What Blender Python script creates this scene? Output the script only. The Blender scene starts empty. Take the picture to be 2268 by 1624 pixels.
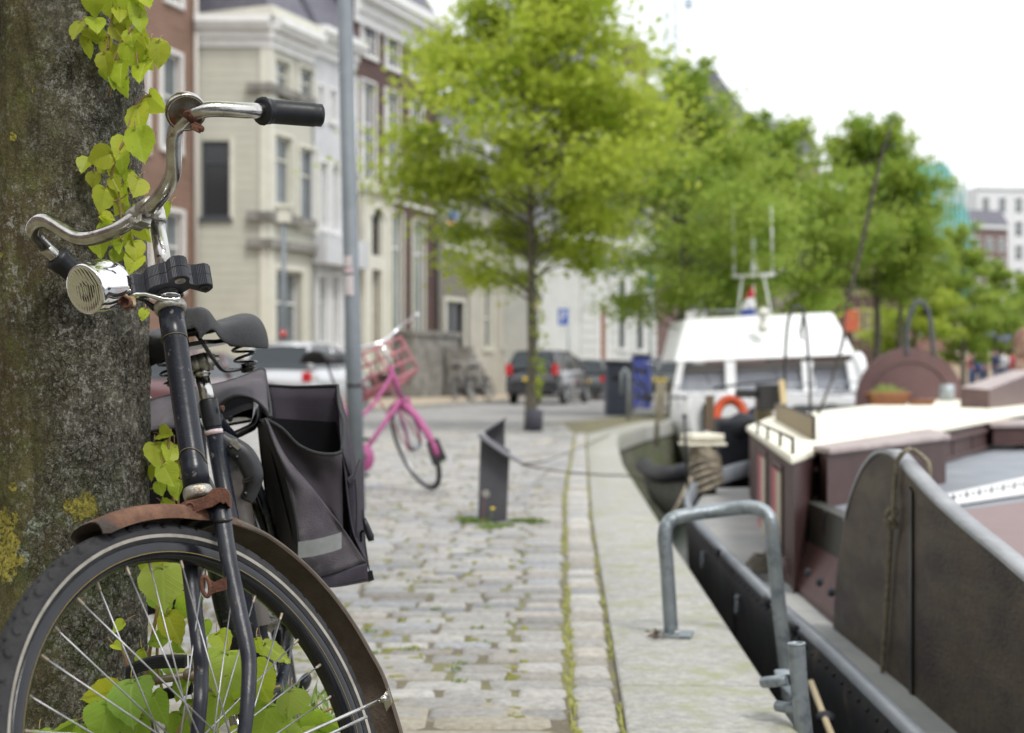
import bpy, bmesh, math, random
from math import radians, sin, cos, pi, sqrt, atan2
from mathutils import Vector, Matrix, noise
random.seed(7)
SC = bpy.context.scene
COL = SC.collection
V = Vector
# ---------------------------------------------------------------- camera
FPX, HZ, CX, CH = 3150.0, 830.0, 1134.0, 0.87       # focal (2268 px wide frame), horizon row, centre column, eye height
cd = bpy.data.cameras.new('camera'); cam = bpy.data.objects.new('camera', cd); COL.objects.link(cam)
cam.location = (0, 0, CH); cam.rotation_euler = (radians(90), 0, 0)
cd.sensor_width = 36; cd.lens = FPX/2268*36; cd.shift_y = 18/2268
cd.clip_end = 3000; cd.clip_start = .05
cd.dof.use_dof = True; cd.dof.focus_distance = 2.29; cd.dof.aperture_fstop = 4.2
SC.camera = cam
# ---------------------------------------------------------------- sky: thin bright cloud over a clear sky
SUN_EL, SUN_AZ = radians(56), radians(150)           # azimuth measured clockwise from +Y
w = bpy.data.worlds.new('World'); SC.world = w; w.use_nodes = True
nt = w.node_tree; bg = nt.nodes['Background']
sky = nt.nodes.new('ShaderNodeTexSky'); sky.sky_type = 'NISHITA'; sky.sun_disc = False
sky.sun_elevation = SUN_EL; sky.sun_rotation = SUN_AZ; sky.dust_density = 2.0
tc = nt.nodes.new('ShaderNodeTexCoord'); nz = nt.nodes.new('ShaderNodeTexNoise'); nz.inputs['Scale'].default_value = 2.2; nz.inputs['Detail'].default_value = 5
rp = nt.nodes.new('ShaderNodeValToRGB'); rp.color_ramp.elements[0].position = .3; rp.color_ramp.elements[1].position = .62
rp.color_ramp.elements[0].color = (.86,.86,.86,1); rp.color_ramp.elements[1].color = (.97,.97,.97,1)
mx = nt.nodes.new('ShaderNodeMix'); mx.data_type = 'RGBA'
mx.inputs[7].default_value = (9.2, 9.4, 9.7, 1)
nt.links.new(tc.outputs['Generated'], nz.inputs['Vector']); nt.links.new(nz.outputs['Fac'], rp.inputs['Fac'])
nt.links.new(rp.outputs['Color'], mx.inputs[0]); nt.links.new(sky.outputs['Color'], mx.inputs[6]); nt.links.new(mx.outputs[2], bg.inputs['Color'])
bg.inputs['Strength'].default_value = .1
sd = bpy.data.lights.new('sun', 'SUN'); sd.energy = 1.5; sd.angle = radians(14); sd.color = (1, .96, .9)
so = bpy.data.objects.new('sun', sd); COL.objects.link(so)
dv = V((sin(SUN_AZ)*cos(SUN_EL), cos(SUN_AZ)*cos(SUN_EL), sin(SUN_EL)))
so.rotation_euler = dv.to_track_quat('Z', 'Y').to_euler(); so.location = (0, 0, 30)
SC.view_settings.view_transform = 'Standard'; SC.view_settings.look = 'None'; SC.view_settings.gamma = 1
SC.view_settings.exposure = 0.62
try: SC.cycles.max_bounces = 7; SC.cycles.transparent_max_bounces = 8
except Exception: pass
# ---------------------------------------------------------------- positions
def at(x, y, Y): return V(((x-CX)/FPX*Y, Y, CH+(HZ-y)/FPX*Y))
def gr(x, y, z=0.):
    Y = (CH-z)*FPX/(y-HZ); return V(((x-CX)/FPX*Y, Y, z))
# ---------------------------------------------------------------- materials
MATS = {}
def mat(name, col, rough=.6, metal=0., col2=None, nscale=8., mix=(.4,.62), bump=0., bscale=40., coat=0., col3=None, n3=3., mix3=(.58,.66), stretch=None, spec=None, detail=6., bdetail=8.):
    if name in MATS: return MATS[name]
    m = bpy.data.materials.new(name); m.use_nodes = True; MATS[name] = m
    t = m.node_tree; b = t.nodes['Principled BSDF']; L = t.links.new
    b.inputs['Roughness'].default_value = rough; b.inputs['Metallic'].default_value = metal
    if spec is not None: b.inputs['Specular IOR Level'].default_value = spec
    b.inputs['Coat Weight'].default_value = coat
    b.inputs['Base Color'].default_value = (*col, 1)
    c = t.nodes.new('ShaderNodeTexCoord'); vec = c.outputs['Object']
    if stretch:
        mp = t.nodes.new('ShaderNodeMapping'); mp.inputs['Scale'].default_value = stretch; L(vec, mp.inputs['Vector']); vec = mp.outputs['Vector']
    def nn(s, d=6.):
        n = t.nodes.new('ShaderNodeTexNoise'); n.inputs['Scale'].default_value = s; n.inputs['Detail'].default_value = d; n.inputs['Roughness'].default_value = .62
        L(vec, n.inputs['Vector']); return n.outputs['Fac']
    def mapr(o, a, bb):
        n = t.nodes.new('ShaderNodeMapRange'); n.inputs[1].default_value = a; n.inputs[2].default_value = bb; L(o, n.inputs[0]); return n.outputs[0]
    cur = None
    def mixc(f, A, B):
        n = t.nodes.new('ShaderNodeMix'); n.data_type = 'RGBA'; L(f, n.inputs[0])
        if isinstance(A, tuple): n.inputs[6].default_value = (*A, 1)
        else: L(A, n.inputs[6])
        n.inputs[7].default_value = (*B, 1); return n.outputs[2]
    if col2: cur = mixc(mapr(nn(nscale, detail), *mix), col, col2)
    if col3: cur = mixc(mapr(nn(n3), *mix3), cur or col, col3)
    if cur: L(cur, b.inputs['Base Color'])
    if col2:
        rr = t.nodes.new('ShaderNodeMapRange'); rr.inputs[3].default_value = max(0, rough-.08); rr.inputs[4].default_value = min(1, rough+.12)
        L(nn(nscale*2.3), rr.inputs[0]); L(rr.outputs[0], b.inputs['Roughness'])
    if bump:
        bp = t.nodes.new('ShaderNodeBump'); bp.inputs['Strength'].default_value = min(1, bump); bp.inputs['Distance'].default_value = .01 if bump <= 1 else .01*bump
        L(nn(bscale, bdetail), bp.inputs['Height']); L(bp.outputs['Normal'], b.inputs['Normal'])
    m['x'] = 1
    return m
# ---------------------------------------------------------------- mesh builder
class MB:
    def __init__(s): s.v = []; s.f = []; s.mi = []; s.sm = []; s.cur = 0; s.smooth = False; s.uv = None; s.col = None
    def add(s, vs, fs, smooth=None):
        o = len(s.v); s.v += [V(p) for p in vs]
        for f in fs: s.f.append([o+i for i in f]); s.mi.append(s.cur); s.sm.append(s.smooth if smooth is None else smooth)
        return o
    def boxb(s, c, ex, ey, ez):
        c = V(c); vs = [c+ex*a+ey*b+ez*d for a in (-1,1) for b in (-1,1) for d in (-1,1)]
        s.add(vs, [(0,1,3,2),(4,6,7,5),(0,4,5,1),(2,3,7,6),(0,2,6,4),(1,5,7,3)], False); return s
    def box(s, c, sx, sy, sz, rz=0.):
        R = Matrix.Rotation(rz, 3, 'Z'); return s.boxb(c, R@V((sx/2,0,0)), R@V((0,sy/2,0)), V((0,0,sz/2)))
    def tube(s, P, r, n=10, caps=True, closed=False, flat=None):
        P = [V(p) for p in P]; m = len(P)
        rr = r if isinstance(r, (list, tuple)) else [r]*m
        T = []
        for i in range(m):
            if closed: d = P[(i+1)%m]-P[i-1]
            else: d = P[min(i+1,m-1)]-P[max(i-1,0)]
            T.append(d.normalized())
        a = V((0,0,1)) if abs(T[0].z) < .9 else V((1,0,0))
        u = (a-T[0]*a.dot(T[0])).normalized(); vs = []
        for i in range(m):
            u = (u-T[i]*u.dot(T[i])); 
            if u.length < 1e-6: u = T[i].orthogonal()
            u.normalize(); q = T[i].cross(u)
            for k in range(n):
                an = 2*pi*k/n; x, y = cos(an)*rr[i], sin(an)*rr[i]
                if flat: x *= flat[0]; y *= flat[1]
                vs.append(P[i]+u*x+q*y)
        fs = []
        for i in range(m if closed else m-1):
            j = (i+1) % m
            for k in range(n): fs.append((i*n+k, i*n+(k+1)%n, j*n+(k+1)%n, j*n+k))
        o = s.add(vs, fs, True)
        if caps and not closed:
            s.f.append([o+k for k in range(n)][::-1]); s.mi.append(s.cur); s.sm.append(False)
            s.f.append([o+(m-1)*n+k for k in range(n)]); s.mi.append(s.cur); s.sm.append(False)
        return s
    def lathe(s, o, axis, prof, n=24, smooth=True, arc=None):
        o = V(o); axis = V(axis).normalized(); u = axis.orthogonal().normalized(); q = axis.cross(u); vs = []
        for r, h in prof:
            for k in range(n): an = 2*pi*k/n; vs.append(o+axis*h+(u*cos(an)+q*sin(an))*r)
        fs = []
        for i in range(len(prof)-1):
            for k in range(n): fs.append((i*n+k, i*n+(k+1)%n, (i+1)*n+(k+1)%n, (i+1)*n+k))
        oo = s.add(vs, fs, smooth)
        for e, rv in ((0, True), (len(prof)-1, False)):
            if prof[e][0] > 1e-5:
                l = [oo+e*n+k for k in range(n)]
                s.f.append(l[::-1] if rv else l); s.mi.append(s.cur); s.sm.append(False)
        return s
    def prism(s, poly, off):
        poly = [V(p) for p in poly]; off = V(off); n = len(poly)
        s.add(poly+[p+off for p in poly], [tuple(range(n))[::-1], tuple(range(n, 2*n))]+[(i, (i+1)%n, n+(i+1)%n, n+i) for i in range(n)], False); return s
    def patch(s, rows, smooth=True):
        n = len(rows[0]); vs = [p for r in rows for p in r]
        s.add(vs, [(i*n+k, i*n+k+1, (i+1)*n+k+1, (i+1)*n+k) for i in range(len(rows)-1) for k in range(n-1)], smooth); return s
    def sphere(s, c, r, nu=16, nv=10, sc=(1,1,1)):
        c = V(c); vs = []
        for j in range(nv+1):
            for i in range(nu):
                a = 2*pi*i/nu; b = pi*j/nv
                vs.append(c+V((r*sc[0]*sin(b)*cos(a), r*sc[1]*sin(b)*sin(a), r*sc[2]*cos(b))))
        s.add(vs, [(j*nu+i, (j+1)*nu+i, (j+1)*nu+(i+1)%nu, j*nu+(i+1)%nu) for j in range(nv) for i in range(nu)], True); return s
    def mesh(s, name, mats, off):
        me = bpy.data.meshes.new(name)
        me.from_pydata([tuple(p-off) for p in s.v], [], s.f)
        for m in (mats if isinstance(mats, (list, tuple)) else [mats]): me.materials.append(m)
        me.polygons.foreach_set('material_index', s.mi); me.polygons.foreach_set('use_smooth', s.sm)
        if s.uv:
            uvl = me.uv_layers.new(name='UVMap'); k = 0
            for f in s.f:
                for i in f: uvl.data[k].uv = s.uv[i]; k += 1
        if s.col:
            ca = me.color_attributes.new('tint', 'FLOAT_COLOR', 'POINT')
            ca.data.foreach_set('color', [c for q in s.col for c in (q[0], q[1], q[2], 1)])
        me.update(); return me
    def build(s, name, mats, parent=None, bevel=0, label=None, kind=None, subsurf=0, solid=0, fixn=True, local=False):
        off = V((0,0,0))
        if parent and not local: off = V(parent['_o'])
        me = s.mesh(name, mats, off)
        if fixn:
            bm = bmesh.new(); bm.from_mesh(me); bmesh.ops.recalc_face_normals(bm, faces=bm.faces); bm.to_mesh(me); bm.free()
        o = bpy.data.objects.new(name, me); COL.objects.link(o); o['_o'] = tuple(off)
        if parent: o.parent = parent
        if label: o['label'] = label
        if kind: o['kind'] = kind
        if solid:
            md = o.modifiers.new('s', 'SOLIDIFY'); md.thickness = solid; md.offset = 0
        if bevel:
            md = o.modifiers.new('b', 'BEVEL'); md.width = bevel; md.segments = 3; md.limit_method = 'ANGLE'; md.angle_limit = radians(35)
        if subsurf:
            md = o.modifiers.new('ss', 'SUBSURF'); md.levels = subsurf; md.render_levels = subsurf
        return o
def thing(name, label, cat, loc=(0,0,0), group=None, rz=0.):
    o = bpy.data.objects.new(name, None); COL.objects.link(o); o.location = loc; o.rotation_euler = (0,0,rz)
    o['label'] = label; o['category'] = cat; o['_o'] = tuple(loc); o.empty_display_size = .1
    if group: o['group'] = group
    return o
def tag(o, label, cat, group=None):
    o['label'] = label; o['category'] = cat
    if group: o['group'] = group
    return o
def struct(mb, name, mats, **k): return mb.build(name, mats, kind='structure', **k)
def dup(root, loc, rz, label, group=None, name=None):
    r = root.copy(); COL.objects.link(r); r.location = loc; r.rotation_euler = (0,0,rz); r['label'] = label
    if group: r['group'] = group
    for ch in list(root.children):
        c = ch.copy(); COL.objects.link(c); c.parent = r
        for g in list(ch.children):
            d = g.copy(); COL.objects.link(d); d.parent = c
    return r
def spline(P, n=8, closed=False):
    P = [V(p) for p in P]; o = []; m = len(P)
    g = (lambda i: P[i % m]) if closed else (lambda i: P[i] if 0 <= i < m else (2*P[0]-P[1] if i < 0 else 2*P[-1]-P[-2]))
    for i in range(m if closed else m-1):
        a, b, c, d = g(i-1), g(i), g(i+1), g(i+2)
        for k in range(n):
            t = k/n; o.append(.5*((2*b)+(c-a)*t+(2*a-5*b+4*c-d)*t*t+(3*b-a-3*c+d)*t**3))
    if not closed: o.append(P[-1].copy())
    return o
# ---------------------------------------------------------------- ground, quay, water
def tintmat(name, bump=.6, bs=90., rough=.75, spots=None, sc=(.25,.25,.22), spr=(.55,.7)):
    m = mat(name, (.4,.4,.4), rough, bump=bump, bscale=bs)
    t = m.node_tree; L = t.links.new; b = t.nodes['Principled BSDF']
    a = t.nodes.new('ShaderNodeAttribute'); a.attribute_name = 'tint'
    c = t.nodes.new('ShaderNodeTexCoord'); n = t.nodes.new('ShaderNodeTexNoise'); n.inputs['Scale'].default_value = 38; n.inputs['Detail'].default_value = 9; n.inputs['Roughness'].default_value = .7
    L(c.outputs['Object'], n.inputs['Vector'])
    r = t.nodes.new('ShaderNodeMapRange'); r.inputs[1].default_value = .3; r.inputs[2].default_value = .7; r.inputs[3].default_value = .62; r.inputs[4].default_value = 1.22; L(n.outputs['Fac'], r.inputs[0])
    x = t.nodes.new('ShaderNodeVectorMath'); x.operation = 'SCALE'; L(a.outputs['Color'], x.inputs[0]); L(r.outputs[0], x.inputs['Scale'])
    n2 = t.nodes.new('ShaderNodeTexNoise'); n2.inputs['Scale'].default_value = 5; n2.inputs['Detail'].default_value = 8; n2.inputs['Roughness'].default_value = .7; L(c.outputs['Object'], n2.inputs['Vector'])
    r2 = t.nodes.new('ShaderNodeMapRange'); r2.inputs[1].default_value = spr[0]; r2.inputs[2].default_value = spr[1]; L(n2.outputs['Fac'], r2.inputs[0])
    mx = t.nodes.new('ShaderNodeMix'); mx.data_type = 'RGBA'; L(r2.outputs[0], mx.inputs[0]); L(x.outputs[0], mx.inputs[6]); mx.inputs[7].default_value = (*sc, 1)
    L(mx.outputs[2], b.inputs['Base Color']); return m
M_SETT = tintmat('granite_sett', spots=1, sc=(.30,.29,.25), spr=(.56,.72))
M_JOINT = mat('joint_soil', (.155,.135,.10), .95, col2=(.20,.195,.09), nscale=3.2, mix=(.46,.56), bump=1, bscale=60, col3=(.30,.27,.19), n3=9)
M_MOSS = mat('moss', (.24,.25,.06), .95, col2=(.33,.33,.10), nscale=20, bump=1, bscale=90, col3=(.17,.14,.07), n3=12)
M_COPE = tintmat('coping_stone', bump=.9, bs=55, sc=(.33,.34,.20), spr=(.50,.66))
M_ROAD = mat('road_brick', (.24,.235,.23), .85, col2=(.33,.32,.31), nscale=3, bump=.5, bscale=30, col3=(.2,.2,.17), n3=1.2)
M_WALK = mat('sidewalk_tile', (.44,.36,.26), .85, col2=(.34,.29,.22), nscale=2, bump=.3, bscale=20)
M_GRASS = mat('grass_blade', (.13,.22,.03), .6, col2=(.22,.30,.05), nscale=6)
M_WALL = mat('quay_wall_stone', (.10,.10,.07), .9, col2=(.17,.16,.12), nscale=4, bump=1, bscale=18, col3=(.09,.12,.03), n3=2.5, mix3=(.48,.6))
M_WATER = mat('canal_water', (.012,.02,.018), .06, bump=.25, bscale=3)
EDGE = [(.2,-70),(.50,-2),(.60,1.2),(.697,3.45),(.734,4.57),(.817,7.03),(.94,10.3),(1.07,13.7),(1.3,17.5),(1.54,20.6),(2.24,23.8),(3.0,26.6),(4.9,31.5),(9.5,42),(24,72),(60,140),(160,330),(400,800)]
def interp(T, y):
    for (a, ya), (b, yb) in zip(T, T[1:]):
        if y <= yb: return a+(b-a)*(y-ya)/(yb-ya)
    return T[-1][0]
edge = lambda y: interp(EDGE, y)
MOSS = [(.05,1.2),(.145,3.56),(.206,5.59),(.37,10.1),(.93,21)]
JNT = [(.14,1.2),(.275,3.45),(.478,8.56),(.96,18.3),(1.12,21)]
moss = lambda y: interp(MOSS, y); jnt = lambda y: interp(JNT, y)
g = MB()
pe = [V((x,y,0)) for x,y in EDGE]
g.patch([[V((-700 if y > 40 else -160, y, -.006)) for x,y in EDGE], [V((interp(EDGE,y)-.05, y, -.006)) for x,y in EDGE]], False)
struct(g, 'ground', M_JOINT)
wt = MB(); wt.patch([[V((-5,-70,-1.25)), V((1200,-70,-1.25))],[V((-5,900,-1.25)), V((1200,900,-1.25))]], False); struct(wt, 'water', M_WATER)
qw = MB()
qw.patch([[V((x-.03,y,-.02)) for x,y in EDGE],[V((x-.03,y,-1.6)) for x,y in EDGE]], False); tag(qw.build('quay_wall', M_WALL), 'dark mossy stone wall dropping from the quay edge to the canal', 'wall')
# far bank of the canal
fb = MB(); fb.patch([[V((14,-70,-.3)),V((14,30,-.3)),V((46,80,-.3)),V((420,640,-.3))],[V((300,-70,-.3)),V((300,30,-.3)),V((330,80,-.3)),V((1000,640,-.3))]], False)
struct(fb, 'far_bank', M_ROAD)
# stones
def stone(mb, x0, x1, y0, y1, h, jit, col, top=.009, nseg=3):
    cx, cy = (x0+x1)/2, (y0+y1)/2; hx, hy = (x1-x0)/2, (y1-y0)/2
    J = lambda: random.uniform(-jit, jit)
    cr = [(-1,-1),(1,-1),(1,1),(-1,1)]; cj = [(J(),J()) for _ in cr]
    def ring(ins, z, k=.28):
        o = []
        for i,(a,b) in enumerate(cr):
            px, py = cx+a*(hx-ins)+cj[i][0], cy+b*(hy-ins)+cj[i][1]
            n = cr[(i+1)%4]; pr = cr[i-1]
            m = min(hx,hy)*k*.62
            for q in (pr, n):
                d = V((q[0]-a, q[1]-b, 0)).normalized()
                o.append(V((px+d.x*m, py+d.y*m, z)))
        return o
    R = [ring(0,-.010), ring(.001,h-top), ring(.009,h-.001), ring(min(hx,hy)*.55,h+.002)]
    vs = [p for r in R for p in r]+[V((cx,cy,h+.003))]
    fs = [(i*8+k, i*8+(k+1)%8, (i+1)*8+(k+1)%8, (i+1)*8+k) for i in range(3) for k in range(8)]+[(24+k, 24+(k+1)%8, 32) for k in range(8)]
    mb.add(vs, fs, True); mb.col += [col]*33
def scol():
    b = random.uniform(.27,.46); t = random.random()
    return (b*1.0, b*.97, b*.93) if t < .6 else ((b*.88,b*.90,b*.94) if t < .82 else (b*1.0,b*.93,b*.85))
st = MB(); st.col = []
y = 3.60; row = 0
while y < 25:
    d = random.uniform(.095,.135)*(1 if y < 14 else 1.5); x = moss(min(y,20.9))-random.uniform(.0,.018)
    xl = -.30*y-.6
    sk = random.uniform(-.006,.006)
    while x > xl:
        L = random.uniform(.13,.25)*(1 if y < 14 else 1.4); gap = random.uniform(.008,.022)
        stone(st, x-L, x, y+.003+random.uniform(0,.004), y+d-random.uniform(.002,.007), random.uniform(-.003,.004), .006, scol()); x -= L+gap
    y += d
y = 2.6                                              # border row along the quay slab
while y < 21:
    d = random.uniform(.11,.19); a, b = moss(y)+.014+random.uniform(0,.006), jnt(y)-.010
    stone(st, a, b, y+.006, y+d-.006, random.uniform(.0,.006), .006, (lambda c: (c[0]*1.12,c[1]*1.12,c[2]*1.1))(scol())); y += d
y = 2.6
while y < 3.5:                                       # coarse slabs in front of the last sett row
    x = .10
    while x > -1.4: L = random.uniform(.3,.6); stone(st, x-L, x, y, y+.29, .0, .006, (.36,.33,.27)); x -= L+.012
    y += .3
struct(st, 'paving_setts', M_SETT)
# coping slabs
cp = MB(); cp.col = []
ys = [-9,-7,-5,-3,-1.4,0.2,1.0,2.35,3.92,5.5,7.1,8.7,10.2,11.8,13.4,15,16.5,18,19.4,20.6,23.8,26.6,31.5,42,72]
for a, b in zip(ys, ys[1:]):
    n = 6; b_ = b-.006; c = random.uniform(.38,.46); col = (c, c*.985, c*.93)
    L1 = [(jnt(min(t,20.9)) if t < 21 else edge(t)-.45, t) for t in [a+(b_-a)*k/n for k in range(n+1)]]
    rows = [[V((x+.004,t,-.02)) for x,t in L1],[V((x+.004,t,.008)) for x,t in L1],[V((x+.012,t,.014)) for x,t in L1],
            [V((edge(t)-.02,t,.013)) for x,t in L1],[V((edge(t)-.006,t,.006)) for x,t in L1],[V((edge(t),t,-.01)) for x,t in L1],[V((edge(t),t,-.24)) for x,t in L1]]
    o = len(cp.v); cp.patch(rows); cp.col += [col]*(len(cp.v)-o)
    o = len(cp.v); cp.patch([[r[0] for r in rows],[V((r[0].x,r[0].y,-.25)) for r in rows]], False); cp.col += [col]*(len(cp.v)-o)
struct(cp, 'quay_coping', M_COPE)
# moss strips in the two long joints and small tufts between setts
ms = MB()
def blob(mb, x, y, rx, ry, h):
    n = 9; ph = random.random()*6
    rr = [1+.35*sin(2*a+ph)+random.uniform(-.25,.25) for a in [2*pi*k/n for k in range(n)]]
    vs = [V((x+cos(2*pi*k/n)*rx*rr[k], y+sin(2*pi*k/n)*ry*rr[k], -.012)) for k in range(n)]
    vs += [V((x+cos(2*pi*k/n)*rx*rr[k]*.6, y+sin(2*pi*k/n)*ry*rr[k]*.6, h*random.uniform(.7,1))) for k in range(n)]+[V((x,y,h))]
    mb.add(vs, [(k,(k+1)%n,n+(k+1)%n,n+k) for k in range(n)]+[(n+k,n+(k+1)%n,2*n) for k in range(n)], True)
y = 2.7
while y < 20:
    s = 1+y*.03
    if noise.noise(V((y*1.7,3,0))) > -.1: blob(ms, moss(y)+.008+random.gauss(0,.010), y, random.uniform(.004,.016), random.uniform(.03,.06)*s, random.uniform(.0005,.003))
    if noise.noise(V((y*1.6,9,0))) > 0: blob(ms, jnt(y)-.002+random.gauss(0,.006), y, random.uniform(.004,.012), random.uniform(.03,.06)*s, random.uniform(.001,.006))
    y += .045*s
for k in range(1300):
    y = 3.6+18*random.random()**1.5; x = random.uniform(-.28*y-.3, moss(min(y,20.9))-.1)
    if noise.noise(V((x*1.3,y*.8,5))) < .0: continue
    blob(ms, x, y, random.uniform(.010,.034), random.uniform(.006,.014), random.uniform(.002,.007))
ms.build('moss', M_MOSS, kind='stuff')
gs = MB()
def tuft(mb, x, y, rad, n, h):
    for k in range(n):
        a = random.random()*6.28; r = rad*sqrt(random.random()); p = V((x+cos(a)*r*1.5, y+sin(a)*r, 0)); d = V((random.gauss(0,.5), random.gauss(0,.5), 1)).normalized(); hh = h*random.uniform(.5,1.2)
        s = V((cos(a*3), sin(a*3), 0))*.0022; q = p+d*hh*.6; e = p+d*hh+V((d.x,d.y,-.25))*hh*.5
        mb.add([p-s,p+s,q+s*.8,q-s*.8,e], [(0,1,2,3),(3,2,4)], False)
for x, y, r, n, h in [(1050,1158,.06,420,.035),(1030,1152,.04,200,.03),(1100,1168,.07,380,.03),(1165,1157,.07,420,.035),(1195,1160,.04,200,.025),(1080,1172,.06,180,.02)]:
    p = gr(x, y); tuft(gs, p.x, p.y, r, n, h)
for k in range(90):
    y = 4+9*random.random()**1.5; x = random.uniform(-.2*y-.3, moss(y)); tuft(gs, x, y, .018, 22, .014)
gs.build('grass', M_GRASS, kind='stuff')
# road and far pavement
rd = MB()
def strip(mb, A, B, z): mb.patch([[V((*p,z)) for p in A],[V((*p,z)) for p in B]], False)
nearb = [(-14,10),(-7,17.5),(-2.2,22.6),(0.3,24.9),(1.3,27),(3.0,31),(8,43),(22,75),(58,145)]
farb = [(-11.8,5),(-8.6,13),(-4.9,26.5),(-2.6,35),(-.33,43.5),(2.2,53),(7,66),(21,98),(60,175)]
strip(rd, nearb, farb, -.001); struct(rd, 'road', M_ROAD)
kb = MB(); A = farb; B = [(x-.16,y+.04) for x,y in farb]
kb.patch([[V((*p,-.01)) for p in A],[V((*p,.11)) for p in A],[V((*p,.11)) for p in B]], False)
struct(kb, 'kerb', mat('kerb_stone', (.38,.37,.34), .8, col2=(.3,.29,.26), nscale=5))
wk = MB(); strip(wk, B, [(-22,8),(-16,18),(-12,34),(-7,46),(-4,56),(-2,66),(5,80),(20,112),(60,190)], .105); struct(wk, 'sidewalk', M_WALK)
# ---------------------------------------------------------------- buildings
M_GLASS = mat('window_glass', (.10,.12,.13), .08, spec=.8, col2=(.17,.19,.20), nscale=.6)
M_GLASSD = mat('dark_glass', (.03,.032,.035), .1, spec=.5)
M_CURT = mat('curtain', (.62,.62,.60), .9)
M_WHITE = mat('white_paint', (.76,.76,.75), .5, col2=(.68,.68,.67), nscale=3)
M_CREAM = mat('cream_stucco', (.49,.485,.415), .75, col2=(.45,.445,.38), nscale=1.3, bump=.2, bscale=12)
M_CREAML = mat('pale_trim', (.64,.63,.55), .6, col2=(.58,.57,.49), nscale=2)
M_SLATE = mat('slate_roof', (.10,.10,.13), .6, col2=(.15,.145,.17), nscale=5, bump=.5, bscale=20)
M_GREYW = mat('grey_paint', (.55,.56,.58), .6, col2=(.48,.49,.51), nscale=2)
M_TAUPE = mat('taupe_render', (.20,.185,.155), .8, col2=(.17,.155,.13), nscale=2)
M_GREIGE = mat('greige_render', (.46,.44,.38), .8, col2=(.41,.39,.34), nscale=1.5)
M_STONE = mat('plinth_stone', (.27,.26,.24), .85, col2=(.14,.135,.12), nscale=3, bump=.6, bscale=10)
M_DARKW = mat('dark_trim', (.05,.055,.065), .5)
M_BROWNW = mat('brown_timber', (.30,.12,.05), .6)
def brickmat(name, c1, c2, mort, sc=1.0):
    m = mat(name, c1, .85); t = m.node_tree; L = t.links.new; b = t.nodes['Principled BSDF']
    c = t.nodes.new('ShaderNodeTexCoord'); sx = t.nodes.new('ShaderNodeSeparateXYZ'); L(c.outputs['Object'], sx.inputs[0])
    ad = t.nodes.new('ShaderNodeMath'); ad.operation = 'ADD'; L(sx.outputs[0], ad.inputs[0]); L(sx.outputs[1], ad.inputs[1])
    cb = t.nodes.new('ShaderNodeCombineXYZ'); L(ad.outputs[0], cb.inputs[0]); L(sx.outputs[2], cb.inputs[1])
    br = t.nodes.new('ShaderNodeTexBrick'); L(cb.outputs[0], br.inputs['Vector']); br.inputs['Color1'].default_value = (*c1,1); br.inputs['Color2'].default_value = (*c2,1); br.inputs['Mortar'].default_value = (*mort,1)
    br.inputs['Scale'].default_value = 1; br.inputs['Brick Width'].default_value = .24*sc; br.inputs['Row Height'].default_value = .07*sc; br.inputs['Mortar Size'].default_value = .008; br.inputs['Bias'].default_value = 0
    n = t.nodes.new('ShaderNodeTexNoise'); n.inputs['Scale'].default_value = .9; n.inputs['Detail'].default_value = 6; L(c.outputs['Object'], n.inputs['Vector'])
    r = t.nodes.new('ShaderNodeMapRange'); r.inputs[3].default_value = .7; r.inputs[4].default_value = 1.3; L(n.outputs['Fac'], r.inputs[0])
    v = t.nodes.new('ShaderNodeVectorMath'); v.operation = 'SCALE'; L(br.outputs['Color'], v.inputs[0]); L(r.outputs[0], v.inputs['Scale']); L(v.outputs[0], b.inputs['Base Color']); return m
M_BRICKR = brickmat('red_brick', (.225,.138,.10), (.185,.108,.08), (.26,.19,.15), 2.0)
M_BRICKB = brickmat('brown_brick', (.092,.050,.044), (.068,.038,.035), (.12,.08,.07), 1.4)
M_BRICKP = brickmat('purple_brick', (.19,.12,.11), (.15,.10,.095), (.2,.15,.14), 1.4)
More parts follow.
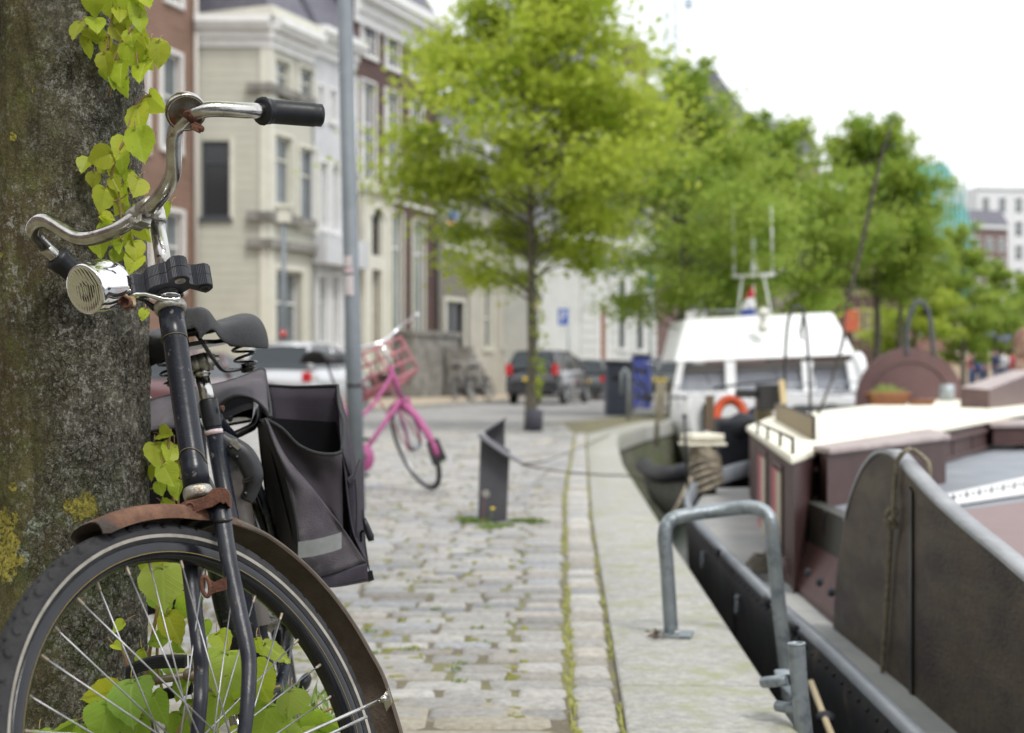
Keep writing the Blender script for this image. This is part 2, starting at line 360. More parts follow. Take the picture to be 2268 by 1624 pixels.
class Facade:
    """a street front starting at P, running in direction d; n points to the street"""
    def __init__(s, P, d, left=False):
        s.P = V((P[0],P[1],0)); s.d = V((d[0],d[1],0)).normalized(); s.n = V((s.d.y,-s.d.x,0))
    def u(s, x):
        k = (x-CX)/FPX; return (k*s.P.y-s.P.x)/(s.d.x-k*s.d.y)
    def z(s, x, y): Y = s.P.y+s.d.y*s.u(x); return CH+(HZ-y)/FPX*Y
    def p(s, u, z, o=0.): q = s.P+s.d*u+s.n*o; return V((q.x,q.y,z))
    def hole(s, x0, x1, y0, y1):
        a, b = s.u(x0), s.u(x1); xm = (x0+x1)/2; return (a, b, s.z(xm,y1), s.z(xm,y0))
    def box(s, mb, u0, u1, z0, z1, o0, o1):
        mb.prism([s.p(u0,z0,o0), s.p(u1,z0,o0), s.p(u1,z1,o0), s.p(u0,z1,o0)], s.n*(o1-o0))
    def wall(s, root, mats, u0, u1, z0, z1, holes, rev=.16, depth=8., name='wall', back=True, off=0.):
        mb = MB(); us = sorted({u0,u1,*[h[0] for h in holes],*[h[1] for h in holes]}); zs = sorted({z0,z1,*[h[2] for h in holes],*[h[3] for h in holes]})
        for a, b in zip(us, us[1:]):
            for c, d in zip(zs, zs[1:]):
                m = ((a+b)/2, (c+d)/2)
                if any(h[0] < m[0] < h[1] and h[2] < m[1] < h[3] for h in holes): continue
                mb.add([s.p(a,c,off),s.p(b,c,off),s.p(b,d,off),s.p(a,d,off)], [(0,1,2,3)], False)
        for h in holes:
            q = [(h[0],h[2]),(h[1],h[2]),(h[1],h[3]),(h[0],h[3])]
            for i in range(4):
                a, b = q[i], q[(i+1)%4]; mb.add([s.p(*a,off),s.p(*b,off),s.p(*b,off-rev),s.p(*a,off-rev)], [(0,1,2,3)], False)
        if back:
            for a in (u0,u1): mb.add([s.p(a,z0,off),s.p(a,z1,off),s.p(a,z1,off-depth),s.p(a,z0,off-depth)], [(0,1,2,3)], False)
            mb.add([s.p(u0,z0,off-depth),s.p(u1,z0,off-depth),s.p(u1,z1,off-depth),s.p(u0,z1,off-depth)], [(0,1,2,3)], False)
            mb.add([s.p(u0,z1,off),s.p(u1,z1,off),s.p(u1,z1,off-depth),s.p(u0,z1,off-depth)], [(0,1,2,3)], False)
        return mb.build(name, mats, root, fixn=False)
    def window(s, root, h, frame=None, pane=None, bars=(1,), cols=1, surround=0., sill=True, rev=.13, curtain=0., fw=.07, off=0., smat=None, door=False):
        u0,u1,z0,z1 = h; mb = MB(); W = u1-u0; fw = min(fw, W*.16)
        o0, o1 = off-rev, off-rev+.06
        for a in ((u0,u0+fw,z0,z1),(u1-fw,u1,z0,z1),(u0+fw,u1-fw,z0,z0+fw),(u0+fw,u1-fw,z1-fw,z1)): s.box(mb, *a, o0, o1)
        for k in bars:
            zz = z0+(z1-z0)*k if k < 1 else z0+(z1-z0)*.62
            s.box(mb, u0+fw, u1-fw, zz-fw*.45, zz+fw*.45, o0, o1-.004)
        for k in range(1, cols): uu = u0+W*k/cols; s.box(mb, uu-.02, uu+.02, z0+fw, z1-fw, o0, o1-.008)
        fr = mb.build('door' if door else 'window', frame or M_WHITE, root)
        g = MB(); g.add([s.p(u0+.01,z0+.01,o0+.01),s.p(u1-.01,z0+.01,o0+.01),s.p(u1-.01,z1-.01,o0+.01),s.p(u0+.01,z1-.01,o0+.01)], [(0,1,2,3)], False)
        if curtain: g.cur = 1; g.add([s.p(u0+fw,z0+fw,o0+.013),s.p(u0+W*curtain,z0+fw,o0+.013),s.p(u0+W*curtain,z1-fw,o0+.013),s.p(u0+fw,z1-fw,o0+.013)], [(0,1,2,3)], False)
        g.build('pane', [pane or M_GLASS, M_CURT], fr, fixn=False)
        if sill: m = MB(); s.box(m, u0-.08, u1+.08, z0-.12, z0-.002, off+.003, off+.10); m.build('sill', smat or frame or M_WHITE, fr)
        if surround:
            m = MB(); w_ = surround
            s.box(m, u0-w_, u0-.003, z0, z1+w_, off+.003, off+.07); s.box(m, u1+.003, u1+w_, z0, z1+w_, off+.003, off+.07); s.box(m, u0-.003, u1+.003, z1+.003, z1+w_, off+.003, off+.068)
            m.build('surround', smat or M_CREAML, fr)
        return fr
    def cornice(s, root, u0, u1, z, prof, m=None, name='cornice', off=0.):
        # prof: list of (dz0,dz1,out)
        mb = MB()
        for a, b, o in prof: s.box(mb, u0, u1, z+a, z+b, off+.003, off+o)
        return mb.build(name, m or M_WHITE, root)
    def roof(s, root, u0, u1, z, rise, back, m=None, over=.25, kind='mansard', name='roof', off=0.):
        mb = MB(); p = s.p; o = off+over
        if kind == 'mansard':
            q = [p(u0,z,o),p(u1,z,o),p(u1,z,-back),p(u0,z,-back)]; t = [p(u0+.2,z+rise,-rise*.5),p(u1-.2,z+rise,-rise*.5),p(u1-.2,z+rise,-back+rise*.5),p(u0+.2,z+rise,-back+rise*.5)]
            mb.add(q+t, [(0,1,5,4),(1,2,6,5),(2,3,7,6),(3,0,4,7),(4,5,6,7),(0,3,2,1)], False)
        elif kind == 'gable':   # ridge parallel to the front
            mb.add([p(u0,z,o),p(u1,z,o),p(u1,z+rise,-back/2),p(u0,z+rise,-back/2),p(u0,z,-back),p(u1,z,-back)], [(0,1,2,3),(3,2,5,4),(0,3,4),(1,5,2),(0,4,5,1)], False)
        else:                   # 'tent': ridge across
            um = (u0+u1)/2; mb.add([p(u0,z,o),p(um,z+rise,o),p(u1,z,o),p(u0,z,-back),p(um,z+rise,-back),p(u1,z,-back)], [(0,1,4,3),(1,2,5,4),(0,2,1),(3,4,5),(0,3,5,2)], False)
        return mb.build(name, m or M_SLATE, root, fixn=True)
DIR = (.373,.928); NRM = V((.928,-.373,0))
F = Facade((-5.09,45), DIR)                      # the row from the cream corner house to the grey house
uc, ug, ub, ue = F.u(595), F.u(690), F.u(785), F.u(965)
zr = .1
# --- cream corner house
t = thing('corner_house', 'cream stucco corner house with horizontal grooves, two dark tall windows per storey and white cornice', 'building', F.p(uc,0))
cz = F.z(595, 96)
H = [F.hole(606,640,135,226), F.hole(660,692,152,246), F.hole(606,644,303,455), F.hole(661,697,330,505), F.hole(608,668,600,775)]
H[-1] = (H[-1][0],H[-1][1],.15,H[-1][3])
F.wall(t, M_CREAM, uc, ug, 0, cz, H, depth=6)
for i, h in enumerate(H[:4]):
    F.window(t, h, frame=M_CREAML, surround=.10, curtain=.5 if i in (0,1) else .35, sill=True, pane=M_GLASS, bars=(.66,), smat=M_CREAML)
F.window(t, H[4], frame=M_WHITE, cols=2, bars=(.75,), sill=False, surround=.14, rev=.25, smat=M_CREAML, door=True)
SD = Facade((F.p(uc,0).x-2.1, F.p(uc,0).y-.02), (1,.01))   # the flank that faces the camera
SD.P = F.p(uc,0)-SD.d*2.0
hs = [(SD.u(446), SD.u(509), SD.z(480,482), SD.z(480,312))]
SD.wall(t, M_CREAM, 0, 2.0, 0, cz, hs, back=False, name='side_wall')
SD.window(t, hs[0], frame=M_DARKW, pane=M_GLASSD, bars=(.72,), surround=0, sill=True, smat=M_DARKW)
m = MB(); SD.box(m, hs[0][1]+.003, hs[0][1]+.13, hs[0][2]-.1, hs[0][3]+.1, .003, .05); m.build('window_jamb', M_CREAML, t)
m = MB()
for k in range(1, 40):
    z = k*cz/40
    if 2.0 < z: 
        if hs[0][2]-.15 < z < hs[0][3]+.1: SD.box(m, hs[0][1]+.2, 1.72, z-.11, z+.11, .002, .008)
        else: SD.box(m, 0.02, 1.72, z-.11, z+.11, .002, .008)
m.build('siding_boards', M_CREAM, t)
m = MB(); SD.box(m, 1.76, 2.0+.06, .1, cz, .002, .07); F.box(m, uc-.06, uc+.2, .1, cz-.001, .002, .07); m.build('corner_pilaster', M_CREAML, t)
for a, b, nm in ((186,204,'string_course'),(470,490,'string_course'),(530,548,'string_course')):
    m = MB(); z1, z0 = F.z(595,a), F.z(595,b); SD.box(m, 1.4, 2.13, z0, z1, .075, .22); F.box(m, uc-.22, ug, z0, z1, .003, .20)
    m.build(nm, M_STONE, t)
PR = [(-.02,.22,.10),(.22,.46,.2),(.46,.60,.42),(.60,.80,.52)]
F.cornice(t, uc-.10, ug, cz-.1, PR); SD.cornice(t, -.0, 2.0+.1, cz-.101, [(a,b,o-.004) for a,b,o in PR])
m = MB(); F.box(m, uc-.3, ug, cz+.705, cz+1.0, -2.5, .30); m.build('parapet', M_CREAML, t)
F.roof(t, uc-.1, ug, cz+1.0, 1.5, 5, over=.1)
# --- narrow grey-white house
t = thing('narrow_house', 'narrow pale grey-white house between the cream corner house and the brown brick house', 'building', F.p(ug,0))
zg = F.z(735, 128)
H = [F.hole(703,713,190,262), F.hole(729,741,200,268), F.hole(707,722,360,505), F.hole(733,746,368,512), F.hole(703,722,612,760), F.hole(733,748,612,765)]
F.wall(t, M_GREYW, ug, ub, 0, zg, H, depth=6)
for h in H: F.window(t, h, surround=.07, smat=M_WHITE, pane=M_GLASS, fw=.05, curtain=.4)
F.cornice(t, ug, ub, zg-.1, PR); F.roof(t, ug, ub, zg+.7, 2.4, 5.5)
for a, b, c, d in ((.04,.12,0,6),):
    m = MB(); m.tube([F.p(ub-.06,.1,.09), F.p(ub-.06,zg-.3,.09)], .045, 8); m.build('drainpipe', M_WHITE, t)
m = MB(); F.box(m, ug, ub, F.z(735,590), F.z(735,530), .003, .5); m.build('bay_window_sill', M_GREYW, t)
# --- tall brown brick house
t = thing('brick_house', 'tall dark brown brick house with white framed windows, arched cream doorway and stone stoop', 'building', F.p(ub,0))
zb = F.z(785, 8)
TOP = [F.hole(799,832,48,123), F.hole(853,882,75,150), F.hole(908,932,100,172)]
MID = [F.hole(799,829,182,400), F.hole(852,882,203,418), F.hole(909,934,222,430)]
BOT = [F.hole(859,890,470,733), F.hole(913,938,488,738)]
DR = F.hole(814,838,600,775); DR = (DR[0],DR[1],.9,DR[3]); AR = F.hole(815,837,462,565)
F.wall(t, M_BRICKB, ub, ue, 0, zb, TOP+MID+BOT+[DR,AR], depth=7)
for h in TOP: F.window(t, h, surround=.06, curtain=.5, smat=M_WHITE, bars=(.5,))
for i, h in enumerate(MID): F.window(t, h, surround=.06, curtain=.55 if i < 2 else .3, smat=M_WHITE, bars=(.58,))
for i, h in enumerate(BOT): F.window(t, h, surround=.07, curtain=.4, smat=M_CREAML, bars=(.7,), pane=mat('green_glass', (.16,.2,.17), .1, col2=(.28,.31,.28), nscale=.8))
F.window(t, AR, frame=M_DARKW, pane=M_GLASSD, surround=0, sill=False, rev=.1)
F.window(t, DR, frame=M_CREAML, pane=mat('pale_door', (.36,.34,.28), .6), surround=0, sill=False, door=True)
m = MB(); u0, u1 = AR[0], AR[1]; a0, a1 = F.u(793), F.u(855); z0 = F.z(820,775); z1 = F.z(820,428)
F.box(m, a0, u0-.01, .9, z1, .003, .16); F.box(m, u1+.01, a1, .9, z1, .003, .16); F.box(m, u0-.01, u1+.01, AR[3]+.05, z1, .003, .155); F.box(m, u0-.01, u1+.01, DR[3]+.03, AR[2]-.03, .003, .15)
F.box(m, a0-.1, a1+.12, z1, z1+.28, .003, .38); F.box(m, a0+.02, a0+.14, .9, z1-.01, .165, .24); F.box(m, a1-.14, a1-.02, .9, z1-.01, .165, .24)
um = (u0+u1)/2; n = 8
for k in range(n):
    a, b = pi*k/n, pi*(k+1)/n; r = (u1-u0)/2+.02; zc = AR[3]-r*.8
    m.prism([F.p(um+cos(q)*rr, zc+sin(q)*rr*.9, .158) for q, rr in ((a,r),(a,r+.2),(b,r+.2),(b,r))], NRM*.07)
m.build('doorway_surround', M_CREAML, t)
z5 = F.z(865,742); m = MB(); F.box(m, F.u(862), ue-.01, .1, z5, .003, .9); F.box(m, F.u(860), ue+.05, z5, z5+.16, .0, .98); m.build('stone_terrace', M_STONE, t)
m = MB(); us = F.u(862)
for k in range(7): F.box(m, ue-1.3+k*.33, ue-1.3+(k+1)*.33, .1, z5-.1-(k+1)*(z5-.25)/7.5, 1.0, 1.9)
m.build('stoop_steps', M_STONE, t)
F.cornice(t, ub, ue, zb-.45, [(-.1,.25,.08),(.25,.6,.2),(.6,.85,.5),(.85,1.15,.62)]); F.roof(t, ub, ue, zb+.7, 2.6, 7)
m = MB(); F.box(m, ub, ue, F.z(800,425)-.1, F.z(800,425)+.02, .003, .05); m.build('string_course', M_WHITE, t)
m = MB(); m.tube([F.p(ue-.08,.2,.1), F.p(ue-.08,zb-.2,.1)], .05, 8); m.build('drainpipe', M_DARKW, t)
# --- grey-beige house with a darker bay
t = thing('grey_house', 'beige grey house with dark bay, poster in the upper window and slate roof behind tree', 'building', F.p(ue,0))
ut, uw = F.u(1040), F.u(1172); zt = F.z(1000, 440)
h1 = F.hole(986,1026,455,548); h2 = F.hole(986,1026,668,802)
F.wall(t, M_TAUPE, ue+.003, ut, 0, zt, [h1,h2], depth=7, name='bay_wall')
F.window(t, h1, frame=M_DARKW, pane=M_GLASSD, surround=.12, smat=M_CREAML, rev=.1)
F.window(t, h2, frame=M_DARKW, pane=M_GLASSD, surround=.14, smat=M_CREAML, sill=True, bars=(), cols=2, door=True)
m = MB(); hh = F.hole(988,1024,463,520); F.box(m, *hh, -.08, -.065); m.cur = 1; q = F.hole(988,1024,487,499); F.box(m, *q, -.064, -.06); m.cur = 2
q = F.hole(994,1018,469,484); F.box(m, *q, -.064, -.06); q = F.hole(996,1016,502,516); F.box(m, *q, -.064, -.06)
m.build('poster', [mat('poster_white', (.7,.72,.78), .6), mat('poster_orange', (.75,.42,.12), .6), mat('poster_blue', (.08,.18,.55), .6)], t)
H = [F.hole(1070,1089,636,772), F.hole(1112,1129,642,768), F.hole(1070,1088,535,585)]
F.wall(t, M_GREIGE, ut+.003, uw, 0, zt+.3, H, depth=7)
for h in H: F.window(t, h, frame=M_CREAML, surround=.1, smat=M_CREAML, bars=(.5,))
F.cornice(t, ue+.02, uw, zt-.02, [(.0,.25,.12),(.25,.45,.35)], m=M_DARKW); F.roof(t, ue+.02, uw, zt+.44, 3.6, 7, off=0)
for x in (1000, 1085):
    u = F.u(x); m = MB(); F.box(m, u-.7, u+.7, zt+.5, zt+2.6, -1.2, -.1); m.build('dormer', M_GREYW, t)
# --- red brick house on the far left, set back behind the cream flank
FR = Facade((-8.93,40.3), (.30,.954)); FR.P = V((-8.95,40.36,0))-FR.d*4.5
t = thing('red_brick_house', 'red brick house with arched white windows at the left, behind the bicycle bell', 'building', FR.P)
zz = 13.5
H = [FR.hole(356,398,118,330), FR.hole(360,402,470,640), FR.hole(364,400,-60,4), FR.hole(318,332,470,650), FR.hole(306,324,120,330)]
FR.wall(t, M_BRICKR, 0, 4.45, 0, zz, H, depth=5)
for h in H:
    FR.window(t, h, surround=.11, smat=M_WHITE, pane=M_GLASS, curtain=.35, bars=(.55,))
FR.cornice(t, 0, 4.45, zz-.3, PR); FR.roof(t, 0, 4.45, zz+.5, 2, 5)
m = MB(); m.tube([FR.p(4.3,.2,.1), FR.p(4.3,zz,.1)], .06, 8); m.build('drainpipe', mat('pale_pipe', (.55,.52,.48), .5), t)
# --- white house right of tree
FW = Facade((.73,56), (.56,.83))
t = thing('white_house', 'low white classical house with rusticated front, brown door and tall dark windows', 'building', FW.P)
ua, um_, ud = FW.u(1176), FW.u(1328), FW.u(1452)
H = [FW.hole(1327,1341,680,772), FW.hole(1368,1383,618,772), FW.hole(1408,1424,610,775)]
H[0] = (H[0][0],H[0][1],.2,H[0][3]); zw = FW.z(1400,575)
FW.wall(t, mat('white_stucco', (.58,.59,.56), .7, col2=(.52,.53,.50), nscale=1), ua, ud, 0, zw, H, depth=8)
FW.window(t, H[0], frame=M_BROWNW, pane=M_BROWNW, surround=.2, smat=M_WHITE, sill=False, door=True)
for h in H[1:]: FW.window(t, h, frame=M_DARKW, pane=mat('teal_dark_glass', (.03,.06,.06), .1), surround=.12, smat=M_WHITE, bars=(.5,.75))
for a, b in ((um_-1.6,H[0][0]-.25),(H[0][1]+.25,H[1][0]-.15),(H[1][1]+.15,H[2][0]-.15),(H[2][1]+.15,ud)):
    m = MB(); FW.box(m, a, b, .3, .36+13*.4, .003, .03)
    for k in range(14): FW.box(m, a, b, .3+k*.4, .62+k*.4, .02, .06)
    m.build('rusticated_blocks', MATS['white_stucco'], t)
FW.cornice(t, ua, ud, zw-.1, [(0,.3,.15),(.3,.5,.4),(.5,.8,.55)]); FW.roof(t, ua, ud, zw+.7, 1.8, 8, kind='mansard')
m = MB(); FW.box(m, ud-2.6, ud-.1, zw+.7, zw+1.25, -.3, .4); FW.box(m, ud-2.0, ud-.7, zw+1.25, zw+1.6, -.3, .38); m.build('attic_block', M_WHITE, t)
# --- big house with slate roofs behind the trees
FB = Facade((-2.2,66), (1,.25))
t = thing('tall_slate_house', 'tall dark house with steep slate roof and brick chimneys rising behind the trees', 'building', FB.P)
b0, b1 = FB.u(975), FB.u(1500); ze = FB.z(1300, 300)
H = [FB.hole(x,x+26,330,395) for x in (1010,1080,1150,1290,1350,1410)]+[FB.hole(x,x+26,450,540) for x in (1080,1150,1410)]
FB.wall(t, M_BRICKP, b0, b1, 0, ze, H, depth=9)
for h in H: FB.window(t, h, surround=.15)
FB.cornice(t, b0, b1, ze-.1, [(0,.3,.2),(.3,.5,.45)], m=M_WHITE)
m = MB(); p = FB.p; r1, r2 = FB.u(1150), FB.u(1362); zt_ = FB.z(1350,25); e1 = FB.u(1500)
m.add([p(b0,ze+.4,.4),p(e1,ze+.4,.4),p(r2,zt_,-3.5),p(r1,zt_,-3.5),p(b0,ze+.4,-9),p(e1,ze+.4,-9),p(r2,zt_,-5.5),p(r1,zt_,-5.5)], [(0,1,2,3),(1,5,6,2),(5,4,7,6),(4,0,3,7),(3,2,6,7)], False); m.build('roof', M_SLATE, t)
m = MB(); u = FB.u(1347); FB.box(m, u-.35, u+.35, zt_-1.2, zt_+1.6, -4.6, -3.9); m.build('chimney', M_BRICKB, t)
m = MB(); u = FB.u(1455); FB.box(m, u-.62, u+.45, ze, FB.z(1455,66), -3.8, -2.6); m.build('chimney', M_BRICKP, t)
m = MB(); u = FB.u(1405); FB.box(m, u-.5, u+.55, FB.z(1400,205), FB.z(1400,160), -2.2, -.4); m.build('dormer', M_WHITE, t)
# --- the far row behind the trees and beyond
def block(name, label, x0, x1, ytop, Y, depth, wallm, roofk=None, rise=2., win=None, roofm=None, dirr=(1,.35), trim=M_WHITE, zbase=0.):
    f = Facade(at(x0,HZ,Y)[:2], dirr); f.P = V(((x0-CX)/FPX*Y, Y, 0)); t = thing(name, label, 'building', f.P)
    u1 = f.u(x1); zt = f.z((x0+x1)/2, ytop); H = []
    if win:
        nx, nz, y0, y1 = win; za, zb_ = f.z(x0,y1), f.z(x0,y0); 
        for i in range(nx):
            for j in range(nz):
                ww = u1/nx; hh = (zb_-za)/nz; H.append((ww*(i+.28), ww*(i+.72), za+hh*(j+.2), za+hh*(j+.85)))
    f.wall(t, wallm, 0, u1, zbase, zt, H, depth=depth)
    for h in H: f.window(t, h, surround=.08 if trim else 0, smat=trim, frame=trim, sill=False)
    f.cornice(t, 0, u1, zt-.3, [(0,.35,.2)], m=trim)
    if roofk: f.roof(t, 0, u1, zt+.06, rise, depth, kind=roofk, m=roofm)
    return t, f, u1, zt
block('low_grey_house', 'low pale grey house with small dark windows beyond the white house', 1456, 1560, 690, 72, 7, mat('pale_render',(.55,.53,.51),.8), 'mansard', 1.2, (3,1,718,800), dirr=(1,.15))
block('brown_roof_house', 'brown brick house with white eaves behind the second quay tree', 1490, 1660, 262, 92, 12, M_BRICKP, 'tent', 3.2, (4,4,330,700))
block('gabled_house', 'purple brown brick house with tall slate roof above the green trees', 1650, 1815, 345, 100, 10, M_BRICKP, 'mansard', 2.6, (4,3,390,620), roofm=M_SLATE)
t, f, u1, zt = block('balcony_house', 'dark brick house with long grey balcony behind the white cruiser', 1560, 1810, 575, 86, 6, M_BRICKP, 'mansard', 1.5, (5,1,590,640), dirr=(1,.12))
m = MB(); f.box(m, 0, u1, f.z(1700,690), f.z(1700,645), .01, 1.2); m.build('balcony', mat('balcony_grey', (.30,.26,.25), .8), t)
block('cream_house', 'pale cream house with rows of narrow windows right of the balcony', 1808, 1885, 570, 84, 6, M_CREAM, 'mansard', 1, (4,2,580,680), dirr=(1,.2))
block('ochre_shop_house', 'brown and ochre striped house front behind the cruiser at right', 1885, 1990, 560, 80, 6, M_BRICKB, 'mansard', 2, (4,2,575,770), dirr=(1,.3), trim=mat('ochre_trim',(.50,.42,.22),.7))
block('red_shop_house', 'reddish brick shop house beside the ochre one in the far row', 1985, 2110, 600, 92, 8, brickmat('warm_brick',(.30,.12,.10),(.24,.10,.09),(.25,.2,.18)), 'mansard', 2, (4,2,620,760), dirr=(1,.3), trim=M_CREAML)
block('white_flats', 'pale modern flat building with flat roof at the right edge', 2165, 2420, 415, 150, 14, mat('flat_render',(.66,.66,.67),.7), None, 1, (7,4,430,640), dirr=(1,.1))
block('brown_flats', 'brown brick flats with dark windows in front of the pale modern building', 2150, 2232, 500, 135, 8, M_BRICKP, 'mansard', 1.5, (3,4,520,700), dirr=(1,.3))
block('market_hall', 'low sand coloured building beyond the market at far right', 2060, 2330, 705, 120, 8, mat('sand_render',(.45,.36,.26),.8), 'mansard', 1.6, (8,1,730,790), dirr=(1,.1))
# scaffolded building in teal netting
f = Facade((0,0),(1,.35)); f.P = V(((2052-CX)/FPX*125, 125, 0)); t = thing('scaffolded_building', 'building wrapped in teal scaffold netting with rounded top behind the trees', 'building', f.P)
u1 = f.u(2152); m = MB(); n = 10; zs = [f.z(2052+10*k, y) for k, y in enumerate((395,372,360,358,362,374,392,415,438,470,500))]
m.prism([f.p(0,0)]+[f.p(u1*k/n, zs[k]) for k in range(n+1)]+[f.p(u1,0)], -f.n*8); m.build('netting', mat('teal_netting', (.04,.36,.31), .8, col2=(.10,.45,.40), nscale=.6, mix=(.35,.6), bump=.5, bscale=2), t)
m = MB()
for k in range(n+1):
    m.tube([f.p(u1*k/n, 0, .15), f.p(u1*k/n, zs[k]+.6, .15)], .06, 6)
for j in range(6): m.tube([f.p(0, 2+j*2.4, .16), f.p(u1, 2+j*2.2, .16)], .05, 6)
m.build('scaffold_tubes', mat('scaffold_steel', (.35,.45,.45), .5), t)
m = MB(); H = [(u1*(.25+.17*k), u1*(.37+.17*k), f.z(2090,450), f.z(2090,405)) for k in range(4)]
for h in H: f.box(m, *h, .01, .06)
m.build('window_gap', mat('net_window', (.45,.55,.52), .5), t)
# ---------------------------------------------------------------- trees along the quay
def leafmat(name, c1, c2, trans=.45, veins=False):
    m = bpy.data.materials.new(name); m.use_nodes = True; t = m.node_tree; L = t.links.new; t.nodes.clear()
    o = t.nodes.new('ShaderNodeOutputMaterial'); b = t.nodes.new('ShaderNodeBsdfPrincipled'); tr = t.nodes.new('ShaderNodeBsdfTranslucent'); ms = t.nodes.new('ShaderNodeMixShader'); ms.inputs[0].default_value = trans
    c = t.nodes.new('ShaderNodeTexCoord'); n = t.nodes.new('ShaderNodeTexNoise'); n.inputs['Scale'].default_value = 14 if veins else 1.6; n.inputs['Detail'].default_value = 4; L(c.outputs['Object'], n.inputs['Vector'])
    r = t.nodes.new('ShaderNodeMapRange'); r.inputs[1].default_value = .36; r.inputs[2].default_value = .64; L(n.outputs['Fac'], r.inputs[0])
    mx = t.nodes.new('ShaderNodeMix'); mx.data_type = 'RGBA'; mx.inputs[6].default_value = (*c1,1); mx.inputs[7].default_value = (*c2,1); L(r.outputs[0], mx.inputs[0]); cur = mx.outputs[2]
    if veins:
        a = t.nodes.new('ShaderNodeAttribute'); a.attribute_name = 'tint'
        vm = t.nodes.new('ShaderNodeVectorMath'); vm.operation = 'MULTIPLY'; L(cur, vm.inputs[0]); L(a.outputs['Color'], vm.inputs[1]); cur = vm.outputs[0]
        uv = t.nodes.new('ShaderNodeUVMap'); uv.uv_map = 'UVMap'; sx = t.nodes.new('ShaderNodeSeparateXYZ'); L(uv.outputs[0], sx.inputs[0])
        def M(op, a, b=None, v=None):
            q = t.nodes.new('ShaderNodeMath'); q.operation = op; L(a, q.inputs[0])
            if b is not None: L(b, q.inputs[1])
            if v is not None: q.inputs[1].default_value = v
            return q.outputs[0]
        av = M('ABSOLUTE', sx.outputs[1]); k = M('MULTIPLY', av, v=.75); d = M('SUBTRACT', sx.outputs[0], k); d = M('MULTIPLY', d, v=7.); fr = M('FRACT', d); fr = M('SUBTRACT', fr, v=.5); fr = M('ABSOLUTE', fr)
        side = t.nodes.new('ShaderNodeMapRange'); side.inputs[1].default_value = .42; side.inputs[2].default_value = .5; L(fr, side.inputs[0])
        mid = t.nodes.new('ShaderNodeMapRange'); mid.inputs[1].default_value = .03; mid.inputs[2].default_value = .0; L(av, mid.inputs[0])
        vv = M('MAXIMUM', side.outputs[0], mid.outputs[0]); 
        m2 = t.nodes.new('ShaderNodeMix'); m2.data_type = 'RGBA'; f = M('MULTIPLY', vv, v=.45); L(f, m2.inputs[0]); L(cur, m2.inputs[6]); m2.inputs[7].default_value = (.52,.62,.16,1); cur = m2.outputs[2]
        bp = t.nodes.new('ShaderNodeBump'); bp.inputs['Strength'].default_value = .5; bp.inputs['Distance'].default_value = .0015; bp.invert = True; L(vv, bp.inputs['Height']); L(bp.outputs[0], b.inputs['Normal'])
        # brown specks
        n3 = t.nodes.new('ShaderNodeTexNoise'); n3.inputs['Scale'].default_value = 150; L(c.outputs['Object'], n3.inputs['Vector']); r3 = t.nodes.new('ShaderNodeMapRange'); r3.inputs[1].default_value = .70; r3.inputs[2].default_value = .76; L(n3.outputs['Fac'], r3.inputs[0])
        m3 = t.nodes.new('ShaderNodeMix'); m3.data_type = 'RGBA'; L(r3.outputs[0], m3.inputs[0]); L(cur, m3.inputs[6]); m3.inputs[7].default_value = (.22,.14,.03,1); cur = m3.outputs[2]
    L(cur, b.inputs['Base Color']); L(cur, tr.inputs['Color']); b.inputs['Roughness'].default_value = .42; b.inputs['Specular IOR Level'].default_value = .45
    L(b.outputs[0], ms.inputs[1]); L(tr.outputs[0], ms.inputs[2]); L(ms.outputs[0], o.inputs[0]); return m
M_LEAFY = leafmat('young_lime_leaf', (.36,.47,.05), (.53,.60,.085), .55)
M_LEAFG = leafmat('green_lime_leaf', (.23,.35,.045), (.39,.48,.08), .52)
M_LEAFD = leafmat('deep_green_leaf', (.16,.28,.03), (.28,.38,.05), .5)
M_BARKT = mat('young_bark', (.10,.085,.06), .9, col2=(.16,.145,.11), nscale=12, bump=1, bscale=40)
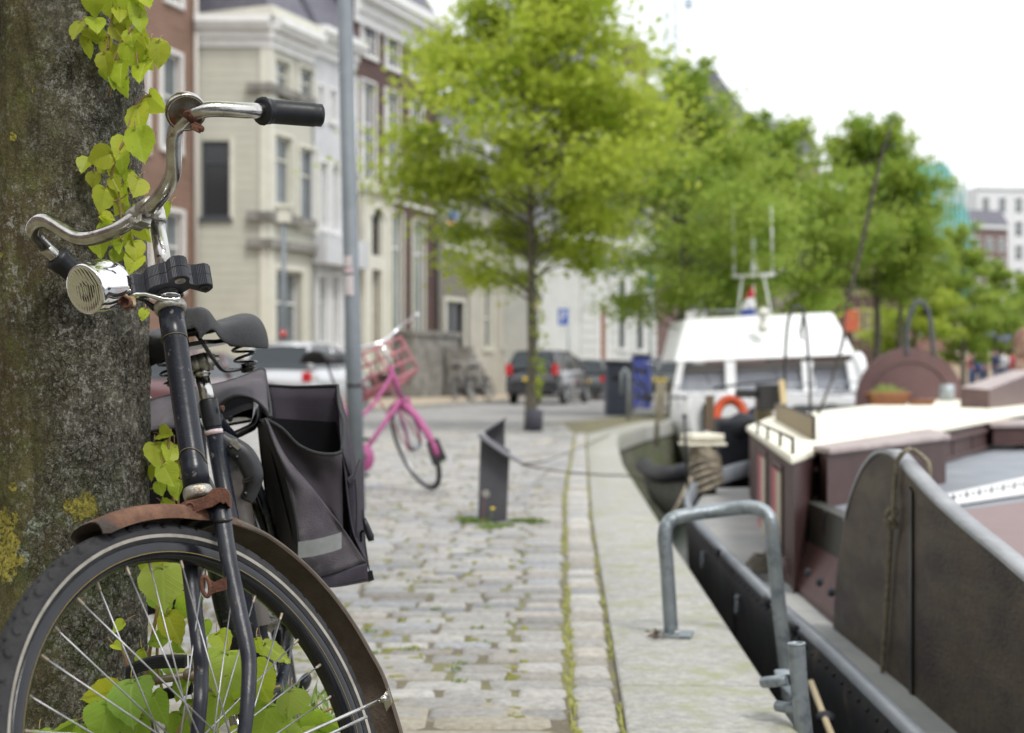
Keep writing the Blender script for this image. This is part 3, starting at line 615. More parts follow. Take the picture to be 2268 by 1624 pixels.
def crown(seed, H0, H1, R, nl, shape, leaf=.07, top=1.0, clumps=None):
    """leaf faces strewn along drooping sprays; shape(h in 0..1) -> radius factor"""
    rnd = random.Random(seed); lv = MB(); br = MB()
    nb = clumps or 90; vs = []; fs = []
    for b in range(nb):
        h = (b+rnd.random())/nb; h = h**.85; z0 = H0+(H1-H0)*h
        a = rnd.random()*6.283; rr = R*shape(h)*rnd.uniform(.62,1.08)
        zs = z0-(H1-H0)*.10
        rise = rr*rnd.uniform(.15,.55)*(1.2 if h > .7 else .9)
        P = [V((0,0,zs)), V((cos(a)*rr*.45, sin(a)*rr*.45, zs+rise*.7)), V((cos(a+.1)*rr*.8, sin(a+.1)*rr*.8, zs+rise)), V((cos(a+.15)*rr, sin(a+.15)*rr, zs+rise*.9))]
        if h > .70:
            rr = max(rr, .32*R)*rnd.uniform(.5,1.15); up_ = rnd.uniform(.5,1.1)*(1.5-h)
            P = [V((0,0,zs-.4)), V((cos(a)*rr*.35,sin(a)*rr*.35,zs+up_*.3)), V((cos(a)*rr*.75,sin(a)*rr*.75,zs+up_*.8)), V((cos(a)*rr*.9,sin(a)*rr*.9,zs+up_*1.3))]
        S = spline(P, 4); br.tube(S, [max(.004, .022*(1-i/len(S))) for i in range(len(S))], 5, caps=False)
        n = int(nl/nb*(.22+1.3*shape(h)**1.3))
        # sub clumps along the spray
        cl = [(S[min(len(S)-1, int(len(S)*(.35+.65*rnd.random())))], rr*rnd.uniform(.07,.20)+.04) for _ in range(7)]
        for k in range(n):
            c, s = cl[rnd.randrange(7)]
            p = c+V((rnd.gauss(0,s), rnd.gauss(0,s), rnd.gauss(0,s*.50)-abs(rnd.gauss(0,.05))))
            d = V((rnd.gauss(0,1), rnd.gauss(0,1), rnd.gauss(-.4,.7))).normalized(); nn = V((rnd.gauss(0,.55), rnd.gauss(0,.55), 1)).normalized()
            q = d.cross(nn); 
            if q.length < .1: continue
            q.normalize(); L = leaf*rnd.uniform(.6,1.3); o = len(vs)
            vs += [p-d*L*.5, p+q*L*.38-d*L*.1, p+d*L*.6, p-q*L*.38-d*L*.1]; fs.append((o,o+1,o+2,o+3))
    lv.add(vs, fs, False); return lv, br
def tree(loc, label, H0, H1, R, nl, leafm, seed, shape, leaf=.07, tr=.09, lean=(0,0), clumps=None, group='lime trees along the quay'):
    t = thing('lime_tree', label, 'tree', loc, group)
    lv, br = crown(seed, H0, H1, R, nl, shape, leaf, clumps=clumps)
    rnd = random.Random(seed+5)
    P = [V((rnd.gauss(0,.03)*(i > 0), rnd.gauss(0,.03)*(i > 0), (H1-.5)*i/7)) for i in range(8)]
    m = MB(); S = spline(P, 4); m.tube(S, [tr*(1.25-.15*min(1,i/3)) if i < 3 else tr*max(.12,(1-i/len(S))**.8) for i in range(len(S))], 10)
    m.build('trunk', M_BARKT, t, local=True); br.build('branch', M_BARKT, t, local=True, fixn=False); lv.build('foliage', leafm, t, local=True, fixn=False)
    return t
def sh(h): return (.50+1.6*h if h < .3 else (1.0-(h-.3)*.72)*(1 if h < .88 else max(.2,1-(h-.88)*6)))
def sh2(h): return max(.08, (.6+1.1*h if h < .35 else 1.0-(h-.35)*1.25))
t1 = tree((.28,21.9,0), 'young yellow green lime tree nearest the camera, rising behind the grey folded stand', 2.5, 7.7, 2.45, 36000, M_LEAFY, 3, sh, .10, .082, clumps=120)
m = MB(); m.lathe((.34,21.75,.0), (0,0,1), [(.13,0),(.14,.3),(.12,.34),(.0,.34)], 12); m.build('trunk_guard', mat('dark_rubber_guard', (.07,.07,.09), .7), t1)
m = MB(); rnd = random.Random(8)
for k in range(110):
    z = rnd.choice([.75,1.1,1.55,1.9,2.3])+rnd.gauss(0,.12); p = V((.28+.11+rnd.gauss(0,.06), 21.8+rnd.gauss(0,.08), z)); a = rnd.random()*6
    m.add([p, p+V((.03*cos(a),0,.03*sin(a)))*1.3, p+V((.05,.01,-.04)), p+V((0,.02,-.05))], [(0,1,2,3)], False)
m.build('trunk_shoots', M_LEAFY, t1, fixn=False, kind='stuff')
tree((3.62,30,0), 'second lime tree on the quay, darker green crown beside the blue container', 2.2, 7.6, 2.65, 34000, M_LEAFG, 11, sh2, .10, .12, clumps=90)
tree((6.6,36.5,0), 'lime tree behind the white cruiser, between the second tree and the ragged one', 2.4, 7.5, 3.2, 34000, M_LEAFG, 21, sh2, .13, .12, clumps=110)
tree((10.1,39.5,0), 'ragged lime tree with upright tips and dark bare trunk right of the cruiser mast', 3.2, 8.1, 2.1, 30000, M_LEAFG, 35, sh, .12, .13, clumps=100)
tree((12.6,46,0), 'rounded green lime tree in front of the teal scaffold netting', 3.3, 7.3, 1.8, 12000, M_LEAFG, 36, sh2, .12, .12, clumps=70)
tree((14.2,50,0), 'small bright lime tree low behind the arched maroon board', 1.2, 5.3, 1.7, 12000, M_LEAFY, 41, sh2, .13, .10, clumps=60)
tree((19.0,60,0), 'dark green lime tree right of the small bright one', 1.6, 7.4, 2.2, 16000, M_LEAFG, 52, sh2, .15, .12, clumps=60)
tree((22.5,66,0), 'far lime tree beside the brown flats', 1.6, 6.2, 1.9, 9000, M_LEAFG, 53, sh2, .16, .12, clumps=50)
tree((27.5,76,0), 'farthest lime tree at the right edge of the picture', 1.5, 6.6, 2.4, 9000, M_LEAFG, 54, sh2, .18, .12, clumps=50)
# ---------------------------------------------------------------- cars
M_TYRE = mat('car_tyre', (.02,.02,.022), .8); M_HUB = mat('alloy', (.45,.46,.48), .35, 1.)
M_CARG = mat('car_glass', (.03,.04,.045), .12, spec=.5); M_RED = mat('tail_lamp_red', (.50,.015,.02), .2, coat=1); M_PLATE = mat('plate_yellow', (.75,.55,.05), .5); M_BLK = mat('black_plastic', (.025,.025,.028), .45)
def make_car(name, label, loc, rz, paint, L=4.1, W=1.7, H=1.5, kind='hatch', group='cars parked along the street', lamphigh=False, plate=True):
    """car at the origin, nose towards +Y, rear bumper at y=0"""
    t = thing(name, label, 'car', loc, group, rz); k = H/1.5
    if kind == 'hatch': up = [(.05,.95),(.14,1.05),(.35,1.42),(.7,1.5),(1.9,1.5),(2.5,1.36),(3.1,1.0)]; hood = [(3.1,.98),(3.9,.80),(4.08,.6),(4.1,.35)]
    else: up = [(.05,1.0),(.12,1.1),(.28,1.46),(.6,1.52),(2.3,1.5),(2.8,1.36),(3.3,1.04)]; hood = [(3.3,1.02),(3.95,.92),(4.1,.7),(4.1,.35)]
    s = L/4.1
    low = [(0,.35),(-.02,.55),(.0,.75),(.06,.94)]+hood
    def loft(pts, wf, n=7):
        rows = []
        return rows
    m = MB(); poly = [(a*s,b*k) for a,b in low]; wb = W/2
    top = [(0.06*s,.94*k),(1.2*s,.97*k),(2.6*s,1.0*k)]+[(a*s,b*k) for a,b in hood]
    secs = [(0,.30,.35,.80),(-.04,.28,.62,.93),(.05,.25,.93,.98),(.5,.22,.97,1.),(1.2,.2,.98,1.),(2.6,.2,1.0,1.),(3.2,.2,.98,1.),(3.8,.22,.84,.97),(4.05,.27,.68,.88),(4.1,.34,.5,.75)]
    rows = []
    for y, zb, zt, wf in secs:
        w2 = wb*wf; zb *= k; zt *= k; sh_ = zb+(zt-zb)*.62
        rows.append([V((x*w2,y*s,z)) for x,z in [(-.86,zb),(-.97,zb+.06),(-1,(zb+sh_)/2),(-1,sh_),(-.95,zt-.03),(-.85,zt),(0,zt+.02),(.85,zt),(.95,zt-.03),(1,sh_),(1,(zb+sh_)/2),(.97,zb+.06),(.86,zb)]])
    m.patch(rows); e = rows[0]; m.add(e, [tuple(range(len(e)))], False); e = rows[-1]; m.add(e, [tuple(range(len(e)))], False); e = [r[0] for r in rows]+[r[-1] for r in rows[::-1]]; m.add(e, [tuple(range(len(e)))], False)
    body = m.build('body', paint, t, local=True)
    # cabin: glass block, then painted roof and pillars proud of it
    pts = [(a*s,b*k) for a,b in up]; g = MB(); rows = []
    def wz(z): return wb*(.93-.24*max(0,(z/k-.95))/.55)
    for a, b in pts: rows.append([V((-wz(.95*k),a,.93*k)), V((-wz(b),a,b)), V((0,a,b+.015)), V((wz(b),a,b)), V((wz(.95*k),a,.93*k))])
    g.patch(rows, False); g.build('windows', M_CARG, t, local=True)
    r = MB(); ri = [p for p in pts if p[1] > 1.38*k]
    R2 = []
    for a, b in ri: R2.append([V((-wz(b)-.012,a,b-.05)), V((-wz(b)-.012,a,b+.012)), V((0,a,b+.035)), V((wz(b)+.012,a,b+.012)), V((wz(b)+.012,a,b-.05))])
    r.patch(R2)
    for sx in (-1,1):
        for q in ((pts[0],pts[2]),(pts[-1],pts[-2])):
            (a0,b0),(a1,b1) = q; r.tube([V((sx*(wz(b0)+.0),a0,b0)), V((sx*(wz(b1)),a1,b1))], .045, 6)
        r.tube([V((sx*(wz(.95*k)+.0),1.65*s,.95*k)), V((sx*wz(1.45*k),1.7*s,1.46*k))], .04, 6)
    r.build('roof', paint, t, local=True, solid=.012)
    for sx in (-1,1):
        l = MB(); l.boxb((sx*(wb*.86), .02 if lamphigh else -.0, (.98 if lamphigh else .80)*k), V((.10,0,0)), V((0,.055,0)), V((0,0,.16 if lamphigh else .10))); l.build('tail_lamp', M_RED, t, bevel=.02, local=True)
        for y in (.75*s, 3.35*s):
            wl = MB(); o = V((sx*(wb-.12),y,.31)); wl.lathe(o, (sx,0,0), [(.20,0),(.30,.0),(.315,.03),(.315,.12),(.30,.145),(.20,.15),(.20,0)], 20)
            wm = wl.build('wheel', M_TYRE, t, local=True)
            rm = MB(); rm.lathe(o, (sx,0,0), [(.0,.13),(.05,.14),(.07,.12),(.17,.135),(.2,.15),(.2,.1)], 20); rm.build('rim', M_HUB, wm, local=True)
        mr = MB(); mr.sphere((sx*(wb+.08), 2.75*s, 1.0*k), .08, sc=(1,.7,.8)); mr.build('wing_mirror', paint, t, local=True)
    if plate: pl = MB(); pl.box((0,-.045,.72*k), .5, .015, .11); pl.build('number_plate', M_PLATE, t, local=True)
    bm_ = MB(); bm_.box((0,-.035,.40*k), W*.82, .1, .16); bm_.build('bumper', M_BLK if paint.name != 'silver_paint' else paint, t, bevel=.03, local=True)
    wp = MB(); wp.tube([V((0,.12*s,.99*k)), V((.35,.13*s,1.02*k))], .012, 6); wp.build('wiper', M_BLK, t, local=True)
    return t
M_SILVER = mat('silver_paint', (.55,.56,.58), .25, .4, coat=1); M_BLACKP = mat('black_car_paint', (.018,.018,.022), .25, coat=1); M_MAROONP = mat('maroon_car_paint', (.12,.05,.055), .3, coat=1); M_GREYP = mat('grey_car_paint', (.06,.07,.07), .3, coat=1)
hd = lambda a: -radians(a)
make_car('parked_car', 'silver hatchback with red tail lamps parked behind the panniers', ((607-CX)/FPX*30, 30, 0), hd(13), M_SILVER, W=1.72, H=1.54, plate=False)
make_car('parked_car', 'dark red car mostly hidden between the tree trunk and the head tube', ((322-CX)/FPX*24, 24, 0), hd(13), M_MAROONP, W=1.7, H=1.25, plate=False)
make_car('parked_car', 'black sport utility car parked behind the nearest young tree', ((1178-CX)/FPX*41, 41, 0), hd(16), M_BLACKP, L=4.2, W=1.62, H=1.55, kind='suv', lamphigh=True)
make_car('parked_car', 'dark grey estate car in front of the black sport utility car', ((1292-CX)/FPX*48, 48, 0), hd(17), M_GREYP, W=1.6, H=1.35, kind='suv')
make_car('parked_car', 'dark car seen between the blue containers and the white house', ((1350-CX)/FPX*53, 53, 0), hd(18), M_BLACKP, W=1.6, H=1.4)
make_car('parked_car', 'grey car with red tail lamp just left of the white cruiser', ((1462-CX)/FPX*50, 50, 0), hd(18), M_GREYP, W=1.6, H=1.45)
# ---------------------------------------------------------------- simple far things
M_GALV = mat('galvanised_steel', (.30,.34,.37), .5, .6, col2=(.40,.43,.45), nscale=14, bump=.15, bscale=50, col3=(.24,.27,.29), n3=40)
M_STEEL = mat('post_steel', (.20,.225,.25), .6, .2, col2=(.16,.185,.21), nscale=4)
M_BLUE = mat('sign_blue', (.03,.10,.42), .4); M_SIGNW = mat('sign_white', (.8,.8,.8), .4)
t = thing('lamp_post', 'leaning galvanised lamp post with worn stickers between the bicycle and the pink bicycle', 'lamp post', at(790,1131,9.1))
base = at(791,1131,9.1); topp = at(758,-220,9.1); D = (topp-base); m = MB(); m.tube([base, base+D*.3, base+D*.301, topp], [.053,.052,.050,.048], 20); m.build('pole', M_STEEL, t)
m = MB(); P = lambda y: base+D*((1131-y)/1351.); m.tube([P(858),P(850)], [.055,.055], 20); m.build('pole_band', M_BLK, t)
def sticker(y0, y1, a0, a1, c):
    m = MB(); rows = []
    for y in (y1, y0):
        c_ = P(y); rows.append([c_+V((sin(a0+(a1-a0)*k/6)*.0535, -cos(a0+(a1-a0)*k/6)*.0535, 0)) for k in range(7)])
    m.patch(rows); m.build('sticker', c, t)
STW = mat('sticker_white', (.72,.70,.70), .6, col2=(.55,.45,.48), nscale=60); STP = mat('sticker_pink', (.62,.36,.42), .6, col2=(.75,.72,.72), nscale=70)
sticker(568,592,-.9,.2,STW); sticker(594,606,-.8,.3,STP); sticker(612,655,-.9,.35,STW)
# thin pole with box in front of the cream house
t = thing('sign_pole', 'thin grey pole with small box top and red sticker before the cream house', 'pole', at(627,905,33)); m = MB(); m.tube([V((at(627,905,33).x,33,0)), at(629,470,33)], .055, 10); m.build('pole', M_STEEL, t)
m = MB(); m.boxb(at(630,474,33), V((.14,0,0)), V((0,.1,0)), V((0,0,.2))); m.box(at(630,458,33), .42, .3, .06); m.build('lamp_box', M_CREAML, t)
m = MB(); m.tube([at(627,748,32.95), at(627,733,32.95)], .075, 10); m.build('sticker', M_RED, t)
# lantern, parking sign, blue banner pole
t = thing('street_lantern', 'old street lantern on dark post in front of the white house', 'street lamp', (at(1188,HZ,50).x,50,0)); x = at(1188,HZ,50).x
m = MB(); m.lathe((x,50,0),(0,0,1),[(.13,0),(.1,.6),(.05,.8),(.04,3.05),(.09,3.1),(0,3.12)],12); m.build('post', M_BLK, t)
m = MB(); m.lathe((x,50,3.1),(0,0,1),[(.10,0),(.22,.42),(.2,.44),(0,.45)],6,False); m.build('lamp_glass', mat('lantern_glass',(.55,.5,.36),.3), t)
m = MB(); m.lathe((x,50,3.54),(0,0,1),[(.27,0),(.12,.2),(.05,.35),(0,.42)],6,False); m.build('cap', M_BLK, t)
def sign(x, yb, y0, y1, Y, wpx, label, col, let=None, nm='street_sign'):
    t = thing(nm, label, 'sign', (at(x,HZ,Y).x, Y, 0)); s = Y/FPX; m = MB(); m.tube([V((at(x,HZ,Y).x+.2*(let is not None),Y+.05,0)), at(x,y0-4,Y+.05)+V((.2*(let is not None),0,0))], .04, 8); m.build('pole', M_GALV, t)
    m = MB(); c = at(x,(y0+y1)/2,Y); m.boxb(c, V((wpx*s/2,0,0)), V((0,.015,0)), V((0,0,(y1-y0)*s/2))); m.build('panel', col, t)
    if let:
        h = (y1-y0)*s; m = MB(); q = c+V((-h*.1,-.02,0)); m.boxb(q, V((h*.05,0,0)), V((0,.004,0)), V((0,0,h*.32)))
        R = [q+V((h*(.05+.17*sin(a)),0,h*(.16+.16*cos(a)))) for a in [pi*k/8 for k in range(9)]]; m.tube(R, h*.045, 6); m.build('letter', M_SIGNW, t)
    return t
sign(1247,800,684,720,52,22,'blue parking sign with white letter P on grey pole before the white house', M_BLUE, 'P')
sign(1441,800,596,640,47,16,'narrow blue banner sign on tall pole right of the white house', M_BLUE)
# construction crane
t = thing('tower_crane', 'pale lattice crane mast rising behind the chimneys', 'crane', (at(1487,HZ,150).x,150,0)); m = MB(); xa, xb = at(1476,0,150).x, at(1499,0,150).x; zt = 48
for X in (xa,xb):
    for Yy in (150,151.1): m.tube([V((X,Yy,20)), V((X,Yy,zt))], .07, 5)
for k in range(26):
    z = 20+k*1.1; a, b = (xa,xb) if k%2 else (xb,xa); m.tube([V((a,150,z)), V((b,150,z+1.1))], .04, 4); m.tube([V((xa,150,z)), V((xb,150,z))], .035, 4)
m.build('mast', mat('crane_paint', (.42,.50,.58), .5), t)
m = MB(); m.box((xb+3, 150.5, zt), 30, 1.2, 1.0); m.build('jib', MATS['crane_paint'], t); m = MB(); h = at(1525,8,150); m.tube([h+V((0,0,.3)), V((h.x,150,zt))], .04, 5); m.boxb(h, V((.4,0,0)), V((0,.4,0)), V((0,0,.45))); m.build('hook_block', MATS['crane_paint'], t)
# containers beside the second tree
M_CONT = mat('container_paint', (.055,.065,.095), .6, col2=(.075,.085,.12), nscale=3)
def cont(name, label, x0, x1, yt, yb, dep, m_, grp='street cabinets and bins on the quay'):
    p0 = gr(x0,yb); Y = p0.y; p1 = at(x1,yb,Y); zt = at(x0,yt,Y).z; t = thing(name, label, 'container', ((p0.x+p1.x)/2,Y+dep/2,0), grp); c = V(((p0.x+p1.x)/2,Y+dep/2,zt/2)); w_ = (p1.x-p0.x)
    m = MB(); m.box(c, w_, dep, zt); m.build('body', m_, t, bevel=.03); m = MB(); m.box(c+V((0,-.02,zt/2+.03)), w_+.04, dep+.06, .05); m.build('lid', M_BLK, t, bevel=.015)
    m = MB(); m.box((c.x, Y-.012, zt*.72), w_*.5, .02, .1); m.build('flap', M_BLK, t)
    return t
cont('waste_container', 'dark blue grey waste container standing at the left of its group', 1344, 1392, 806, 921, .8, M_CONT)
cont('waste_container', 'greyish brown narrow bin squeezed between the dark containers', 1376, 1402, 812, 915, .5, mat('bin_taupe', (.20,.19,.17), .6))
cont('waste_container', 'bright blue container at the right end of the group', 1404, 1442, 790, 905, .9, mat('container_blue', (.06,.08,.30), .5))
t = thing('short_post', 'short galvanised post in front of the taupe bin', 'post', gr(1391,932)); m = MB(); p = gr(1391,932); m.tube([p, V((p.x,p.y,.9)), V((p.x-.06,p.y,.98)), V((p.x-.12,p.y,.9)), V((p.x-.12,p.y,.5))], .03, 8); m.build('tube', M_GALV, t)
for i, x in enumerate((1454,1466,1481)):
    p = gr(x, 948-12*i); t = thing('wooden_stake', ['weathered wooden stake nearest the camera at the far quay corner','middle weathered wooden stake at the far quay corner','weathered wooden stake beside the bow of the white cruiser'][i], 'stake', p, 'wooden stakes at the quay corner'); m = MB(); m.tube([p+V((0,0,-.3)), p+V((.02,0,.4)), p+V((.03,0,.75))], [.04,.035,.03], 8); m.build('shaft', mat('weathered_wood', (.34,.30,.20), .9, col2=(.22,.2,.14), nscale=9), t)
# market parasol and people far away
t = thing('market_parasol', 'purple blue market parasol at the far right', 'parasol', (at(2215,HZ,75).x,75,0)); x = at(2215,HZ,75).x; m = MB(); m.lathe((x,75,2.6),(0,0,1),[(1.5,0),(1.45,.06),(.7,.45),(0,.75)],8,False); m.build('canopy', mat('parasol_purple',(.16,.15,.36),.8), t); m = MB(); m.tube([(x,75,0),(x,75,3.2)], .04, 8); m.build('pole', M_SIGNW, t)
M_SKIN = mat('skin', (.55,.34,.25), .6); M_HAIR = mat('dark_hair', (.05,.035,.025), .8)
def person(loc, rz, top, low, label):
    t = thing('person', label, 'person', loc, 'people at the far market', rz)
    me = bpy.data.meshes.new('body'); P = [(0,0,.92),(0,0,1.15),(0,0,1.38),(0,0,1.48),(0,.01,1.6),(0,.01,1.7),(.19,0,1.36),(.25,.02,1.1),(.24,-.08,.88),(-.19,0,1.36),(-.25,.02,1.1),(-.24,-.08,.88),(.10,0,.86),(.12,-.03,.48),(.12,.03,.08),(.12,-.10,.04),(-.10,0,.86),(-.12,.05,.48),(-.12,.12,.08),(-.12,-.01,.04)]
    E = [(0,1),(1,2),(2,3),(3,4),(4,5),(2,6),(6,7),(7,8),(2,9),(9,10),(10,11),(0,12),(12,13),(13,14),(14,15),(0,16),(16,17),(17,18),(18,19)]
    R = [.14,.13,.14,.055,.09,.08,.06,.045,.035,.06,.045,.035,.09,.06,.045,.035,.09,.06,.045,.035]
    me.from_pydata(P, E, []); me.materials.append(M_SKIN); o = bpy.data.objects.new('body', me); COL.objects.link(o); o.parent = t
    md = o.modifiers.new('k','SKIN'); 
    for i, r in enumerate(R): me.skin_vertices[0].data[i].radius = (r, r*.8); me.skin_vertices[0].data[i].use_root = (i == 0)
    o.modifiers.new('s','SUBSURF').levels = 1
    m = MB(); m.lathe((0,0,.88),(0,0,1),[(.17,0),(.165,.2),(.18,.42),(.2,.5),(.1,.57),(.07,.6)],14); m.build('shirt', top, t, local=True)
    for s in (-1,1):
        q = MB(); q.tube([(s*.18,0,1.4),(s*.26,.01,1.2),(s*.265,.02,1.08)], [.075,.06,.055], 8); q.build('sleeve', top, t, local=True)
        q = MB(); q.tube([(s*.08,0,.95),(s*.1,0,.86),(s*.12,(.05 if s < 0 else -.03),.48),(s*.12,(.12 if s < 0 else .03),.1)], [.11,.105,.08,.065], 8); q.build('trouser_leg', low, t, local=True)
    m = MB(); m.sphere((0,.03,1.67), .1, sc=(1,1.05,1)); m.build('hair', M_HAIR, t, local=True)
cl = [mat('shirt_blue',(.08,.12,.35),.8), mat('shirt_red',(.45,.06,.08),.8), mat('shirt_white',(.7,.7,.72),.8), mat('shirt_pink',(.6,.3,.4),.8), mat('shirt_navy',(.03,.04,.1),.8)]; tr_ = mat('denim',(.07,.10,.2),.8)
for i, (x, Y, c, lb) in enumerate([(2165,64,0,'person in blue top left of the market group'),(2180,66,3,'person in pink top beside the one in blue'),(2205,58,4,'person in navy top under the left edge of the parasol'),(2222,60,2,'person in white shirt under the purple parasol'),(2240,62,1,'person in red top right of the one in white shirt'),(2258,58,1,'person in dark red top at the right edge of the picture'),(2150,70,1,'person in red top farthest left near the netting')]):
    person((at(x,HZ,Y).x, Y, 0.2), radians(40*i), cl[c], tr_, lb)
t = thing('street_sign', 'orange red sign box on a pole right of the white cruiser', 'sign', at(1882,735,60)); 
m = MB(); m.boxb(at(1882,712,60), V((.32,0,0)), V((0,.2,0)), V((0,0,.45))); m.build('sign_panel', mat('orange_red', (.50,.10,.05), .6), t, bevel=.03); m = MB(); m.tube([V((at(1882,0,60).x,60.3,0)), at(1882,690,60.3)], .05, 8); m.build('pole', M_BLK, t)
# ---------------------------------------------------------------- boats
M_HULL = mat('hull_black', (.020,.022,.030), .5, col2=(.032,.034,.042), nscale=3, spec=.25, col3=(.10,.08,.068), n3=6, mix3=(.60,.70), bump=.15, bscale=12)
M_GUN = mat('gunwale_grey', (.20,.225,.26), .5, col2=(.32,.34,.37), nscale=3, mix=(.4,.7), bump=.3, bscale=30)
M_DECK = mat('deck_grey', (.26,.28,.31), .7, col2=(.21,.23,.26), nscale=4, bump=.2, bscale=50)
M_DECKL = mat('side_deck_grey', (.36,.36,.35), .75, col2=(.28,.29,.29), nscale=3)
M_MAR = mat('maroon_paint', (.060,.030,.029), .5, col2=(.080,.044,.040), nscale=3, spec=.3)
M_MARL = mat('maroon_panel', (.105,.058,.055), .5, col2=(.13,.078,.072), nscale=4)
M_CRM = mat('cream_roof', (.88,.85,.70), .6, col2=(.84,.81,.67), nscale=2)
M_CAP = mat('pale_top', (.33,.27,.26), .6, col2=(.42,.36,.35), nscale=6)  # paler tone than the box sides, for lids and hatch top
M_LEE = mat('leeboard_wood', (.068,.048,.030), .5, col2=(.104,.084,.053), nscale=2.2, stretch=(1,1.3,3.5), bump=.4, bscale=26, col3=(.034,.022,.019), n3=1.4, mix3=(.45,.62), spec=.3)
M_LCAP = mat('leeboard_edge', (.27,.28,.30), .5, col2=(.36,.37,.39), nscale=4, mix=(.45,.6), bump=.4, bscale=40)
M_ROPE = mat('old_rope', (.38,.34,.25), .95, col2=(.25,.22,.16), nscale=60, bump=1, bscale=200)
M_BOATW = mat('boat_white', (.86,.87,.88), .3, coat=.5)
M_ORANGE = mat('buoy_orange', (.65,.10,.03), .5); M_TERRA = mat('terracotta', (.30,.125,.065), .8, col2=(.24,.11,.06), nscale=15)
gz = gr
t = thing('sailing_barge', 'black and maroon sailing barge with cream cabin roof moored along the quay', 'boat', (2.2,6,-1.2))
G = [(1.02,1.5,-.10),(1.04,3.2,-.07),(1.05,4.7,-.04),(1.05,5.6,-.035),(1.05,6.5,-.015),(1.05,7.4,.01),(1.06,8.2,.03),(1.14,9.3,.07),(1.38,10.4,.11),(1.85,11.4,.16),(2.6,12.2,.2),(3.6,12.9,.22)]
Gs = spline(G, 4); m = MB()
def off_(P, i): a = P[max(0,i-1)]; b = P[min(len(P)-1,i+1)]; d = (b-a); return V((-d.y, d.x, 0)).normalized()
N_ = [off_(Gs,i) for i in range(len(Gs))]
m.patch([[p+n*.0+V((0,0,-.02)) for p,n in zip(Gs,N_)], [p+n*.012+V((0,0,-.06)) for p,n in zip(Gs,N_)], [p+n*.012+V((0,0,-.12)) for p,n in zip(Gs,N_)], [p+n*.0+V((0,0,-.20)) for p,n in zip(Gs,N_)], [p-n*.02+V((0,0,-.6)) for p,n in zip(Gs,N_)], [p-n*.16+V((0,0,-1.35)) for p,n in zip(Gs,N_)]])
m.build('hull', M_HULL, t)
m = MB(); m.patch([[p+n*.014+V((0,0,-.02)) for p,n in zip(Gs,N_)],[p+n*.012+V((0,0,.008)) for p,n in zip(Gs,N_)],[p-n*.022+V((0,0,.008)) for p,n in zip(Gs,N_)],[p-n*.024+V((0,0,-.11)) for p,n in zip(Gs,N_)]]); m.build('gunwale', M_GUN, t)
m = MB(); ys = [1.5+.5*k for k in range(19)]
gX = lambda y: interp([(a[0],a[1]) for a in G], y); gZ = lambda y: interp([(a[2],a[1]) for a in G], y)
m.patch([[V((gX(y)+.04, y, gZ(y)-.085)) for y in ys],[V((gX(y)+.5, y, gZ(y)-.075)) for y in ys]]); m.build('side_deck', M_DECKL, t)
m = MB(); ya = [1.5,3,4.5,5.8,7.3]; m.patch([[V((1.27,y,-.13+.02*(y-4.5)/2.5)) for y in ya],[V((1.27,y,-.08)) for y in ya],[V((1.37,y,.10)) for y in ya]], False); m.build('coaming', M_MARL, t)
m = MB(); m.patch([[V((1.372,y,.085)) for y in ya],[V((1.39,y,.27)) for y in ya],[V((1.45,y,.275)) for y in ya],[V((1.45,y,.1)) for y in ya]], False); m.build('coaming_board', mat('dark_olive_paint', (.055,.058,.05), .5), t)
m = MB(); m.patch([[V((1.4,1.5,.25)),V((6.5,1.5,.25))],[V((1.4,7.3,.25)),V((6.5,16,.25))]], False); m.build('deck', M_DECK, t)
q = [gz(2070,1127,.26), gz(2300,1092,.26), gz(2300,1054,.26), gz(2050,1110,.26)]
m = MB(); m.prism(q, V((0,0,.012))); tp = m.build('deck_strip', mat('strip_white', (.72,.72,.73), .6), t)
m = MB(); a, b, c, d = [p+V((0,0,.014)) for p in q]
for k in range(18):
    u0, u1 = (k+.1)/18, (k+.1+.5)/18; v0, v1 = (.3,.75) if k % 2 else (.45,.62); P = lambda u,v: (a.lerp(b,u)).lerp(d.lerp(c,u),v)
    m.add([P(u0,v0),P(u1,v0),P(u1+.01,v1),P(u0+.01,v1)], [(0,1,2,3)], False)
m.build('strip_marks', M_HULL, tp)
m = MB(); q2 = [gz(2080,1150,.255), V((1.8,3,.255)), V((4.5,3,.255)), gz(2330,1110,.255)]; m.prism([gz(2090,1140,.257), V((1.46,3,.257)), V((4.8,3,.257)), gz(2420,1090,.257)], V((0,0,.008)))
for k in range(9):
    pass
m.build('pink_planks', mat('pinkish_planks', (.27,.205,.205), .7, col2=(.24,.17,.17), nscale=5, stretch=(1,9,1), bump=.5, bscale=20), t)
# cabin
R = [gz(1653,947,.5), gz(1753,1017,.5), gz(1797,1002,.5), gz(2268,916,.5), gz(2430,884,.5), gz(2480,868,.5), gz(2125,876,.5), gz(1812,913,.5), gz(1700,928,.5)]
m = MB(); m.prism([p+V((0,0,-.03)) for p in R], V((0,0,.04))); rf = m.build('cabin_roof', M_CRM, t, bevel=.012)
ctr = sum(R, V((0,0,0)))/len(R); R2 = [p+(ctr-p).normalized()*.06 for p in R]
m = MB(); m.prism([V((p.x,p.y,-.12)) for p in R2], V((0,0,.588))); m.build('cabin_wall', M_MAR, t)
A_, B_ = R2[2], R2[3]; dq = (B_-A_); Lq = dq.length; dq.normalize(); nq = V((dq.y,-dq.x,0)); nq = nq if nq.y < 0 else -nq
for z0, z1, o in ((.405,.43,.018),(.27,.285,.010),(.20,.212,.010)):
    m = MB(); m.prism([V((p.x,p.y,z0))+nq*.003 for p in (A_, B_)]+[V((p.x,p.y,z1))+nq*.003 for p in (B_, A_)], nq*o); m.build('wall_moulding', M_MARL, t)
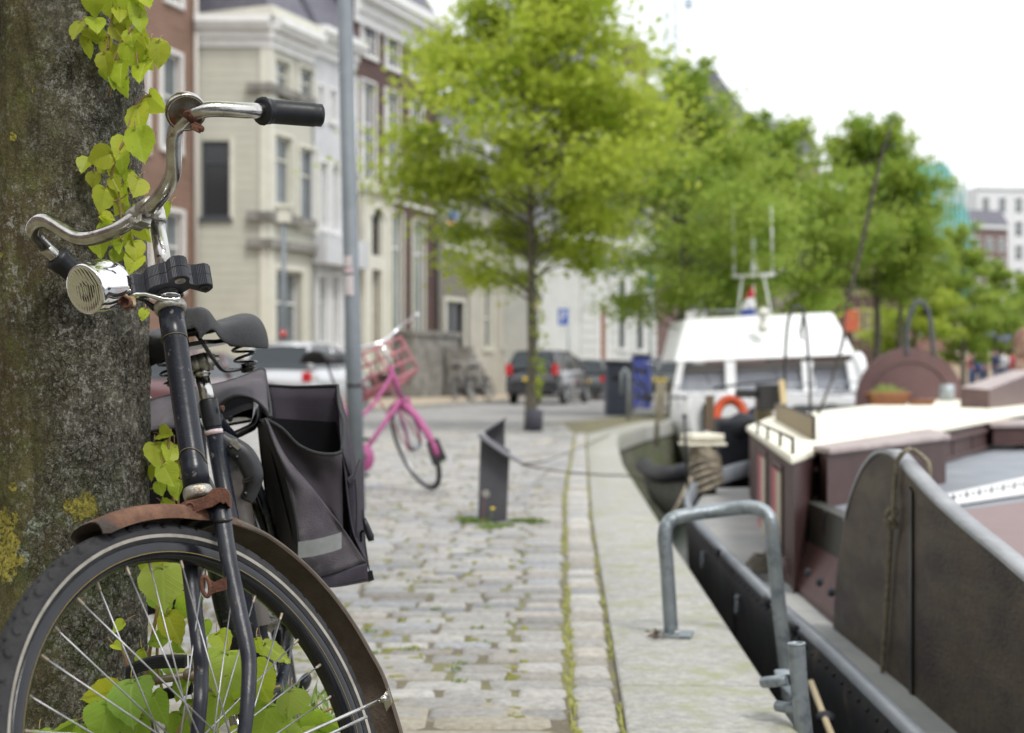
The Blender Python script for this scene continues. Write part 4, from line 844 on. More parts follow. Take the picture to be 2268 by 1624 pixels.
for k in range(9):
    m = MB(); p = A_+dq*(Lq*(k+.5)/9); m.prism([V((p.x,p.y,.29))+nq*.003, V((p.x,p.y,.29))+dq*.03+nq*.003, V((p.x,p.y,.40))+dq*.03+nq*.003, V((p.x,p.y,.40))+nq*.003], nq*.008); m.build('wall_rib', M_MARL, t)
for k in range(5): m = MB(); u = .15+.17*k; p0 = R[2].lerp(R[3],u); p1 = R[7].lerp(R[6],u); m.tube([p0+V((0,0,.012)), p1+V((0,0,.012))], .006, 4); m.build('roof_batten', M_CRM, t)
rv = MB()
for k in range(0, 60):
    y_ = 2.6+k*.11; p = V((gX(y_)-.012, y_, gZ(y_)-.055)); rv.sphere(p, .007, 6, 4); rv.sphere(p+V((.004,.05,-.30)), .006, 6, 4)
rv.build('rivets', M_HULL, t, kind='stuff')
for yy in (3.6,5.15,6.7): m = MB(); m.prism([V((gX(yy)-.008,yy,gZ(yy)-.04)), V((gX(yy)-.008,yy+.012,gZ(yy)-.04)), V((gX(yy)+.012,yy+.012,gZ(yy)-.6)), V((gX(yy)+.012,yy,gZ(yy)-.6))], V((-.006,0,0))); m.build('plate_seam', M_HULL, t)
# doors with curtains on the face to the quay
A, B = R2[0], R2[1]; dd = (B-A); L_ = dd.length; dd.normalize(); nn = V((dd.y,-dd.x,0)); nn = nn if nn.x < 0 else -nn
for i, (u0, u1) in enumerate(((.34,.52),(.66,.84))):
    m = MB(); P = lambda u, z, o: V((A.x+dd.x*L_*u, A.y+dd.y*L_*u, z))+nn*o
    for a_, b_, z0, z1 in ((u0,u0+.015,-.1,.42),(u1-.015,u1,-.1,.42),(u0,u1,.40,.43),(u0,u1,-.1,-.06)): m.prism([P(a_,z0,.003),P(b_,z0,.003),P(b_,z1,.003),P(a_,z1,.003)], nn*.006)
    dr = m.build('cabin_door', M_MARL, t)
    m = MB(); um = u0+(u1-u0)*.55
    def fold(ua, ub, c):
        m.cur = c; rows = []
        for z in (-.05,.15,.39): rows.append([P(ua+(ub-ua)*k/8, z, .014+.006*sin(k*2.3)) for k in range(9)])
        m.patch(rows)
    fold(u0+.012,um,0); fold(um,u1-.012,1)
    m.build('curtain', [mat('pink_cloth', (.50,.16,.18), .9), mat('cream_cloth', (.58,.52,.40), .9)], dr)
m = MB(); H0 = [gz(x,y,.51) for x,y in ((1678,962),(1700,974),(1728,989),(1756,1006))]
m.tube([p+V((0,0,.07)) for p in H0], .008, 6)
for p in H0: m.tube([p, p+V((0,0,.07))], .008, 6)
m.build('grab_rail', M_BLK, t)
# brown hatch box with pale lid
a = gz(1838,1008,.498); b = gz(2105,974,.498); d = (b-a).normalized(); nn2 = V((-d.y,d.x,0)); w_ = .34
q = [a,b,gz(2060,958,.498),gz(1800,1001,.498)]; m = MB(); m.prism([p+d*(.02 if i in (0,3) else -.02)+nn2*(.02 if i < 2 else -.02)+V((0,0,-.26)) for i,p in enumerate(q)], V((0,0,.258))); h = m.build('deck_box', M_MAR, t)
m = MB(); m.prism([p-V((0,0,.0)) for p in q], V((0,0,.03))); m.build('box_lid', M_CAP, h, bevel=.008)
a = gz(2200,985,.30); m = MB(); m.prism([a, a+V((1.4,.35,0)), a+V((1.3,1.2,0)), a+V((-.1,.85,0))], V((0,0,.14))); h = m.build('deck_hatch', M_MAR, t); m = MB(); m.prism([a+V((-.03,-.03,.141)), a+V((1.43,.32,.141)), a+V((1.3,1.22,.141)), a+V((-.13,.87,.141))], V((0,0,.03))); m.build('hatch_lid', M_CAP, h)
# wedge hatch on the roof
a = gz(2127,903,.51); b = gz(2191,905,.51); e = b-a; f_ = (gz(2300,893,.51)-b); z1, z2 = .22, .42
m = MB(); top = [a+V((0,0,z1)), b+V((0,0,z1-.02)), b+f_+V((0,0,z2)), a+f_+V((0,0,z2))]; bot = [a,b,b+f_,a+f_]
m.add(bot+top, [(0,1,5,4),(1,2,6,5),(2,3,7,6),(3,0,4,7),(0,3,2,1)], False); m.cur = 1; m.add(top, [(0,1,2,3)], False); m.build('roof_hatch', [M_MARL, M_CAP], t)
m = MB(); p = gz(2032,1064,.25); m.tube([p, p+V((0,0,.16))], .065, 20); m.lathe(p+V((0,0,.16)), (0,0,1), [(.075,0),(.08,.012),(.06,.028),(0,.034)], 20); m.build('bollard', M_HULL, t)
# arches and stay
m = MB(); m.tube(spline([at(x,y,12) for x,y in ((1738,905),(1739,800),(1744,722),(1753,690),(1767,679),(1779,692),(1787,745),(1792,830),(1797,950))], 5), .013, 8); m.build('pipe_arch', M_BLK, t)
m = MB(); m.tube([at(1778,700,12), at(1774,735,12), at(1777,755,12)], [.01,.014,.008], 6); m.build('hook', M_BLK, t)
S = [at(x,y,13-.0*(950-y)) for x,y in ((1801,955),(1835,860),(1868,760),(1872,690),(1905,560),(1930,440),(1955,340),(1972,288))]
m = MB(); m.tube(spline(S,4), [.009]*8+[.011]*6+[.017]*9+[.013]*6, 8); m.build('furled_stay', mat('dark_rope', (.05,.045,.04), .9, col2=(.09,.07,.06), nscale=20), t)
m = MB(); m.tube([at(1972,288,13), at(2040,-120,13)], .0035, 5); m.build('stay_wire', M_GALV, t)
m = MB(); m.tube([at(1795,955,12.6), at(1840,845,12.6), at(1860,770,12.6), at(1873,702,12.6)], .006, 5); m.build('thin_stay', M_BLK, t)
# lattice board on the roof
t2 = thing('lattice_board', 'woven tan lattice board in dark frame standing on the cream roof', 'board', gz(1760,950,.51)); 
a, b = gz(1720,930,.51), gz(1803,975,.51); hh = V((0,0,.125)); m = MB(); d = (b-a); 
for k in range(15): m.tube([a+d*k/14, a+d*k/14+hh], .006, 5)
for k in range(6): m.tube([a+hh*k/5, b+hh*k/5], .005, 5)
m.build('lattice', mat('wicker', (.26,.20,.12), .8), t2)
m = MB(); nb = V((-d.y,d.x,0)).normalized()*.012; m.prism([a-nb,b-nb,b-nb+hh,a-nb+hh], nb*.4); m.build('backing', mat('tan_cloth', (.30,.245,.16), .9), t2)
m = MB()
for p0, p1 in ((a,b),(a+hh,b+hh),(a,a+hh),(b,b+hh),((a+b)/2,(a+b)/2+hh)): m.tube([p0,p1], .010, 6)
m.build('frame', M_BLK, t2)
# planters
def planter(px, py, w_, h_, label, plant):
    p = gz(px,py,.512); t = thing('terracotta_planter', label, 'planter', p); m = MB(); rows = []
    prof = [(0,0),(.80,0),(.93,h_*.75),(1.0,h_*.78),(1.0,h_),(.9,h_),(.86,h_*.7),(0,h_*.65)]
    for r, z in prof: rows.append([p+V((cos(a)*w_/2*r, sin(a)*w_*.24*r, z)) for a in [2*pi*k/20 for k in range(21)]])
    m.patch(rows); m.build('pot', M_TERRA, t)
    if plant:
        m = MB(); rnd = random.Random(4)
        for k in range(260):
            q = p+V((rnd.uniform(-.34,.34)*w_, rnd.uniform(-.1,.1), h_*.7)); L = rnd.uniform(.05,.13)*(1.3 if abs(q.x-p.x) < .1 else .8); e = q+V((rnd.gauss(0,.03), rnd.gauss(0,.03), L)); s = V((.008,0,0)); m.cur = int(k % 9 == 0); m.add([q-s,q+s,e], [(0,1,2)], False)
        m.build('succulents', [mat('succulent_green', (.26,.34,.08), .7), mat('succulent_red', (.35,.12,.06), .7)], t)
        m = MB(); m.tube([p+V((-.28*w_,0,-.0)), p+V((.35*w_,0,0))], .02, 8); m.build('saucer', M_TERRA, t)
planter(1966,897,.56,.15,'long terracotta planter with low succulents on the cream cabin roof',True)
planter(2040,897,.36,.06,'small empty terracotta dish on the cream roof right of the planter',False)
for i,(x,y,c) in enumerate(((2098,888,M_GALV),(2112,884,M_BOATW))):
    p = gz(x,y,.512); t3 = thing('metal_tin', ['grey metal tin on the roof left of the white one','white tin on the roof beside the brown wedge hatch'][i], 'tin', p, 'tins on the cabin roof'); m = MB(); m.lathe(p,(0,0,1),[(.10,0),(.10,.22),(.085,.225),(.085,.2),(0,.2)],16); m.build('can', c, t3)
for i,(x,y) in enumerate(((1712,1345),(1600,1232),(1772,1405))):
    p = gz(x,y,gZ(5.5)+.02); m = MB(); m.tube([p+V((-.02,-.05,.03)), p+V((-.02,.05,.03))], .009, 8); m.tube([p+V((-.02,-.02,0)), p+V((-.02,-.02,.03))], .008, 8); m.tube([p+V((-.02,.02,0)), p+V((-.02,.02,.03))], .008, 8); m.build('mooring_cleat', M_HULL, t)
for x,y in ((1637,1345),(1560,1245)): m = MB(); c_ = V((1.035, FPX*1.035/(x-CX), 0)); c_.z = CH-(y-HZ)/FPX*c_.y; m.tube([c_+V((-.012,.022*cos(a),.03*sin(a))) for a in [2*pi*k/14 for k in range(14)]], .006, 6, closed=True); m.tube([c_+V((-.012,0,.03)), c_+V((-.004,0,.055))], .012, 8); m.build('hull_ring', M_GUN, t)
for P_, r_ in (([(1752,1085,7.2),(1758,1120,7.0),(1752,1160,6.9),(1748,1195,6.8)],.016),([(1768,1075,7.2),(1762,1110,7.1),(1766,1150,7.0)],.010)): m = MB(); m.tube(spline([at(*q) for q in P_],4), r_, 8); m.build('tiller_lever', M_BLK, t)
for k in range(3): m = MB(); p = gz(1790+26*k,1268+22*k,.02); m.lathe(p+V((0,-.005,0)), (-.8,-.5,.3), [(.018,0),(.018,.006),(.010,.010),(0,.010)], 12); m.build('bolt_head', M_HULL, t)
for k, yy in enumerate((4.9,5.6,6.3,7.0)): m = MB(); m.boxb((1.385,yy,.19), V((.006,0,0)), V((0,.018,0)), V((0,0,.075))); m.build('board_bracket', M_BLK, t)
t9 = thing('rope', 'dark coiled mooring rope lying on the grey side deck of the barge', 'rope', gz(1690,1262,-.06)); c_ = gz(1690,1262,-.06); m = MB()
for k in range(4): m.tube([c_+V((cos(a)*(.11-.018*k)*.7, sin(a)*(.15-.02*k), .012+.016*k+.004*sin(3*a))) for a in [2*pi*j/22 for j in range(22)]], .010, 6, closed=True)
m.build('coil', mat('tarred_rope', (.10,.085,.065), .9, col2=(.16,.14,.11), nscale=50), t9)
t9 = thing('boat_hook', 'pale wooden boat hook pole leaning below the gunwale beside the ladder', 'pole', at(1800,1515,4.5)); m = MB(); m.tube([at(1796,1512,4.5), at(1822,1580,4.3), at(1850,1650,4.1)], .011, 8); m.build('pole', mat('pale_pole', (.46,.38,.25), .7), t9); m = MB(); m.sphere(at(1828,1590,4.28), .03, 12, 8, (1,1,.7)); m.build('rubber_tip', M_HULL, t9)
# leeboard
t = thing('leeboard', 'big dark rounded wooden leeboard with grey metal edge nearest the camera at right', 'leeboard', (1.25,4.6,-1))
XL = 1.25
def lp(x, y, X=XL): Y = FPX*X/(x-CX); return V((X, Y, CH-(y-HZ)/FPX*Y))
O = [(1846,1760),(1842,1500),(1844,1400),(1850,1300),(1861,1200),(1881,1110),(1904,1047),(1928,1011),(1950,998),(1974,1003),(1996,1026),(2050,1086),(2120,1152),(2200,1218),(2268,1277),(2420,1412),(2640,1620)]
top = spline([lp(x,y) for x,y in O], 4); m = MB(); bot = [V((XL,top[-1].y,-1.1)), V((XL,top[0].y,-1.1))]
m.prism(top+bot, V((.046,0,0))); m.build('board', M_LEE, t, bevel=.004)
m = MB(); e = top[18:]; rows = [[p+V((o,0,0))+V((0,0,z)) for p in e] for o, z in ((-.004,-.010),(-.004,.004),(.050,.004),(.050,-.010))]; m.patch(rows); m.build('edge_strip', M_LCAP, t)
m = MB(); p = lp(2021,1075); m.prism([V((XL-.008,p.y-.016,-1.1)), V((XL-.008,p.y+.016,-1.1)), V((XL-.008,p.y+.016,p.z-.005)), V((XL-.008,p.y-.016,p.z-.02))], V((.0075,0,0))); m.build('batten', mat('batten_black', (.015,.015,.018), .4), t)
t = thing('rope', 'old greenish rope looped over the leeboard edge and hanging down with a knot', 'rope', lp(1985,1035))
def twist(P, r, name, root, mt=None, pit=.022):
    P = [V(p) for p in P]; out = MB(); S = []
    for a, b in zip(P, P[1:]):
        n = max(1, int((b-a).length/.004)); S += [a.lerp(b, k/n) for k in range(n)]
    S.append(P[-1])
    for ph in (0, 2.09, 4.19):
        Q = []; acc = 0
        for i, p in enumerate(S):
            if i: acc += (S[i]-S[i-1]).length
            d = (S[min(i+1,len(S)-1)]-S[max(i-1,0)]).normalized(); u = d.orthogonal().normalized(); w2 = d.cross(u); an = ph+acc/pit*2*pi*.5
            Q.append(p+(u*cos(an)+w2*sin(an))*r*.5)
        out.tube(Q[::2], r*.58, 5)
    return out.build(name, mt or M_ROPE, root)
Xr = XL-.016
pp = spline([lp(1986,1040,Xr), lp(1981,1080,Xr), lp(1979,1130,Xr-.008), lp(1974,1165,Xr-.006), lp(1969,1250,Xr), lp(1965,1330,Xr), lp(1957,1450,Xr), lp(1948,1600,Xr), lp(1945,1760,Xr)], 6); twist(pp, .009, 'strand', t)
lk = lp(1994,1046); pp = spline([lp(1986,1040,Xr), lp(1987,1022,Xr), lp(1992,1012,Xr)+V((.02,0,.02)), lp(1998,1012)+V((.04,0,.018)), lp(2006,1028)+V((.07,-.01,.0)), lp(2008,1045)+V((.06,-.02,-.05))], 6); twist(pp, .009, 'loop', t)
kc = lp(1976,1148,Xr-.01); pp = [kc+V((-.012*cos(a*2), .022*cos(a), .026*sin(a)+.012*sin(2*a))) for a in [2*pi*k/24 for k in range(25)]]; twist(pp, .010, 'knot', t)
# rope wrapped fender, rod, stern gear
t = thing('rope_coil', 'thick stack of beige mooring rope wrapped round the bow post', 'rope', at(1562,1075,10.2)); m = MB(); c = at(1562,1030,10.2)
for k in range(9):
    z = -.16+.036*k; r = .115-.004*k; m.tube([c+V((cos(a)*r+.01*sin(k*3), sin(a)*r, z+.05*cos(a+.4*k))) for a in [2*pi*j/18 for j in range(18)]], .019, 7, closed=True)
m.build('coil', mat('pale_rope', (.46,.40,.31), .95, col2=(.25,.22,.18), nscale=22, bump=1, bscale=120), t)
m = MB(); m.tube([c+V((0,0,-.3)), c+V((0,0,.17))], .08, 12); m.build('post', M_HULL, t); m = MB(); m.boxb(c+V((-.02,0,.20)), V((.12,.03,0)), V((-.03,.1,0)), V((0,0,.025))); m.boxb(c+V((-.02,0,.15)), V((.14,.03,0)), V((-.03,.1,0)), V((0,0,.012))); m.build('post_cap', M_CRM, t, bevel=.01)
t = thing('mooring_rope', 'pale mooring line sagging from the bow post down to the quay side', 'rope', at(1500,1110,9.6)); twist(spline([at(1530,1060,10), at(1512,1100,9.7), at(1496,1130,9.6), at(1480,1150,9.6)],6), .018, 'line', t, MATS['pale_rope'])
t = thing('steel_rod', 'thin black rod standing upright beside the rope coil', 'rod', at(1521,1085,9.5)); m = MB(); m.tube([at(1524,1085,9.5), at(1519,1000,9.5), at(1516,925,9.5)], .010, 8); m.sphere(at(1516,922,9.5), .016); m.build('rod', M_BLK, t)
t = thing('life_buoy', 'orange life buoy behind the dark stern gear of the barge', 'life buoy', at(1618,925,13)); c = at(1618,925,13); m = MB(); 
m.tube([c+V((cos(a)*.13, .04*sin(a), sin(a)*.16)) for a in [2*pi*k/24 for k in range(24)]], .045, 10, closed=True); m.build('ring', M_ORANGE, t)
m = MB(); m.tube([c+V((cos(a)*.19, -.03, sin(a)*.22)) for a in [2*pi*k/16 for k in range(16)]], .012, 6, closed=True); m.build('grab_line', M_BOATW, t)
def fender(x, y, Y, r, L, label, m_=None, tilt=0):
    c = at(x,y,Y); t = thing('fender', label, 'fender', c, 'rubber fenders'); m = MB(); ax = V((sin(tilt),.2,cos(tilt))); m.lathe(c-ax.normalized()*L/2, ax, [(0,-r*.8),(r*.5,-r*.6),(r*.85,-r*.2),(r,.1*L),(r,.9*L),(r*.85,L+r*.2),(r*.5,L+r*.6),(0,L+r*.8)], 20); m.build('body', m_ or M_HULL, t)
fender(1640,948,12.6,.13,.12,'black round rubber fender under the orange life buoy',tilt=1.1)
fender(1668,925,12.8,.07,.12,'small black fender right of the life buoy',tilt=.6)
t = thing('winch_gear', 'black winch box with wooden posts on the barge bow before the white cruiser', 'winch', at(1700,900,12)); m = MB(); m.boxb(at(1700,880,12.2), V((.09,0,0)), V((0,.1,0)), V((0,0,.11))); m.boxb(at(1660,872,12.2), V((.12,0,0)), V((0,.05,0)), V((0,0,.035))); m.build('housing', M_BLK, t, bevel=.01)
m = MB(); m.boxb(at(1733,868,12.0), V((.022,0,.004)), V((0,.03,0)), V((-.01,0,.10))); m.build('wooden_post', mat('pale_wood', (.60,.48,.28), .7), t); m = MB(); m.boxb(at(1571,915,12.0), V((.035,0,0)), V((0,.03,0)), V((.004,0,.15))); m.build('brown_post', mat('weathered_brown', (.16,.12,.08), .9), t)
m = MB(); m.boxb(at(1692,920,12.4), V((.07,0,0)), V((0,.05,0)), V((0,0,.05))); m.build('brass_box', mat('tan_metal', (.34,.28,.16), .6), t)
m = MB(); m.tube([at(1580,860,12.2),at(1640,851,12.2),at(1700,845,12.2),at(1735,842,12.2)], .010, 6); m.build('rail', M_BLK, t)
m = MB(); m.boxb(at(1650,1000,12.8), V((.28,0,0)), V((0,.3,0)), V((0,0,.30))); m.build('bow_block', M_HULL, t, bevel=.05)
# tender at the quay corner
t = thing('rubber_tender', 'small grey tender with black rubber rim tucked against the quay wall', 'boat', at(1460,1100,11.5)); m = MB(); C0 = at(1530,1085,11.3)
rows = []
for s, wd, z in ((0,.02,.30),(.15,.12,.28),(.5,.20,.24),(1.2,.24,.2),(2.4,.26,.2)):
    yy = C0.y-.3+s; rows.append([V((C0.x+.03*s+wd*x, yy, -.55+z+.35*k)) for x,k in ((-1,1),(-.96,.6),(-.7,.1),(0,-.15),(.7,.1),(.96,.6),(1,1))])
m.patch(rows); m.build('hull', mat('tender_grey', (.22,.22,.19), .6, col2=(.16,.16,.14), nscale=5), t)
m = MB(); m.tube([r[0]+V((0,0,.02)) for r in rows[::-1]]+[r[-1]+V((0,0,.02)) for r in rows], .07, 12); m.build('rubber_rim', M_HULL, t)
# second barge with round maroon board and pipe arch
t = thing('maroon_barge', 'barge behind the cream roof with half round maroon board and grey pipe arch', 'boat', at(2015,885,20.5)); m = MB(); c = at(2016,888,20.5); r = .77
m.prism([c+V((cos(a)*r, 0, sin(a)*r)) for a in [pi*k/28 for k in range(29)]]+[c+V((-r*1.02,0,-.5)), c+V((r*1.02,0,-.5))][::1], V((0,.10,0))); m.build('round_board', mat('maroon_board', (.115,.06,.06), .5, col2=(.14,.08,.078), nscale=1.5), t)
m = MB(); m.tube([c+V((cos(a)*(r-.2), -.012, sin(a)*(r-.2))) for a in [pi*k/28 for k in range(29)]], .012, 6); m.build('board_groove', M_MARL, t)
m = MB(); m.tube(spline([at(x,y,19.5) for x,y in ((2008,790),(2010,725),(2020,684),(2036,668),(2051,680),(2061,715),(2068,790))],5), .034, 10); m.build('pipe_arch', mat('dull_pipe', (.07,.075,.085), .5), t)
m = MB(); m.boxb(at(2010,950,22.5), V((1.6,0,0)), V((0,1.6,0)), V((0,0,.35))); m.build('hull', M_HULL, t, bevel=.15)
t = thing('rusty_anchor', 'rusty rounded barge windlass at the right picture edge', 'windlass', at(2262,770,22)); m = MB(); m.sphere(at(2268,760,22), .17, sc=(1,1,1.35)); m.build('drum', mat('rusty_iron', (.20,.10,.07), .8, col2=(.33,.25,.2), nscale=6, bump=.6, bscale=20), t); m = MB(); m.tube([at(2263,790,22), at(2260,860,22)], .09, 10); m.build('stem', MATS['rusty_iron'], t)
# ---------------------------------------------------------------- white cruiser
t = thing('white_cruiser', 'white motor cruiser with broad wheelhouse roof and antenna frame moored beyond the barge', 'boat', (4.7,27.5,-1.2))
def px(l, Y): return [at(x,y,Y) for x,y in l]
m = MB(); f_ = px([(1493,803),(1897,786)],27)+px([(1846,692),(1517,705)],28.1); bk = [p+V((0,2.6,0)) for p in f_]; bk = [V((p.x,p.y,p.z)) for p in bk]
m.add(f_+bk, [(0,1,2,3),(4,7,6,5),(0,4,5,1),(1,5,6,2),(2,6,7,3),(3,7,4,0)], False); m.build('wheelhouse_roof', M_BOATW, t, bevel=.06)
m = MB(); z0 = at(0,872,27).z; z1 = at(0,806,27).z; m.add([V((at(1500,0,27.15).x,27.15,z0)), V((at(1892,0,27.15).x,27.15,z0)), V((at(1885,0,27.25).x,27.25,z1)), V((at(1505,0,27.25).x,27.25,z1))], [(0,1,2,3)], False); m.build('windscreen', mat('cabin_glass', (.25,.26,.30), .12, col2=(.38,.39,.44), nscale=.8, mix=(.35,.6)), t)
m = MB()
m.boxb(at(1696,812,27.1), V((1.66,0,.05)), V((0,.02,0)), V((0,0,.07))); m.build('window_header', mat('dark_header', (.12,.11,.10), .6), t)
for xa, xb, xc, xd in ((1503,1517,1488,1502),(1606,1628,1608,1632),(1775,1800,1782,1808),(1874,1890,1888,1908)):
    m = MB(); q = px([(xc,876),(xd,876)],27.0)+px([(xb,800),(xa,800)],27.05); m.prism(q, V((0,.09,0))); m.build('window_pillar', M_BOATW, t)
rows = []
for Y, hw, zt in ((26.2,1.55,.45),(26.7,1.8,.52),(27.1,1.87,.56),(30,1.9,.56),(34,1.7,.55),(36,1.2,.55)):
    cx = at(1697,0,27).x+ (Y-27)*.42*(Y > 27); rows.append([V((cx+hw*a, Y, z)) for a, z in ((-.7,-1.3),(-.85,-.9),(-.95,-.35),(-1.0,.0),(-.98,zt),(0,zt+.04),(.98,zt),(1,.0),(.95,-.35),(.85,-.9),(.7,-1.3))])
m = MB(); m.patch(rows); m.add(rows[0], [tuple(range(11))], False); m.build('hull', M_BOATW, t)
m = MB(); 
for x in range(1500,1900,28): m.tube(px([(x,905),(x,856)],26.3), .012, 5)
m.tube(px([(1494,857),(1700,854),(1905,846)],26.3), .016, 6); m.build('railing', M_GALV, t)
m = MB(); m.boxb(at(1840,905,26.25), V((.13,0,0)), V((0,.05,0)), V((0,0,.12))); m.build('dark_cleat', M_HULL, t, bevel=.03)
m = MB(); m.boxb(at(1560,925,26.1), V((.04,0,0)), V((0,.04,0)), V((0,0,.25))); m.build('bow_post', M_BLK, t)
m = MB(); w_ = .022
m.tube(px([(1622,612),(1716,608)],28.6), .035, 8); m.tube(px([(1626,612),(1624,450)],28.6), .022, 8); m.tube(px([(1711,608),(1708,450)],28.6), .022, 8); m.tube(px([(1644,612),(1633,700)],28.6), .022, 8); m.tube(px([(1691,610),(1708,695)],28.6), .022, 8)
m.tube(px([(1668,610),(1668,520)],28.6), .014, 8); m.boxb(at(1670,585,28.6), V((.06,0,0)), V((0,.06,0)), V((0,0,.14))); m.boxb(at(1668,540,28.6), V((.05,0,0)), V((0,.05,0)), V((0,0,.07))); m.build('antenna_frame', M_BOATW, t)
m = MB(); 
for y, r in ((694,.12),(726,.11),(712,.07)): m.sphere(at(1690,y,27.3), r)
m.build('search_light', mat('lamp_cream', (.62,.62,.55), .3, .3), t)
m = MB(); m.sphere(at(1900,820,27.6), .28, sc=(.6,1,1.3)); m.build('side_fender', M_BOATW, t)
t_ = t
for x0, x1 in ((1519,1604),(1634,1773),(1802,1872)):
    m = MB(); q = [at(x0,811,27.0), at(x1,809,27.0), at(x1+3,864,27.0), at(x0-2,868,27.0)]; m.tube(q, .022, 6, closed=True); m.build('window_seal', M_BLK, t_)
m = MB(); m.tube(px([(1488,880),(1700,877),(1906,870)],26.35), .03, 6); m.build('rub_rail', mat('rub_grey', (.3,.3,.32), .6), t_)
for x, y0 in ((1560,818),(1715,816),(1838,812)): m = MB(); m.tube(px([(x,y0),(x+12,852)],26.98), .012, 5); m.build('wiper', M_BLK, t_)
m = MB(); m.tube(px([(1545,700),(1545,690),(1640,688),(1640,697)],28.2), .018, 6); m.build('roof_rail', M_GALV, t_)
m = MB(); m.boxb(at(1780,905,26.25), V((.35,0,0)), V((0,.02,0)), V((0,0,.16))); m.build('locker', mat('locker_grey', (.5,.5,.52), .5), t_, bevel=.02)
t = thing('flag', 'red white and blue flag drooping above the white cruiser roof', 'flag', at(1668,700,28.4)); pole = MB(); pole.tube(px([(1672,705),(1669,630)],28.4), .012, 6); pole.build('staff', M_SIGNW, t)
for c, f0, f1 in (('flag_red',0,.36),('flag_white',.36,.72),('flag_navy',.72,1)):
    m = MB(); rows = []
    for i in range(7):
        u = i/6; a_ = at(1670-2*u*5,632+u*8,28.4); b_ = at(1676-u*40, 700+u*4,28.4); rows.append([a_.lerp(b_, f0+(f1-f0)*k/4)+V((0,.03*sin(u*6+k),0)) for k in range(5)])
    m.patch(rows); m.build('stripe', mat(c, {'flag_red':(.55,.03,.05),'flag_white':(.8,.8,.82),'flag_navy':(.05,.08,.3)}[c], .8), t)
# ---------------------------------------------------------------- ladder rail on the quay
M_RAIL = mat('galvanised_rail', (.27,.31,.34), .42, .55, col2=(.36,.40,.43), nscale=9, bump=.3, bscale=60, col3=(.20,.235,.26), n3=26, mix3=(.5,.62))
t = thing('ladder_rail', 'galvanised steel grab rail and ladder bolted to the quay edge', 'rail', gr(1490,1412)); b0 = gr(1487,1408,.014); Yb = b0.y
P = [b0, at(1477,1250,Yb), at(1472,1190,Yb), at(1481,1158,Yb+.01), at(1510,1143,Yb+.02), at(1600,1130,Yb+.03), at(1660,1124,Yb+.0), at(1690,1132,Yb-.02), at(1707,1155,Yb-.04), at(1712,1200,Yb-.04), at(1724,1330,Yb-.04), at(1741,1480,Yb-.05), at(1757,1640,Yb-.05), at(1775,1800,Yb-.05)]
m = MB(); m.tube(spline(P,7), .0235, 16); m.build('tube', M_RAIL, t)
m = MB(); m.boxb(V((b0.x+.006,b0.y+.0,.019)), V((.062,-.012,0)), V((.012,.055,0)), V((0,0,.005))); m.build('foot_plate', M_RAIL, t, bevel=.002)
m = MB(); m.lathe((b0.x+.012,b0.y-.034,.024),(0,0,1),[(.010,0),(.010,.009),(.005,.013),(0,.014)],6,False); m.build('bolt', mat('bright_zinc',(.7,.7,.7),.3,1.), t)
Yp = 3.45; m = MB(); q = [at(1764,1428,Yp), at(1770,1520,Yp), at(1783,1640,Yp), at(1800,1830,Yp)]; m.tube(q, .0215, 14, caps=False); m.lathe(q[0],(q[0]-q[1]),[(.0215,0),(.0225,.004),(.018,.005),(.0165,0),(.0165,-.05)],16); m.build('stringer', M_RAIL, t)
for a, b in (((1690,1512),(1745,1506)),((1722,1564),(1770,1572)),((1748,1640),(1785,1650))):
    m = MB(); m.tube([at(*a,Yp+.06), at(*b,Yp)], .014, 10); m.build('rung', M_RAIL, t)
m = MB(); m.tube(spline([at(1735,1485,Yp+.1), at(1742,1510,Yp+.06), at(1760,1535,Yp+.02), at(1768,1545,Yp)],4), .012, 8, flat=(.4,2)); m.build('gusset', M_RAIL, t)
t = thing('dead_leaves', 'small clump of brown dead leaves beside the rail foot plate', 'leaves', gr(1455,1412)); m = MB(); rnd = random.Random(3)
for k in range(22):
    p = gr(1455+rnd.gauss(0,12),1411+rnd.gauss(0,4),.018)+V((0,0,rnd.random()*.012)); a = rnd.random()*6; L = .012; m.add([p+V((cos(a)*L,sin(a)*L,.003)), p+V((-sin(a)*L*.5,cos(a)*L*.5,.008)), p+V((-cos(a)*L,-sin(a)*L,0)), p+V((sin(a)*L*.5,-cos(a)*L*.5,.005))], [(0,1,2,3)], False)
m.build('leaf_clump', mat('dead_leaf', (.16,.10,.05), .9), t)
# ---------------------------------------------------------------- grey folded stand
M_STAND = mat('charcoal_steel', (.065,.065,.078), .55, col2=(.085,.085,.10), nscale=4, coat=.1); M_STANDL = mat('stand_edge', (.20,.20,.23), .5)
b = gr(1091,1157); Y = b.y
t = thing('folded_stand', 'charcoal folded steel stand with slanting top plates on the setts', 'stand', b)
m = MB(); q = [at(1058,1155,Y), at(1122,1157,Y), at(1129,1000,Y), at(1064,962,Y)]; m.prism(q, V((.0,.16,0))); m.build('upright', M_STAND, t, bevel=.004)
m = MB(); q = [at(1058,966,Y-.05), at(1066,975,Y-.05), at(1158,1031,Y-.1), at(1156,1024,Y-.1)]; m.prism([at(1057,967,Y-.06), at(1118,1010,Y-.08), at(1160,1031,Y-.10), at(1160,1027,Y-.10), at(1118,1000,Y-.08), at(1063,960,Y-.06)], V((0,.24,0))); m.build('slanted_plate', M_STANDL, t, bevel=.003)
m = MB(); m.prism([at(1076,972,Y+.3), at(1118,1000,Y+.3), at(1118,930,Y+.3), at(1076,960,Y+.3)], V((0,.04,0))); m.prism([at(1073,962,Y+.24), at(1121,930,Y+.24), at(1121,926,Y+.24), at(1073,956,Y+.24)], V((0,.2,0))); m.build('rear_fin', M_STAND, t, bevel=.003)
